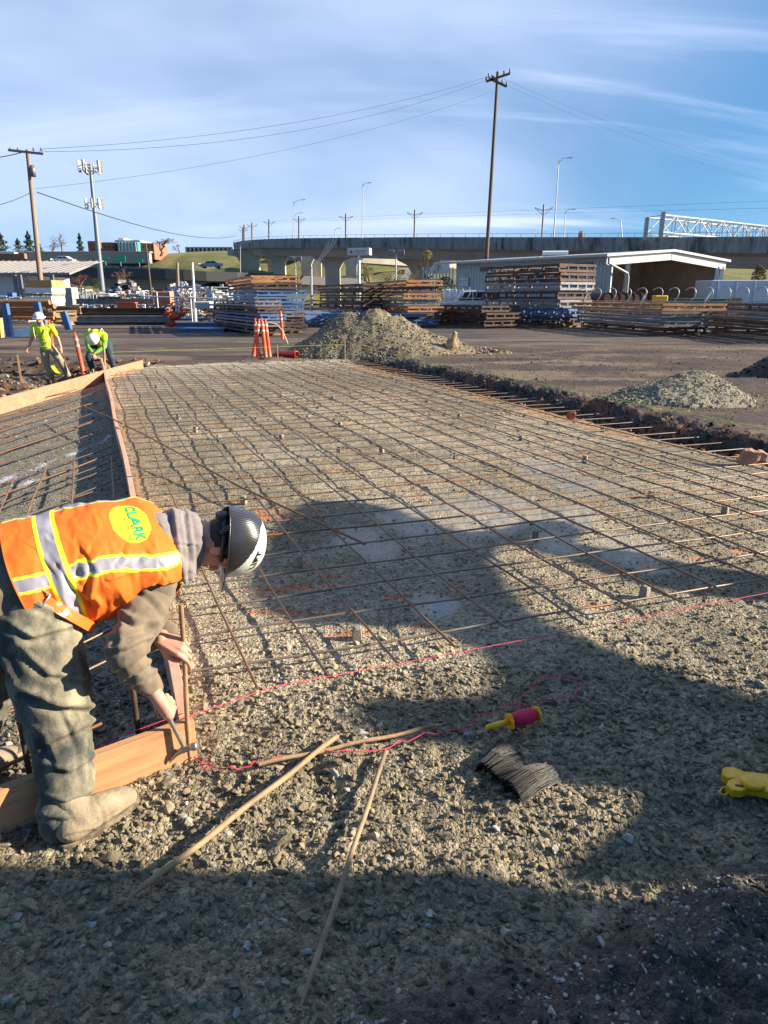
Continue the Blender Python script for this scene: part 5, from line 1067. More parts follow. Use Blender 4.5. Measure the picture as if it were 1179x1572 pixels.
# beams and pipes on the left: long lengths parallel to the image
def lengths(n, px0, px1, py0, py1, Y, kind, m, lab, nm, cat, grp, r, seed, dz=0):
    rr = random.Random(seed)
    for i in range(n):
        y = py0 + (py1 - py0) * i / max(1, n - 1); a = at(px0 + rr.uniform(-8, 8), y, Y + rr.uniform(-.5, .5)); b = at(px1 + rr.uniform(-10, 10), y + rr.uniform(-.5, .5), Y + rr.uniform(-.5, .5)); a[2] = b[2] = max(.1, (a[2] + b[2]) / 2)
        mb = MB()
        if kind == 'pipe': mb.tube([a, b], r, 10)
        else:
            mb.beam(a + [0, 0, r], b + [0, 0, r], r * 1.6, r * .3); mb.beam(a - [0, 0, r], b - [0, 0, r], r * 1.6, r * .3); mb.beam(a, b, r * .35, r * 1.68)
        o = mb.build(nm, m, world=True, loc=tuple(a)); tag(o, lab, cat, grp)
lengths(3, 95, 250, 478, 494, 40, 'beam', RUST, 'rusty steel I-beam in the long row behind the stooping worker', 'steel_beam', 'steel beam', 'rusty I-beams behind the stooping worker', .16, 1)
lengths(1, 110, 245, 463, 463, 44, 'beam', GRYS, 'grey-blue steel beam lying above the rusty beams', 'steel_beam', 'steel beam', None, .14, 2)
lengths(2, 120, 252, 489, 490, 36, 'beam', GRYS, 'grey steel beam along the front of the beam row', 'steel_beam', 'steel beam', 'grey beams at the front of the beam row', .13, 3)
lengths(5, -30, 78, 464, 487, 30, 'pipe', mat('brown_pipe', (.32, .165, .075), .7, .1, var=.25, vscale=4, dirt=(.2, .1, .05), dscale=2), 'brown rusty pipe on the rack behind the standing worker', 'steel_pipe', 'pipe', 'rusty pipes behind the standing worker', .11, 4)
lengths(4, 78, 118, 476, 494, 31, 'beam', TIM, 'short timber length stacked right of the rusty pipes', 'timber', 'timber', 'timbers beside the rusty pipes', .13, 5)
lengths(2, 175, 210, 469, 484, 43, 'beam', mat('orange_steel', (.60, .10, .03), .6), 'orange painted bracket on the beam row', 'steel_bracket', 'bracket', 'orange brackets on the beam row', .16, 6)
# blue post frame behind the workers
p = at(5, 520, 24); o = empty('blue_post_rack', (p[0], 24, 0), 0, 'blue steel rack with three upright posts behind the standing worker', 'rack')
mb = MB(); mb.beam(at(8, 512, 24), at(66, 509, 24.4), .22, .24); mb.build('base_beam', BLU, o, world=True)
for a, b in (((16, 517), (7, 466)), ((66, 508), (56, 464)), ((106, 506), (97, 478))): mb = MB(); mb.beam(at(*a, 23.8), at(*b, 23.8), .19, .18); mb.build('post', BLU, o, world=True)
mb = MB(); mb.beam(at(0, 518, 22), at(-3, 488, 22), .18, .2); tag(mb.build('timber_post', mat('yellow_timber', (.55, .33, .12), .7), world=True, loc=tuple(at(3, 520, 22))), 'yellow timber block at the left picture edge behind the workers', 'timber')
# red clamps cluster
rr = random.Random(8)
for k in range(7):
    p = at(264 + rr.uniform(-7, 16), 476 + rr.uniform(0, 22), 37); mb = MB(); mb.lathe(p, [(0, -.16), (.16, -.14), (.19, 0), (.15, .14), (0, .16)], 10); mb.box(p + [0, 0, .17], (.12, .12, .2)); mb.tube([p + [-.25, -.05, -.05], p + [.25, -.05, .05]], .06, 6)
    tag(mb.build('clamp', ORG, world=True, loc=tuple(p)), 'orange-red steel clamp in the heap beside the beam row', 'clamp', 'orange-red clamps beside the beam row')
# timber/white panels stack at left (tan top, white below)
p = at(60, 470, 38); o = empty('panel_stack', (p[0], 38, 0), 0, 'stack of tan and white building panels behind the left power pole', 'panel stack')
for (y0, y1, m, nm) in ((430, 441, mat('tan_board', (.50, .28, .11), .7), 'board_pack'), (441.5, 450, mat('white_board', (.75, .73, .70), .7), 'board_pack'), (450.5, 454, TIM, 'spacer'), (455, 464, mat('white_board', (.7, .7, .68)), 'board_pack'), (464.5, 470, LGS, 'base_pack')):
    a = at(38, y0, 38); b = at(80, y1, 38); MB().box(((a[0] + b[0]) / 2, 38.8, (a[2] + b[2]) / 2), (b[0] - a[0], 1.6, a[2] - b[2])).build(nm, m, o, world=True)
# scaffold racks and fittings crates filling the far yard
CR_M = [GALV, LGS, GRYS, BLU, RUST, mat('dull_cream', (.45, .42, .34), .8), TIM]
def crate(px, py, Y, s_, m, kind, lab, grp):
    p = at(px, py, Y); z = max(0, p[2]); o = empty('storage_rack', (p[0], Y, z), rr.uniform(-.3, .3), lab, 'storage rack', grp); w_, d_, h_ = s_
    mb = MB()
    for sx in (-1, 1):
        for sy in (-1, 1): mb.box((sx * w_ / 2, sy * d_ / 2, h_ / 2), (.08, .08, h_))
    for z_ in (.1, h_ * .55, h_ - .05): mb.box((0, -d_ / 2, z_), (w_, .06, .07)); mb.box((0, d_ / 2, z_), (w_, .06, .07)); mb.box((-w_ / 2, 0, z_), (.06, d_, .07)); mb.box((w_ / 2, 0, z_), (.06, d_, .07))
    mb.build('rack_frame', m, o); mb = MB()
    for j in range(14):
        a = np.array([rr.uniform(-w_ / 2, w_ / 2), rr.uniform(-d_ / 2, d_ / 2), rr.uniform(.1, h_ + .15)]); b = a + np.array([rr.uniform(-.7, .7), rr.uniform(-.3, .3), rr.uniform(-.15, .25)])
        if kind == 0: mb.tube([a, b], .05, 5)
        else: mb.box(a, (rr.uniform(.15, .5), rr.uniform(.15, .4), rr.uniform(.1, .3)), rr.uniform(0, 3))
    mb.build('load', rr.choice(CR_M), o)['kind'] = 'stuff'
for k in range(80):
    px = rr.uniform(86, 352); py = rr.uniform(452, 474); Y = np.interp(py, [452, 474], [85, 52]) * rr.uniform(.95, 1.05); q = g(px, 0) if False else None
    X_ = at(px, 470, Y)[0]; pyb = 455 + 1.7 * F / Y / .95
    crate(px, pyb, Y, (rr.uniform(1.2, 2.6), rr.uniform(.9, 1.4), rr.uniform(.9, 2.4)), rr.choice(CR_M[:4]), k % 2, 'steel storage rack loaded with scaffold parts in the far left yard', 'storage racks in the far left yard')
for k in range(20):
    px = rr.uniform(-20, 92); Y = rr.uniform(46, 70)
    crate(px, 455 + 1.7 * F / Y / .95, Y, (rr.uniform(1.0, 2.2), 1.2, rr.uniform(.8, 1.8)), rr.choice([BLU, LGS, GRYS]), k % 2, 'blue or grey storage rack by the white shed at far left', 'storage racks by the white shed')
# rubble/scrap heap with tarp
def heap(px0, px1, pt, Y, m, nm, lab, cat, seed):
    a = at(px0, 455, Y); b = at(px1, 455, Y); top = at((px0 + px1) / 2, pt, Y)[2]; w_ = (b[0] - a[0]) / 2; r = np.random.RandomState(seed); n = 420
    x = r.uniform(-1, 1, n); y = r.uniform(-1, 1, n); z = np.clip(1 - (np.abs(x) ** 1.8 * .9 + y * y * .6), 0, 1) * top * r.uniform(.55, 1.0, n); mb = MB()
    for i in range(n): mb.box((x[i] * w_, y[i] * 3, max(.1, z[i])), (r.uniform(.2, 1.1), r.uniform(.2, .6), r.uniform(.1, .45)), r.uniform(0, 3), mi=r.randint(len(m)))
    o = mb.build(nm, m, loc=((a[0] + b[0]) / 2, Y, 0)); tag(o, lab, cat)
heap(165, 222, 428, 82, [GRYS, LGS, DRK, mat('dull_cream', (.45, .42, .34), .8)], 'scrap_heap', 'heap of scaffold scrap in the far left yard', 'scrap heap', 1)
heap(236, 320, 432, 88, [mat('grey_tarp', (.33, .36, .44), .7), LGS, GRYS], 'tarp_heap', 'blue-grey heap of tarped material below the green slope', 'scrap heap', 2)
heap(300, 368, 447, 66, [LGS, GALV, GRYS], 'fitting_heap', 'low heap of scaffold fittings beside the rusty and blue stack', 'scrap heap', 3)
for k, (px0, px1, y0, y1, Y, m, lab) in enumerate([(92, 112, 441, 468, 52, LGS, 'pale grey cabinet right of the left power pole'), (234, 262, 447, 472, 55, mat('salmon_crate', (.62, .25, .15), .7), 'salmon slatted crate in the far left yard'), (300, 322, 463, 474, 44, mat('white_tote', (.75, .75, .74), .6), 'white tote between the dark rack and the short stack'), (150, 186, 455, 467, 56, mat('dark_olive', (.06, .06, .05), .8), 'low dark trailer bed among the storage racks')]):
    a = at(px0, y0, Y); b = at(px1, y1, Y); o = empty('storage_box', ((a[0] + b[0]) / 2, Y, max(0, b[2])), 0, lab, 'storage box'); w_ = b[0] - a[0]; h_ = a[2] - b[2]
    MB().box((0, .6, h_ / 2), (w_, 1.2, h_)).build('case', m, o, bevel=.03); mb = MB(); [mb.box((x, -.02, h_ / 2), (.06, .05, h_ * .9)) for x in np.linspace(-w_ / 2, w_ / 2, 9)]; mb.build('slats', m, o)
# ---- fences and white rail gate at left
def pipe_rail(p, q, r, nm, m, lab, cat, posts, ph):
    o = empty(nm, tuple(p), 0, lab, cat); mb = MB(); mb.tube([p, q], r, 8); mb.build('rail', m, o, world=True)
    for t in posts: a = p + (q - p) * t; mb = MB(); mb.tube([[a[0], a[1], 0], [a[0], a[1], a[2] + ph]], r, 8); mb.build('post', m, o, world=True)
WPT = mat('white_paint', (.74, .74, .73), .5)
pipe_rail(at(221, 455, 50), at(356, 459, 46), .04, 'rail_gate', WPT, 'white pipe rail gate across the far left yard', 'gate', (0, .16, .55, .8, 1), .35)
# ---- white shed at the far left
p = at(30, 470, 62); o = empty('white_shed', (p[0], 62, 0), 0, 'long low white shed with ribbed grey roof at the left edge', 'shed')
x0, x1 = at(-160, 430, 62)[0], at(80, 430, 62)[0]; ze = at(0, 423, 62)[2]; zr = at(0, 404, 70)[2]
MB().box(((x0 + x1) / 2 - 1, 66, ze / 2), (x1 - x0 - 2, 8, ze)).build('wall', mat('white_siding', (.62, .60, .60), .7, var=.05, vscale=2), o, world=True)
RIB = mat('ribbed_roof', (.26, .245, .23), .6, var=.1, vscale=2); mb = MB(); mb.add([(x0, 61, ze + .02), (x1 + 2, 61, ze + .02), (x1 + 1, 70, zr), (x0, 70, zr), (x0, 61, ze + .2), (x1 + 2, 61, ze + .2), (x1 + 1, 70, zr + .18), (x0, 70, zr + .18)], [(0, 3, 2, 1), (4, 5, 6, 7), (0, 1, 5, 4), (1, 2, 6, 5), (2, 3, 7, 6), (3, 0, 4, 7)])
for x in np.arange(x0, x1 + 2, .6): mb.beam((x, 61, ze + .22), (x - .02, 70, zr + .20), .07, .06)
mb.build('roof', RIB, o, world=True)
for px in (27, 35, 84): q = at(px, 455, 60); MB().box((q[0], 60, ze / 2), (.25, .25, ze)).build('post', GRYS, o, world=True)
# ---- metal building at the right
NC = at(930, 394, 48); EV = NC[2]; FC = np.array([at(671, 405, 60)[0], 60.0]); RC = np.array([at(1113, 403, 55.5)[0], 55.5]); nc = NC[:2]
bd_ = empty('metal_building', (nc[0], nc[1], 0), 0, 'light metal warehouse with open gabled bay right of the tall stack', 'building')
lu = nrm(FC - nc); Ll = np.linalg.norm(FC - nc); gu = nrm(RC - nc); Lg = np.linalg.norm(RC - nc); AP = nc + gu * Lg / 2; ZA = EV + .52
SID = mat('metal_siding', (.40, .43, .43), .5, .2, var=.06, vscale=1); SIDT = mat('metal_trim', (.36, .37, .37), .45, .2); INT = mat('bay_interior', (.34, .25, .19), .8, var=.2, vscale=1)
def P3(p, z): return np.array([p[0], p[1], z])
def wall(mb, a, b, z0, z1, th=.15, mi=0):
    a = np.array(a); b = np.array(b); L = np.linalg.norm(b - a); d = (b - a) / L; n_ = np.array([-d[1], d[0]]); mb.box(P3((a + b) / 2, (z0 + z1) / 2), (L, th, z1 - z0), ax=(P3(d, 0), P3(n_, 0), (0, 0, 1)), mi=mi); return d, n_
wl0 = nc + lu * .1 + gu * .9; wl1 = nc + lu * (Ll - 1.3) + gu * .9
mb = MB(); d, n_ = wall(mb, wl0, wl1, 0, EV + .1)
Lw = np.linalg.norm(wl1 - wl0); nf = n_ if n_[1] < 0 else -n_
for t in np.arange(0.1, Lw, .30): q = wl0 + d * t + nf * .085; mb.box(P3(q, (EV - .02) / 2), (.05, .03, EV - .04), ax=(P3(d, 0), P3(n_, 0), (0, 0, 1)))
mb.build('long_wall', SID, bd_, world=True)
mb = MB(); wall(mb, wl1, wl1 + gu * (Lg - 1.5), 0, EV + .1); mb.build('back_wall', SID, bd_, world=True)
mb = MB(); wall(mb, nc + gu * (Lg - .4) + lu * .2, nc + gu * (Lg - .4) + lu * (Ll - 1), 0, EV + .1); mb.build('side_wall', INT, bd_, world=True)
mb = MB(); wall(mb, nc + lu * 6.5 + gu * 1.1, nc + lu * 6.5 + gu * (Lg - .6), 0, EV + .3); mb.build('partition', INT, bd_, world=True)
mb = MB(); e0 = nc - lu * .3; th = .16                       # roof: two slopes
for s_, (ga, gb, za, zb_) in enumerate(((-.25, Lg / 2, EV - .0, ZA), (Lg / 2, Lg + .25, ZA, EV))):
    q = [P3(e0 + gu * ga, za), P3(e0 + gu * gb, zb_), P3(e0 + lu * (Ll + .5) + gu * gb, zb_), P3(e0 + lu * (Ll + .5) + gu * ga, za)]
    mb.add(q + [v + np.array([0, 0, th]) for v in q], [(0, 3, 2, 1), (4, 5, 6, 7), (0, 1, 5, 4), (1, 2, 6, 5), (2, 3, 7, 6), (3, 0, 4, 7)])
mb.build('roof', SIDT, bd_, world=True)
mb = MB(); fd = .75                                          # gable fascia panels over the open bay
for (ga, gb, za, zb_) in ((0, Lg / 2 - .03, EV - .02, ZA - .02), (Lg / 2 + .03, Lg, ZA - .02, EV - .02)):
    q = [P3(nc - lu * .1 + gu * ga, za - fd * .7), P3(nc - lu * .1 + gu * gb, zb_ - fd * .7), P3(nc - lu * .1 + gu * gb, zb_), P3(nc - lu * .1 + gu * ga, za)]
    mb.add(q + [v + P3(lu * .12, 0) for v in q], [(0, 1, 2, 3), (7, 6, 5, 4), (0, 4, 5, 1), (1, 5, 6, 2), (2, 6, 7, 3), (3, 7, 4, 0)])
mb.build('gable_fascia', SIDT, bd_, world=True)
for t in (.17, .975, .93): q = nc + gu * Lg * t; MB().box(P3(q, (EV - .4) / 2), (.28, .22, EV - .35)).build('column', SIDT if t < .9 else GALV, bd_, world=True)
mb = MB(); q = nc - lu * .25; mb.tube([P3(q, EV - .05), P3(q, EV - .4), P3(q + gu * 2.0, EV - 1.0), P3(q + gu * 2.15, EV - 1.3), P3(q + gu * 2.15, .3)], .08, 8); mb.build('downpipe', SIDT, bd_, world=True)
wd_ = mat('dark_window', (.02, .03, .05), .2)
for t in (2.2, 5.2, 8.5, 11.0): q = wl0 + d * t + nf * .09; MB().box(P3(q, EV - .45), (1.5, .06, .35), ax=(P3(d, 0), P3(n_, 0), (0, 0, 1))).build('window', wd_, bd_, world=True)
# sign on the wall
sg = at(712.5, 429, 56); q = wl0 + d * (Lw - .95) + nf * .16; so = empty('wall_sign', tuple(P3(q, 2.85)), math.atan2(d[1], d[0]) + (math.pi if d[0] < 0 else 0), 'small white sign on the metal building\'s wall near its left corner', 'sign')
MB().box((0, 0, 0), (1.05, .04, .62)).build('panel', mat('sign_white', (.62, .66, .72), .5), so); mb = MB(); mb.lathe((-.36, -.025, .06), [(.09, 0), (.12, 0), (.12, .006), (.09, .006)], 14, ax=((1, 0, 0), (0, 0, 1), (0, -1, 0))); mb.box((-.36, -.024, .06), (.07, .01, .07)); mb.build('logo', mat('sign_red', (.5, .05, .06), .5), so)
mb = MB(); mb.box((.14, -.025, .12), (.62, .008, .05)); mb.box((.14, -.025, .0), (.5, .008, .03)); mb.box((.14, -.025, -.14), (.56, .008, .03)); mb.build('text_lines', mat('sign_grey', (.25, .27, .38), .5), so)
# roof drum on the far side
q = at(872, 389, 56); o = empty('white_tank', tuple(q), 0, 'white cylindrical tank lying above the metal building\'s roof line', 'tank'); mb = MB(); mb.tube([(-1.9, .3, 0), (0, 0, 0)], .20, 14); mb.build('shell', WPT, o); MB().box((-1, .2, -.28), (1.6, .2, .2)).build('cradle', GRYS, o)
# pipes stored behind the fence
PB = mat('dark_red_pipe', (.075, .035, .028), .7, .2, var=.3, vscale=3)
for k in range(13):
    r_, c_ = divmod(k, 7); q = at(931 + c_ * 11.5 + r_ * 5, 444 - r_ * 8, 43 + c_ * .3); z = .45 + r_ * .62; mb = MB(); mb.tube([(0, 0, 0), (-.6, 4, 0)], .33, 14, cap=False); mb.tube([(0, 0.02, 0), (-.6, 3.98, 0)], .29, 14, mi=0)
    tag(mb.build('large_pipe', PB, loc=(q[0], 43 + c_ * .35, z + .55)), 'large dark red pipe stacked behind the looped wire fence', 'large pipe', 'large dark pipes behind the looped wire fence')
o = empty('yellow_machine_part', tuple(at(1011, 470, 41)), 0, 'bright yellow lifting bracket behind the looped wire fence', 'lifting bracket'); o.location.z = .35
MB().box((0, 0, .55), (.5, .5, 1.1)).build('bracket_body', mat('bright_yellow', (.80, .48, .02), .5), o, bevel=.06); MB().box((0, -.05, 1.25), (.75, .55, .35)).build('bracket_head', mat('bright_yellow', (.8, .48, .02)), o, bevel=.06)
o = empty('green_container', tuple(at(1066, 470, 46)), 0, 'low dark green container behind the looped wire fence', 'container'); o.location.z = 0; MB().box((0, 0, .8), (3.6, 2, 1.6)).build('box', mat('dark_green', (.02, .07, .035), .6), o, bevel=.04)
a = at(1094, 430, 47); o = empty('white_trailer', (a[0], 47, 0), 0, 'long white box trailer at the right edge behind the looped fence', 'trailer')
MB().box((8, 1.3, a[2] / 2 + .35), (16, 2.5, a[2] - .7)).build('box', mat('trailer_white', (.50, .54, .62), .4, var=.06, vscale=1), o, bevel=.04)
mb = MB(); [mb.box((x, .03, a[2] / 2 + .35), (.05, .04, a[2] - .8)) for x in np.arange(.4, 15, 1.2)]; mb.build('side_ribs', mat('trailer_rib', (.42, .46, .54), .4), o); MB().box((1.6, .02, 1.35), (1.0, .06, .55)).build('plate', RUSTO, o)
for x in (3, 12, 13.2): MB().lathe((x, .3, .5), [(0, -.15), (.48, -.15), (.5, 0), (.48, .15), (0, .15)], 16, ax=((1, 0, 0), (0, 0, 1), (0, -1, 0))).build('wheel', RUB, o)
# looped wire fence
FA = at(890, 470, 39.5); FB_ = at(1260, 470, 33); FA[2] = FB_[2] = 0
fo = empty('wire_fence', tuple(FA), 0, 'chain link fence with arched wire hoops along its top at the right', 'fence'); fd_ = FB_ - FA; Lf = np.linalg.norm(fd_); fd_ /= Lf
mb = MB(); 
for x in np.arange(0, Lf, .16):
    for s_ in (-1, 1): a = FA + fd_ * x + [0, 0, .1]; b = a + fd_ * (s_ * 1.35) + [0, 0, 1.35]; mb.tube([a, b], .006, 3, cap=False)
mb.build('mesh', GALV, fo, world=True)
mb = MB(); mb.tube([FA + [0, 0, 1.48], FB_ + [0, 0, 1.48]], .025, 6); mb.build('top_rail', GALV, fo, world=True)
for x in np.arange(.2, Lf, 3.1): mb = MB(); a = FA + fd_ * x; mb.tube([a, a + [0, 0, 1.5], a + [.25, 0, 1.95]], .04, 6); mb.build('post', GALV, fo, world=True)
for x in np.arange(0, Lf, .80):
    mb = MB(); c = FA + fd_ * x + [0, 0, 1.78]; mb.tube([c + fd_ * .31 * math.cos(t) + np.array([.1 * math.sin(t), 0, .36 * math.sin(t)]) for t in np.linspace(-.9, math.pi * .78, 14)], .024, 6); mb.build('wire_hoop', LGS, fo, world=True)
# fence hoops left of the building by the pickup
FA = at(655, 470, 50); FB_ = at(742, 470, 46); FA[2] = FB_[2] = 0; fo = empty('wire_fence', tuple(FA), 0, 'short fence with wire hoops between the pickup and the low brown stack', 'fence'); fd_ = FB_ - FA; Lf = np.linalg.norm(fd_); fd_ /= Lf
mb = MB(); mb.tube([FA + [0, 0, 1.6], FB_ + [0, 0, 1.6]], .03, 6); mb.build('top_rail', GALV, fo, world=True)
for x in (.1, Lf): mb = MB(); a = FA + fd_ * x; mb.tube([a, a + [0, 0, 1.9]], .04, 6); mb.build('post', GALV, fo, world=True)
for x in np.arange(0, Lf, .62): mb = MB(); c = FA + fd_ * x + [0, 0, 1.9]; mb.tube([c + fd_ * .30 * math.cos(t) + np.array([.1 * math.sin(t), 0, .40 * math.sin(t)]) for t in np.linspace(-1.3, math.pi * 1.1, 14)], .022, 6); mb.build('wire_hoop', LGS, fo, world=True)
# ---- vehicles
GL = mat('vehicle_glass', (.02, .03, .04), .1); TY = mat('tyre_rubber', (.02, .02, .02), .8)
def vehicle(loc, rz, L, W, prof, win, m, label, cat, s=1.0):
    """prof: side outline (x,z); win: window polygons"""
    o = empty('parked_vehicle', loc, rz, label, cat); mb = MB(); mb.prism([(x, z) for x, z in prof], -W / 2, W / 2, f=lambda a, b, h: (a, h, b)); mb.build('body', m, o, bevel=.05)
    for k, p_ in enumerate(win):
        for s_ in (-1, 1): mb = MB(); mb.prism(p_, 0, .02, f=lambda a, b, h: (a, s_ * (W / 2 + h), b)); mb.build('side_window', GL, o)
    for x in (L * .19, L * .81):
        for s_ in (-1, 1):
            wh = MB().lathe((x, s_ * (W / 2 - .08), .36), [(0, -.1), (.34, -.1), (.37, 0), (.34, .1), (0, .1)], 16, ax=((1, 0, 0), (0, 0, 1), (0, -1, 0))).build('wheel', TY, o); MB().lathe((x, s_ * (W / 2 - .08), .36), [(0, -.115), (.2, -.115), (.2, .115), (0, .115)], 12, ax=((1, 0, 0), (0, 0, 1), (0, -1, 0))).build('rim', GALV, wh)
    MB().box((.02, 0, .85), (.06, W * .8, .16)).build('headlight', WPT, o); MB().box((L - .02, 0, .85), (.06, W * .8, .14)).build('tail_light', mat('tail_red', (.4, .02, .02), .4), o); return o
PK_P = [(0, .4), (0, .95), (.15, 1.05), (1.35, 1.15), (1.9, 1.85), (3.5, 1.88), (3.75, 1.2), (5.6, 1.2), (5.6, .45), (4.9, .4), (4.2, .4), (1.4, .4)]
PK_W = [[(1.6, 1.2), (2.05, 1.75), (2.55, 1.77), (2.55, 1.2)], [(2.65, 1.2), (2.65, 1.77), (3.35, 1.77), (3.5, 1.2)]]
CARW = mat('car_white', (.70, .71, .73), .3, coat=.5); VAN = [(0, .35), (0, .9), (.7, 1.1), (1.4, 1.95), (5.2, 2.05), (5.3, .4)]; VANW = [[(.95, 1.15), (1.5, 1.8), (2.2, 1.82), (2.2, 1.15)]]
CARP = [(0, .3), (0, .75), (1.1, .92), (1.8, 1.4), (3.2, 1.42), (3.9, .98), (4.5, .92), (4.5, .35)]; CARWN = [[(1.35, .95), (1.9, 1.32), (2.45, 1.34), (2.45, .95)], [(2.55, .95), (2.55, 1.34), (3.1, 1.33), (3.6, .97)]]
for k, (px, Y, m_, lab) in enumerate(((118, 66, CARW, 'white pickup among racks right of the pale cabinet'), (205, 72, mat('silver_car', (.4, .42, .45), .3), 'silver pickup behind the far left racks'), (300, 78, CARW, 'white pickup below the dark green bank'), (338, 70, mat('dark_car', (.05, .06, .08), .3), 'dark pickup left of the rusty and blue stack'))):
    q = at(px, 470, Y); vehicle((q[0], Y, .1), .2 * k, 5.6, 1.9, PK_P, PK_W, m_, lab, 'pickup truck')
q = at(668, 470, 52); vehicle((q[0], 52, .25), .0, 5.6, 1.9, PK_P, PK_W, CARW, 'white pickup truck parked left of the metal building', 'pickup truck')
q = at(706, 470, 54); vehicle((q[0] + 4.0, 54, .2), math.pi, 5.3, 1.9, VAN, VANW, CARW, 'white van behind the tallest stack in front of the metal building', 'van')
q = at(600, 425, 120); vehicle((q[0], 120, q[2] - .7), .1, 5.3, 1.9, VAN, VANW, CARW, 'white box van seen under the overpass near the bare bushes', 'van')
# ================================================================== FAR SURROUNDINGS
CB = mat('bridge_concrete', (.42, .405, .375), .85, var=.12, vscale=.5, bump=.1, bscale=4); CBD = mat('stained_parapet', (.33, .325, .31), .9, var=.35, vscale=.9, stretch=(1, 1, .25), dirt=(.08, .08, .08), dscale=.9, dlo=.44, dhi=.62)
CBL = mat('pale_concrete', (.44, .41, .34), .85, var=.1, vscale=.4); GRASS = mat('grass_slope', (.12, .125, .035), .95, var=.35, vscale=.12, dirt=(.24, .19, .08), dscale=.06, dlo=.5, dhi=.7, bump=.3, bscale=2)
ASPH = mat('road_asphalt', (.07, .07, .075), .9)
def sweep(name, pts, prof, m, parent=None, world=True, loc=None):
    """pts (x,y,z); prof (offset to the right of travel, dz) closed outline"""
    P = np.array(pts, float); k = len(P); V = []
    for i in range(k):
        d = P[min(i + 1, k - 1)] - P[max(i - 1, 0)]; d = nrm([d[0], d[1], 0]); n_ = np.array([d[1], -d[0], 0])
        for a, b in prof: V.append(P[i] + n_ * a + np.array([0, 0, b]))
    n = len(prof); Fc = [(i * n + j, i * n + (j + 1) % n, (i + 1) * n + (j + 1) % n, (i + 1) * n + j) for i in range(k - 1) for j in range(n)] + [tuple(range(n))[::-1], tuple(range((k - 1) * n, k * n))]
    mb = MB(); mb.add(V, Fc); return mb.build(name, m, parent, world=world, loc=loc or (0, 0, 0))
def spl(pts, n=10):
    P = [np.array(p, float) for p in pts]; P = [P[0] * 2 - P[1]] + P + [P[-1] * 2 - P[-2]]; out = []
    for i in range(1, len(P) - 2):
        for k in range(n):
            t = k / n; out.append(.5 * ((2 * P[i]) + (-P[i - 1] + P[i + 1]) * t + (2 * P[i - 1] - 5 * P[i] + 4 * P[i + 1] - P[i + 2]) * t * t + (-P[i - 1] + 3 * P[i] - 3 * P[i + 1] + P[i + 2]) * t ** 3))
    out.append(P[-2]); return out
# main overpass, near edge points: (px, top py, depth)
st = [(1500, 361, 60), (1179, 363, 70), (1000, 364, 79), (800, 364, 91), (640, 364, 103), (520, 365, 116), (440, 366, 130), (390, 368, 145), (366, 371, 160), (358, 374, 178), (366, 378, 200), (400, 383, 228)]
EP = [at(a, b, c) for a, b, c in st]; path = spl(EP, 8)
ov = empty('overpass', tuple(path[0] * [1, 1, 0]), 0, 'long grey concrete overpass curving away to the left across the picture', 'overpass')
# travel runs right to left; the near side is to the left of travel, so the deck lies to the right (+)
sweep('near_parapet', path, [(0, 0), (.35, 0), (.35, -1.5), (0, -1.5)], CBD, ov); sweep('far_parapet', path, [(10.6, 0), (11, 0), (11, -1.4), (10.6, -1.4)], CBD, ov)
sweep('deck', path, [(.36, -1.05), (10.59, -1.05), (10.59, -1.5), (9.2, -1.8), (8.6, -2.85), (2.4, -2.85), (1.6, -1.8), (.36, -1.52)], CB, ov)
mb = MB()
for i in range(len(path) - 1): mb.beam(path[i] + [0, .2, .42], path[i + 1] + [0, .2, .42], .05, .05); mb.beam(path[i] + [0, .2, 0], path[i] + [0, .2, .42], .05, .05)
mb.build('handrail', GALV, ov, world=True)
def pier(px, Y, top, w_, m, par, d=0):
    p = at(px, 400, Y); x = p[0]; zt = at(px, top, Y)[2]; mb = MB(); pr = [(-w_ / 2, -1), (w_ / 2, -1), (w_ / 2, zt - 2.2), (w_ * .75, zt - 1.1), (w_ * 1.35, zt - .35), (w_ * 1.35, zt), (-w_ * 1.35, zt), (-w_ * 1.35, zt - .35), (-w_ * .75, zt - 1.1), (-w_ / 2, zt - 2.2)]
    mb.prism(pr, 0, 1.5, f=lambda a, b, h: (x + a, Y + h, b)); return mb.build('pier', m, par, world=True)
for px, Y, top in ((427, 138, 386), (510, 122, 392), (645, 107, 395), (830, 93, 400), (1040, 80, 408), (1330, 69, 416), (388, 152, 384)): pier(px, Y + 5, top, 2.6, CB, ov)
# second bridge glimpsed behind
ov2 = empty('rear_bridge', tuple(at(470, 400, 190) * [1, 1, 0]), 0, 'pale concrete bridge seen through the gaps under the main overpass', 'bridge')
for px, Y, top in ((376, 175, 388), (418, 178, 388), (470, 170, 390), (485, 172, 390), (539, 160, 392)): pier(px, Y, top, 2.4, CBL, ov2)
pp = spl([at(372, 384, 190), at(430, 388, 185), at(520, 393, 185), at(600, 399, 190), at(680, 404, 200)], 6); sweep('girder', pp, [(0, 0), (6, 0), (6, -1.6), (0, -1.6)], CBL, ov2)
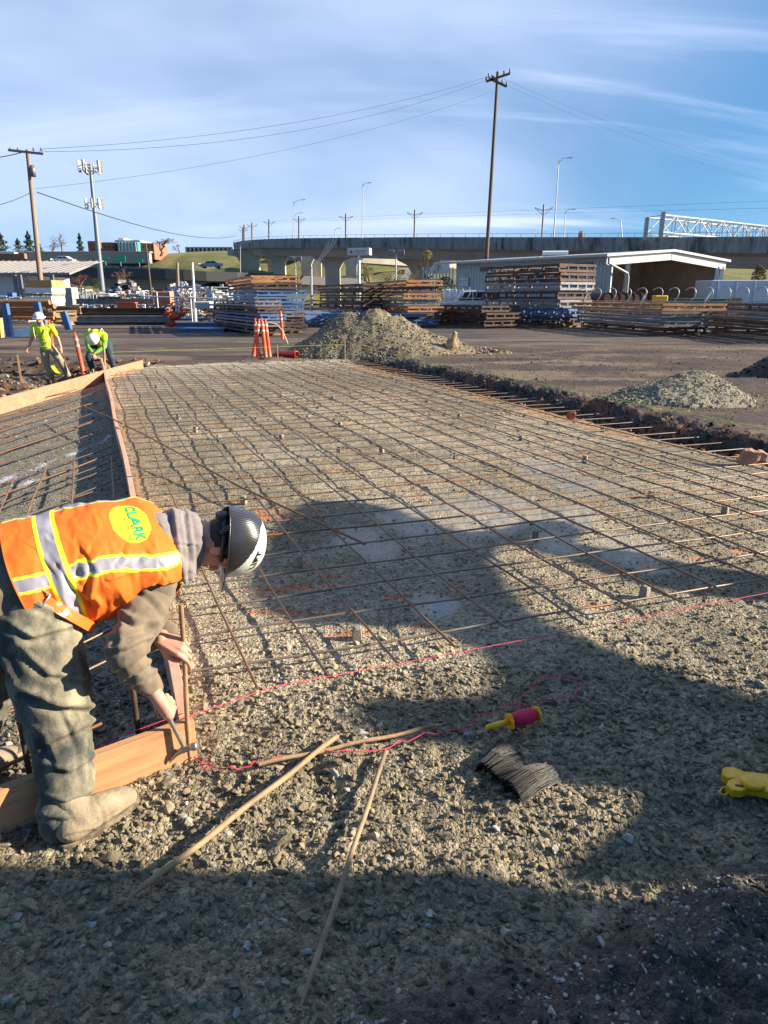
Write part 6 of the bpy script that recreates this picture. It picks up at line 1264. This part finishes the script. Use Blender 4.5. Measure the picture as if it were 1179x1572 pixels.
# lower road viaduct at left
pp = spl([at(-160, 402, 165), at(0, 403, 150), at(100, 405, 142), at(200, 409, 134), at(290, 414, 130), at(360, 420, 135), at(470, 425, 160)], 6)
lo = empty('lower_viaduct', tuple(pp[0] * [1, 1, 0]), 0, 'low dark highway viaduct crossing behind the left yard', 'viaduct')
sweep('barrier', pp, [(0, 0), (.4, 0), (.4, -.9), (0, -.9)], CBD, lo); sweep('deck', pp, [(.41, -.5), (14, -.5), (14, -2.0), (2, -2.0), (1.4, -1.2), (.41, -1.2)], ASPH, lo); sweep('girder', pp, [(.8, -2.01), (10, -2.01), (10, -3.6), (.8, -3.6)], CB, lo)
for px in (60, 150, 228): q = at(px, 440, 142); MB().box((q[0], 148, 2.5), (2.2, 2.2, 6.0)).build('pier', CB, lo, world=True)
# vehicles on it
for px, py, m, lab, rz in ((96, 402, CARW, 'white car on the lower viaduct at far left', 0), (322, 409, mat('pale_blue_car', (.35, .42, .52), .3), 'pale blue car on the lower viaduct below the overpass end', 0), (165, 427, mat('red_car', (.35, .02, .05), .3), 'dark red car under the lower viaduct behind the cell tower', 0), (218, 427, mat('blue_car', (.2, .28, .4), .3), 'blue-grey car under the lower viaduct right of the red one', 0)):
    Y = 146 if py < 415 else 150; q = at(px, py + 3, Y); vehicle((q[0] - 2, Y, q[2]), rz, 4.5, 1.8, CARP, CARWN, m, lab, 'car')
    if py > 415: MB().box((2, 0, -.25), (6, 3, .5)).build('parking_pad', ASPH, None, loc=(q[0], Y, q[2] - .3)); COL.objects[-1]['kind'] = 'structure'
# hills
def hill(name, xs_, ridge, Yb, Yf, m, n=40):
    """ridge: list (px, py) at distance Yb, falls to the ground at Yf"""
    px = np.linspace(xs_[0], xs_[1], n); V = []
    for a in px:
        top = at(a, np.interp(a, [r[0] for r in ridge], [r[1] for r in ridge]), Yb); bot = at(a, 440, Yf)
        for t in np.linspace(0, 1, 9): q = bot + (top - bot) * t; V.append((q[0], q[1], -.5 + (top[2] + .5) * (t * t * (3 - 2 * t)) + (.25 * math.sin(a * .13 + t * 7) if 0 < t < 1 else 0)))
        V.append((top[0] * 1.15, top[1] * 1.15, top[2] - 1.0)); 
    k = 10; Fc = [(i * k + j, (i + 1) * k + j, (i + 1) * k + j + 1, i * k + j + 1) for i in range(n - 1) for j in range(k - 1)]
    o = link(name, mesh_np(name, V, Fc, True), m); tag(o, kind='structure'); return o
hill('grass_hill', (-400, 1300), [(-400, 398), (0, 396), (180, 394), (240, 391), (300, 386), (380, 384), (470, 386), (560, 394), (700, 399), (1300, 402)], 260, 205, GRASS, 60)
hill('grass_bank', (205, 420), [(205, 432), (250, 424), (290, 414), (360, 411), (420, 418)], 134, 104, mat('dark_bank_grass', (.075, .11, .025), .95, var=.3, vscale=.15, bump=.3, bscale=2), 24)  # this bank's grass is a darker green than the hill's
hill('grass_bank', (440, 700), [(440, 432), (520, 424), (600, 416), (700, 422)], 190, 150, GRASS, 24)
# ---- brick building with teal glass, wall, other buildings
def T2(a, b, Y, dep, m, nm, par): p = at(*a, Y); q = at(*b, Y); return MB().box(((p[0] + q[0]) / 2, Y + dep / 2, (p[2] + q[2]) / 2), (q[0] - p[0], dep, p[2] - q[2])).build(nm, m, par, world=True)
BRK = mat('red_brick', (.36, .14, .085), .9, var=.12, vscale=.3); TEAL = mat('teal_glass', (.10, .30, .32), .15, var=.3, vscale=.2); BW = mat('building_white', (.62, .60, .57), .8)
bb = empty('brick_building', tuple(at(190, 395, 240) * [1, 1, 0]), 0, 'red brick building with teal glass middle on the hill at left', 'building')
T2((155, 372), (178, 398), 240, 15, BRK, 'wall', bb); T2((180, 371), (213, 398), 237, 15, TEAL, 'glass_front', bb); T2((213, 373), (238, 398), 240, 15, BRK, 'wall', bb); T2((134, 370), (153, 386), 246, 15, BRK, 'wall', bb)
T2((176, 368.5), (215, 371.5), 239, 14, BW, 'roof', bb); T2((181, 365.5), (190, 368.5), 240, 8, BW, 'rooftop_unit', bb)
for x in np.arange(183, 213, 5): T2((x, 371.5), (x + .5, 398), 236.8, .2, BW, 'mullion', bb)
for x in (160, 166, 172, 218, 225, 232): T2((x, 377), (x + 3, 381), 239.9, .3, GL, 'window', bb)
gw = empty('retaining_wall', tuple(at(100, 400, 190) * [1, 1, 0]), 0, 'long tan retaining wall behind the lower viaduct', 'retaining wall'); T2((-100, 387), (230, 404), 190, 2, mat('tan_wall', (.36, .32, .25), .9, var=.15, vscale=.2), 'wall', gw); T2((-100, 386), (230, 387), 189.8, 2.5, BW, 'coping', gw)
fb_ = empty('flat_white_building', tuple(at(20, 395, 200) * [1, 1, 0]), 0, 'long low building with white roof band at the far left edge', 'building'); T2((-60, 389), (38, 397), 188, 1.5, mat('brown_siding', (.22, .14, .10), .8), 'wall', fb_); T2((-60, 387), (22, 389.5), 187.5, 2, BW, 'roof', fb_)
cw = empty('arched_wall', tuple(at(320, 386, 262) * [1, 1, 0]), 0, 'low grey structure with a row of dark arches on the grassy ridge', 'wall')
T2((284, 379), (358, 386.5), 262, 4, CBL, 'wall', cw)
for x in np.arange(287, 356, 6.4): T2((x, 380.5), (x + 3.4, 386.4), 261.9, .3, DRK, 'arch', cw)
fb2 = empty('distant_apartments', tuple(at(590, 395, 250) * [1, 1, 0]), 0, 'reddish and white buildings glimpsed under the overpass', 'building'); T2((566, 388), (585, 399), 250, 8, BRK, 'wall', fb2); T2((586, 391), (606, 401), 246, 8, BW, 'wall', fb2); T2((430, 385), (470, 394), 240, 8, BW, 'annex', fb2); T2((640, 398), (690, 418), 150, 8, BW, 'annex', fb2)
# green highway signs
for k, (px, py) in enumerate(((161, 398), (184, 397), (213, 400))):
    q = at(px, py, 151); o = empty('highway_sign', (q[0], 151, 5.0), 0, ['leftmost', 'middle', 'rightmost'][k] + ' green highway sign standing on the lower viaduct', 'road sign'); MB().box((0, 0, q[2] - 5), (1.7 + .6 * (k == 1), .15, .75 + .5 * (k == 1))).build('panel', mat('sign_green', (.02, .33, .20), .4), o); MB().box((0, .15, (q[2] - 5) / 2 - .4), (.15, .15, q[2] - 5)).build('support', GALV, o)
# ---- poles
def pole(name, bx, by, tx, ty, Y, r0, r1, m, label, cat):
    b = at(bx, by, Y); t_ = at(tx, ty, Y); d = (t_ - b) / (t_[2] - b[2]); base = b - d * b[2]; base[2] = 0
    o = empty(name, tuple(base), 0, label, cat); mb = MB(); mb.tube([base - [0, 0, .5], base * .6 + t_ * .4, t_], [r0, r0 * .6 + r1 * .4, r1], 10); mb.build('pole', m, o, world=True); return o, base, t_
PW = mat('pole_wood', (.12, .08, .058), .9, var=.25, vscale=2, stretch=(1, 1, .2), dirt=(.07, .05, .04), dscale=1, dlo=.5, dhi=.7); PWL = mat('pale_pole_wood', (.25, .19, .135), .9, var=.2, vscale=2, stretch=(1, 1, .2)); WIR = mat('power_wire', (.03, .03, .03), .6); INS = mat('insulator', (.12, .10, .10), .4)
o, b_, t1 = pole('utility_pole', 747, 395, 764, 110, 64, .19, .11, PW, 'tall brown wooden utility pole rising behind the metal building', 'utility pole')
for (dz, L_, a) in ((-.5, 1.9, .45), (-.85, 1.5, -.6)):
    c = t1 + [0, -.3, dz]; mb = MB(); mb.beam(c - np.array([L_ / 2, 0, a * L_ / 3]), c + np.array([L_ / 2, 0, a * L_ / 3]), .14, .16); mb.build('crossarm', PW, o, world=True)
    for k in (-1, -.5, .5, 1): q = c + np.array([k * L_ / 2, 0, a * L_ / 3 * k]); MB().lathe(q + [0, 0, .05], [(.05, 0), (.09, .08), (.05, .16), (.10, .24), (0, .32)], 8).build('insulator', INS, o, world=True)
o, b_, t2 = pole('utility_pole', 66, 470, 42, 230, 44, .17, .11, PWL, 'weathered wooden utility pole behind the standing worker at left', 'utility pole')
c = t2 + [0, -.2, -.15]; mb = MB(); mb.beam(c + [-1.0, 0, .1], c + [1.0, 0, -.1], .12, .12); mb.build('crossarm', PWL, o, world=True)
for k in (-.9, -.45, .45, .9): MB().lathe(c + [k, 0, .05], [(.04, 0), (.07, .07), (.04, .14), (0, .22)], 8).build('insulator', INS, o, world=True)
MB().lathe(t2 + [.25, -.2, -1.15], [(0, -.3), (.14, -.3), (.15, .3), (0, .3)], 12).build('junction_can', GRYS, o, world=True)
def wire(p, q, sag, r, label, n=24):
    pts = [p + (q - p) * t - np.array([0, 0, sag * 4 * t * (1 - t)]) for t in np.linspace(0, 1, n)]; mb = MB(); mb.tube(pts, r, 4); tag(mb.build('power_line', WIR, world=True, loc=tuple(p)), label, 'power line')
wire(at(752, 117, 63.5), at(60, 229, 44), .9, .010, 'uppermost power line sweeping from the tall pole to the left pole')
wire(at(755, 120, 63.5), at(58, 233, 44), 1.3, .010, 'second power line just below the uppermost one')
wire(at(757, 140, 63.5), at(52, 290, 44), .9, .008, 'thin line dropping from the tall pole to the lower left pole attachment')
wire(at(57, 295, 44), at(362, 362, 130), 1.2, .032, 'dark cable from the left pole down to the overpass end')
wire(at(46, 296, 44), at(-120, 312, 36), .5, .018, 'dark cable leaving the left pole towards the left edge')
wire(at(40, 232, 44), at(-160, 226, 40), .5, .025, 'power line leaving the left pole top towards the left edge')
wire(at(770, 120, 63.5), at(1400, 300, 80), 1.5, .007, 'faint power line running right from the tall pole')
wire(at(772, 128, 63.5), at(1400, 322, 80), 1.5, .006, 'second faint power line running right from the tall pole')
o, b_, t3 = pole('small_utility_pole', 231, 440, 224, 375, 95, .16, .11, PW, 'thin brown pole in front of the lower viaduct', 'utility pole')
o, b_, t3 = pole('small_utility_pole', 274, 452, 272, 403, 75, .17, .14, PWL, 'short weathered pole rising from the blue-grey heap', 'utility pole')
pole('white_mast', 299, 470, 295, 403, 48, .09, .08, WPT, 'slim white mast beside the white pipe rail gate', 'mast')
pole('steel_post', 478, 495, 478, 412, 50, .10, .07, GALV, 'slim grey steel post with guy wires right of the rusty and blue stack', 'post')
for k in range(3): wire(at(478, 412 + k, 50), at(508 + k * 5, 366, 112), .2, .03, ['upper', 'middle', 'lower'][k] + ' pale guy cable rising from the slim post to the overpass')
# cell tower
o, b_, t_ = pole('cell_tower', 156, 436, 138, 252, 105, .45, .19, mat('tower_grey', (.20, .23, .25), .5, .3), 'tall grey monopole cell tower with two rings of white antennas', 'cell tower')
def ring(py, R_, n, h, nm):
    c = at(138 + (py - 252) * .105, py, 105); a_p = MB()
    for k in range(n):
        t = 2 * math.pi * k / n + .3; q = c + np.array([R_ * math.cos(t), R_ * math.sin(t), 0]); MB().box(q, (.34, .22, h), t).build('antenna', mat('antenna_grey', (.42, .43, .42), .5), o, world=True)
    mb = MB(); mb.tube([c + np.array([R_ * .95 * math.cos(t), R_ * .95 * math.sin(t), 0]) for t in np.linspace(0, 6.283, 13)], .06, 5); [mb.beam(c, c + np.array([R_ * math.cos(t), R_ * math.sin(t), 0]), .09, .09) for t in (.3, 2.4, 4.5)]; mb.build('mount_ring', GALV, o, world=True)
ring(256, 1.5, 9, 1.4, 'a'); ring(263, 1.0, 3, .7, 'c'); ring(313, 1.1, 7, 1.2, 'b')
# street lights
def lamp(bx, by, tx, ty, Y, arm, label, r=.075, double=False):
    b = at(bx, by, Y); t_ = at(tx, ty, Y); o = empty('street_lamp', tuple(b), 0, label, 'street lamp'); mb = MB(); mb.tube([b, t_], [r, r * .6], 8); mb.build('pole', GALV, o, world=True)
    mb = MB(); e = t_ + np.array([arm, 0, abs(arm) * .22]); mb.tube([t_ - [0, 0, .2], t_ + np.array([arm * .4, 0, abs(arm) * .17]), e], r * .5, 6); mb.build('arm', GALV, o, world=True); MB().box(e + [arm * .1, 0, 0], (.5, .2, .09)).build('lamp_head', GALV, o, world=True)
lamp(850, 364, 858, 246, 84, 1.1, 'tallest street lamp on the overpass right of the tall wooden pole')
lamp(556, 366, 557, 283, 108, .9, 'tall street lamp on the overpass above the white box sign'); lamp(450, 366, 451, 310, 128, 1.6, 'street lamp on the overpass left part, its arm pointing right')
lamp(452.5, 366, 453, 329, 150, 1.2, 'shorter street lamp behind the left overpass lamp'); lamp(866, 364, 868, 324, 100, 1.0, 'short street lamp just right of the tallest one'); lamp(955, 364, 953, 338, 100, -1.0, 'small street lamp between the tallest lamp and the truss')
lamp(369, 420, 369, 374, 120, 1.2, 'small white lamp standing below the curved overpass end'); lamp(514, 366, 514, 352, 135, .8, 'tiny lamp on the overpass left of the white box sign')
def cat(bx, by, tx, ty, Y, label):
    b = at(bx, by, Y); t_ = at(tx, ty, Y); o = empty('catenary_pole', tuple(b), 0, label, 'rail wire pole'); mb = MB(); mb.tube([b, t_], .15 * Y / 115, 8); mb.build('pole', GRYS, o, world=True)
    for s_ in (-1, 1): mb = MB(); q = t_ - [0, 0, .8]; mb.beam(q, q + np.array([s_ * 1.2, 0, .45]), .07, .07); mb.beam(q - [0, 0, .5], q + np.array([s_ * 1.2, 0, .4]), .05, .05); mb.build('bracket', GRYS, o, world=True)
for k, a in enumerate(((832, 364, 835, 314, 98), (636, 366, 637, 322, 112), (531, 366, 531, 328, 125), (459, 368, 459, 332, 140), (413, 368, 413, 337, 150), (387, 370, 387, 342, 165), (375, 371, 375, 345, 175), (373, 372, 373, 350, 190))):
    cat(*a, ['nearest rail wire pole, right of the tall wooden pole', 'rail wire pole on the overpass left of the tall wooden pole', 'rail wire pole just left of the tall lamp above the box sign', 'rail wire pole beside the left overpass lamp', 'rail wire pole over the second pier from the left', 'rail wire pole near the curved overpass end', 'thin rail wire pole at the curved overpass end', 'farthest and shortest rail wire pole at the overpass end'][k])
for k in range(2):
    mb = MB(); mb.tube([at(1400, 300 + k * 14, 75), at(835, 322 + k * 6, 98), at(637, 329 + k * 5, 112), at(531, 334 + k * 4, 125), at(459, 337 + k * 3, 140), at(413, 341 + k * 3, 150)], .011, 4); tag(mb.build('rail_wire', WIR, world=True, loc=tuple(at(835, 322, 98))), ['upper', 'lower'][k] + ' thin rail wire strung between the overpass poles', 'rail wire')
# sign truss
o = empty('sign_truss', tuple(at(1010, 362, 78)), 0, 'white steel box truss gantry on the overpass at the right', 'sign truss'); TR = mat('truss_paint', (.36, .39, .40), .5)
A0, A1 = at(1018, 330, 76), at(1015, 358, 76); B0, B1 = at(1320, 363, 112), at(1320, 385, 112); off = np.array([-.75, 2.4, 0]); mb = MB(); n = 22
cor = lambda t: [A0 * (1 - t) + B0 * t, (A1 + [0, 0, .1]) * (1 - t) + B1 * t, A0 * (1 - t) + B0 * t + off, (A1 + [0, 0, .1]) * (1 - t) + B1 * t + off]
C_ = [cor(i / n) for i in range(n + 1)]
for j in range(4): mb.tube([c[j] for c in C_], .10, 6)
mb.build('chords', TR, o, world=True); mb = MB()
for i in range(n):
    a, b = C_[i], C_[i + 1]
    mb.beam(a[0], b[1], .08, .08) if i % 2 else mb.beam(a[1], b[0], .08, .08); mb.beam(a[2], b[3], .08, .08) if i % 2 else mb.beam(a[3], b[2], .08, .08); mb.beam(a[0], a[2], .07, .07); mb.beam(a[0], a[1], .07, .07); mb.beam(a[2], a[3], .07, .07); mb.beam(a[0], b[2], .06, .06)
mb.build('bracing', TR, o, world=True)
for q in (A0 + [0, 0, .3], A0 + off): mb = MB(); mb.beam([q[0], q[1], at(1015, 366, 76)[2]], q, .34, .34); mb.build('tower_leg', TR, o, world=True)
# maintenance floodlights and box sign
p = at(551, 392, 56); o = empty('box_sign', (p[0], 56, 0), 0, 'small white box sign with red and grey marks on a white post', 'sign'); zt = at(551, 392, 56)[2]; zb = at(551, 382, 56)[2]
mb = MB(); mb.tube([(0, 0, 0), (0, 0, zt)], .10, 8); mb.build('post', WPT, o); MB().box((.05, 0, (zt + zb) / 2 + .02), (1.75, .7, (zb - zt) + .04), -.25).build('panel', mat('sign_face', (.66, .62, .62), .5), o, bevel=.02)
mb = MB(); fr_ = (np.array([math.cos(-.25), math.sin(-.25), 0]), np.array([-math.sin(-.25), math.cos(-.25), 0]), np.array([0, 0, 1.])); c = np.array([.05, 0, (zt + zb) / 2]) - fr_[1] * .36
mb.box(c + fr_[0] * -.55, (.16, .02, .2), ax=fr_); mb.build('logo', mat('sign_red', (.5, .05, .06)), o); mb = MB(); mb.box(c + fr_[0] * .15 + [0, 0, .05], (.95, .02, .10), ax=fr_); mb.box(c + fr_[0] * .15 - [0, 0, .12], (.7, .02, .06), ax=fr_); mb.build('text_lines', mat('sign_salmon', (.55, .30, .30), .5), o)
for k, (px, py, Y) in enumerate(((608, 388, 60), (453, 397, 75))):
    p = at(px, py, Y); o = empty('floodlight_mast', (p[0], Y, 0), 0, ['floodlight mast with two heads right of the box sign', 'floodlight mast with two heads behind the rusty and blue stack'][k], 'floodlight'); mb = MB(); mb.tube([(0, 0, 0), (0, 0, p[2])], .06, 8); mb.build('post', GALV, o)
    for s_ in (-1, 1): MB().box((s_ * .42, -.1, p[2]), (.55, .25, .42)).build('lamp_head', GRYS, o, bevel=.04)
o = empty('yield_lamp', tuple(at(891, 364, 84)), 0, 'small orange beacon box on the overpass parapet', 'beacon'); MB().box((0, 0, .2), (.5, .3, .5)).build('housing', mat('orange_beacon', (.7, .25, .1), .5), o, bevel=.05); MB().box((0, 0, .55), (.3, .3, .2)).build('cap', WPT, o)
# ---- trees
LEAF = {}
def tree(px, Yd, base, top, wid, kind, label, cat_='tree', seed=1, lc=(.03, .055, .02), z0=None):
    """evergreen / bush / bare tree placed by photo column, distance, base and top rows"""
    b = at(px, base, Yd); t_ = at(px, top, Yd); hgt = t_[2] - b[2]; w_ = wid * Yd / F; o = empty(kind + '_tree' if kind != 'bush' else 'bush', tuple(b), 0, label, cat_); r = np.random.RandomState(seed)
    TB = mat('bark', (.13, .10, .075), .9); mb = MB()
    if kind in ('evergreen', 'bush'):
        mb.tube([(0, 0, -.5), (0, 0, hgt * .5), (0, 0, hgt * .95)], [hgt * .03, hgt * .02, hgt * .006], 6); mb.build('trunk', TB, o); n = 1500; V = []; Fc = []
        for i in range(n):
            h = r.rand() ** .8; rad = (w_ / 2 * (1 - h) ** .75 * (.75 + .35 * math.sin(h * 26)) if kind == 'evergreen' else w_ / 2 * math.sqrt(max(0, 1 - (2 * h - 1) ** 2)) ) * (r.rand() ** .4); th = r.rand() * 6.283
            c = np.array([rad * math.cos(th), rad * math.sin(th), hgt * (.06 + .94 * h)]); s_ = hgt * r.uniform(.02, .05); a = nrm(r.normal(size=3)) * s_; d_ = nrm(r.normal(size=3)) * s_; k = len(V); V += [c - a, c + d_ * .6, c + a, c - d_ * .6]; Fc.append((k, k + 1, k + 2, k + 3))
        m = mat('leaf_%d_%d_%d' % tuple(int(v * 1000) for v in lc), lc, .8, var=.4, vscale=.8)
        mb = MB(); mb.add(V, Fc); mb.build('foliage', m, o)
    else:
        def br(p, d, L, rad, dep):
            q = p + d * L; m_ = (p + q) / 2 + r.normal(size=3) * L * .05; mb.tube([p, m_, q], [rad, rad * .8, rad * .6], 5 if dep < 2 else 3, cap=False)
            if dep >= 5: return
            for _ in range(3 if dep < 4 else 4): br(p + (q - p) * r.uniform(.55, 1), nrm(d + r.normal(size=3) * .42 + [0, 0, .12]), L * r.uniform(.55, .8), rad * .58, dep + 1)
        br(np.array([0, 0, -.3]), np.array([0, 0, 1.]), hgt * .30, hgt * .028, 0); V = np.array(mb.v); sx = (w_ / 2) / np.percentile(np.abs(V[:, 0]), 97); sz = hgt / V[:, 2].max(); mb.v = [(p[0] * sx, p[1] * sx, p[2] * sz) for p in mb.v]
        if True: mb.build('branches', mat('twig_%d_%d_%d' % tuple(int(v * 1000) for v in lc), lc, .9), o)
    return o
for k, (px, Y, b, t, wd, kd, lab, lc) in enumerate([
    (4, 230, 392, 355, 30, 'evergreen', 'dark evergreen at the left picture edge', (.022, .05, .022)), (30, 235, 392, 366, 24, 'evergreen', 'low dark evergreen second from the left edge', (.02, .045, .02)), (47, 232, 392, 355, 24, 'evergreen', 'dark pointed evergreen just left of the left pole\'s middle', (.022, .052, .022)), (125, 232, 391, 358, 15, 'evergreen', 'slim evergreen left of the cell tower', (.03, .065, .03)), (62, 236, 392, 372, 16, 'evergreen', 'small evergreen right of the left wooden pole', (.02, .045, .02)),
    (96, 228, 392, 357, 30, 'bare', 'bare brown tree between the left pole and the slim evergreen', (.17, .11, .08)), (82, 228, 392, 368, 18, 'bare', 'small bare tree left of the larger bare one', (.16, .11, .08)), (247, 228, 391, 364, 36, 'bare', 'round bare brown tree right of the brick building', (.20, .13, .085)), (275, 230, 388, 374, 20, 'bare', 'low bare tree at the start of the grassy ridge', (.18, .13, .09)),
    (122, 85, 452, 420, 36, 'bare', 'reddish bare shrub in the far yard left of the tower base', (.22, .10, .08)), (190, 100, 440, 412, 30, 'bare', 'thin bare tree rising behind the scrap heap', (.20, .12, .07)),
    (568, 75, 452, 402, 40, 'bare', 'twiggy yellow-brown tree behind the middle stack', (.20, .17, .08)), (598, 78, 452, 410, 44, 'bare', 'twiggy bush right of the box sign post', (.22, .19, .08)), (652, 72, 452, 380, 44, 'bare', 'dark bare tree left of the metal building', (.07, .06, .04)), (625, 74, 452, 415, 34, 'bare', 'low twiggy tree between two twiggy ones', (.18, .15, .07)),
    (683, 66, 462, 425, 30, 'bush', 'dark green hedge against the metal building\'s left corner', (.02, .04, .015)), (148, 88, 444, 428, 14, 'bush', 'small rounded dark bush at the cell tower\'s foot', (.035, .05, .012)), (1161, 62, 450, 408, 20, 'bush', 'dry grassy tree behind the white trailer', (.22, .18, .07)), (656, 73, 400, 384, 16, 'bush', 'yellow-green crown tip over the dark bare tree', (.26, .23, .07))]):
    tree(px, Y, b, t, wd, kd, lab, seed=k + 3, lc=lc, cat_='bush' if kd == 'bush' else 'tree')
# fence of the far yard boundary
fo = empty('boundary_fence', tuple(at(640, 455, 68) * [1, 1, 0]), 0, 'white slatted boundary fence left of the metal building', 'fence')
for x in np.arange(650, 696, 5): q = at(x, 420, 70); MB().box((q[0], 70, 2.2), (.16, .12, 4.4)).build('post', BW, fo, world=True)
for z in (1.2, 2.3, 3.3): a = at(650, 440, 70); b = at(696, 440, 70); MB().box(((a[0] + b[0]) / 2, 70.12, z), (b[0] - a[0], .06, .12)).build('rail', BW, fo, world=True)
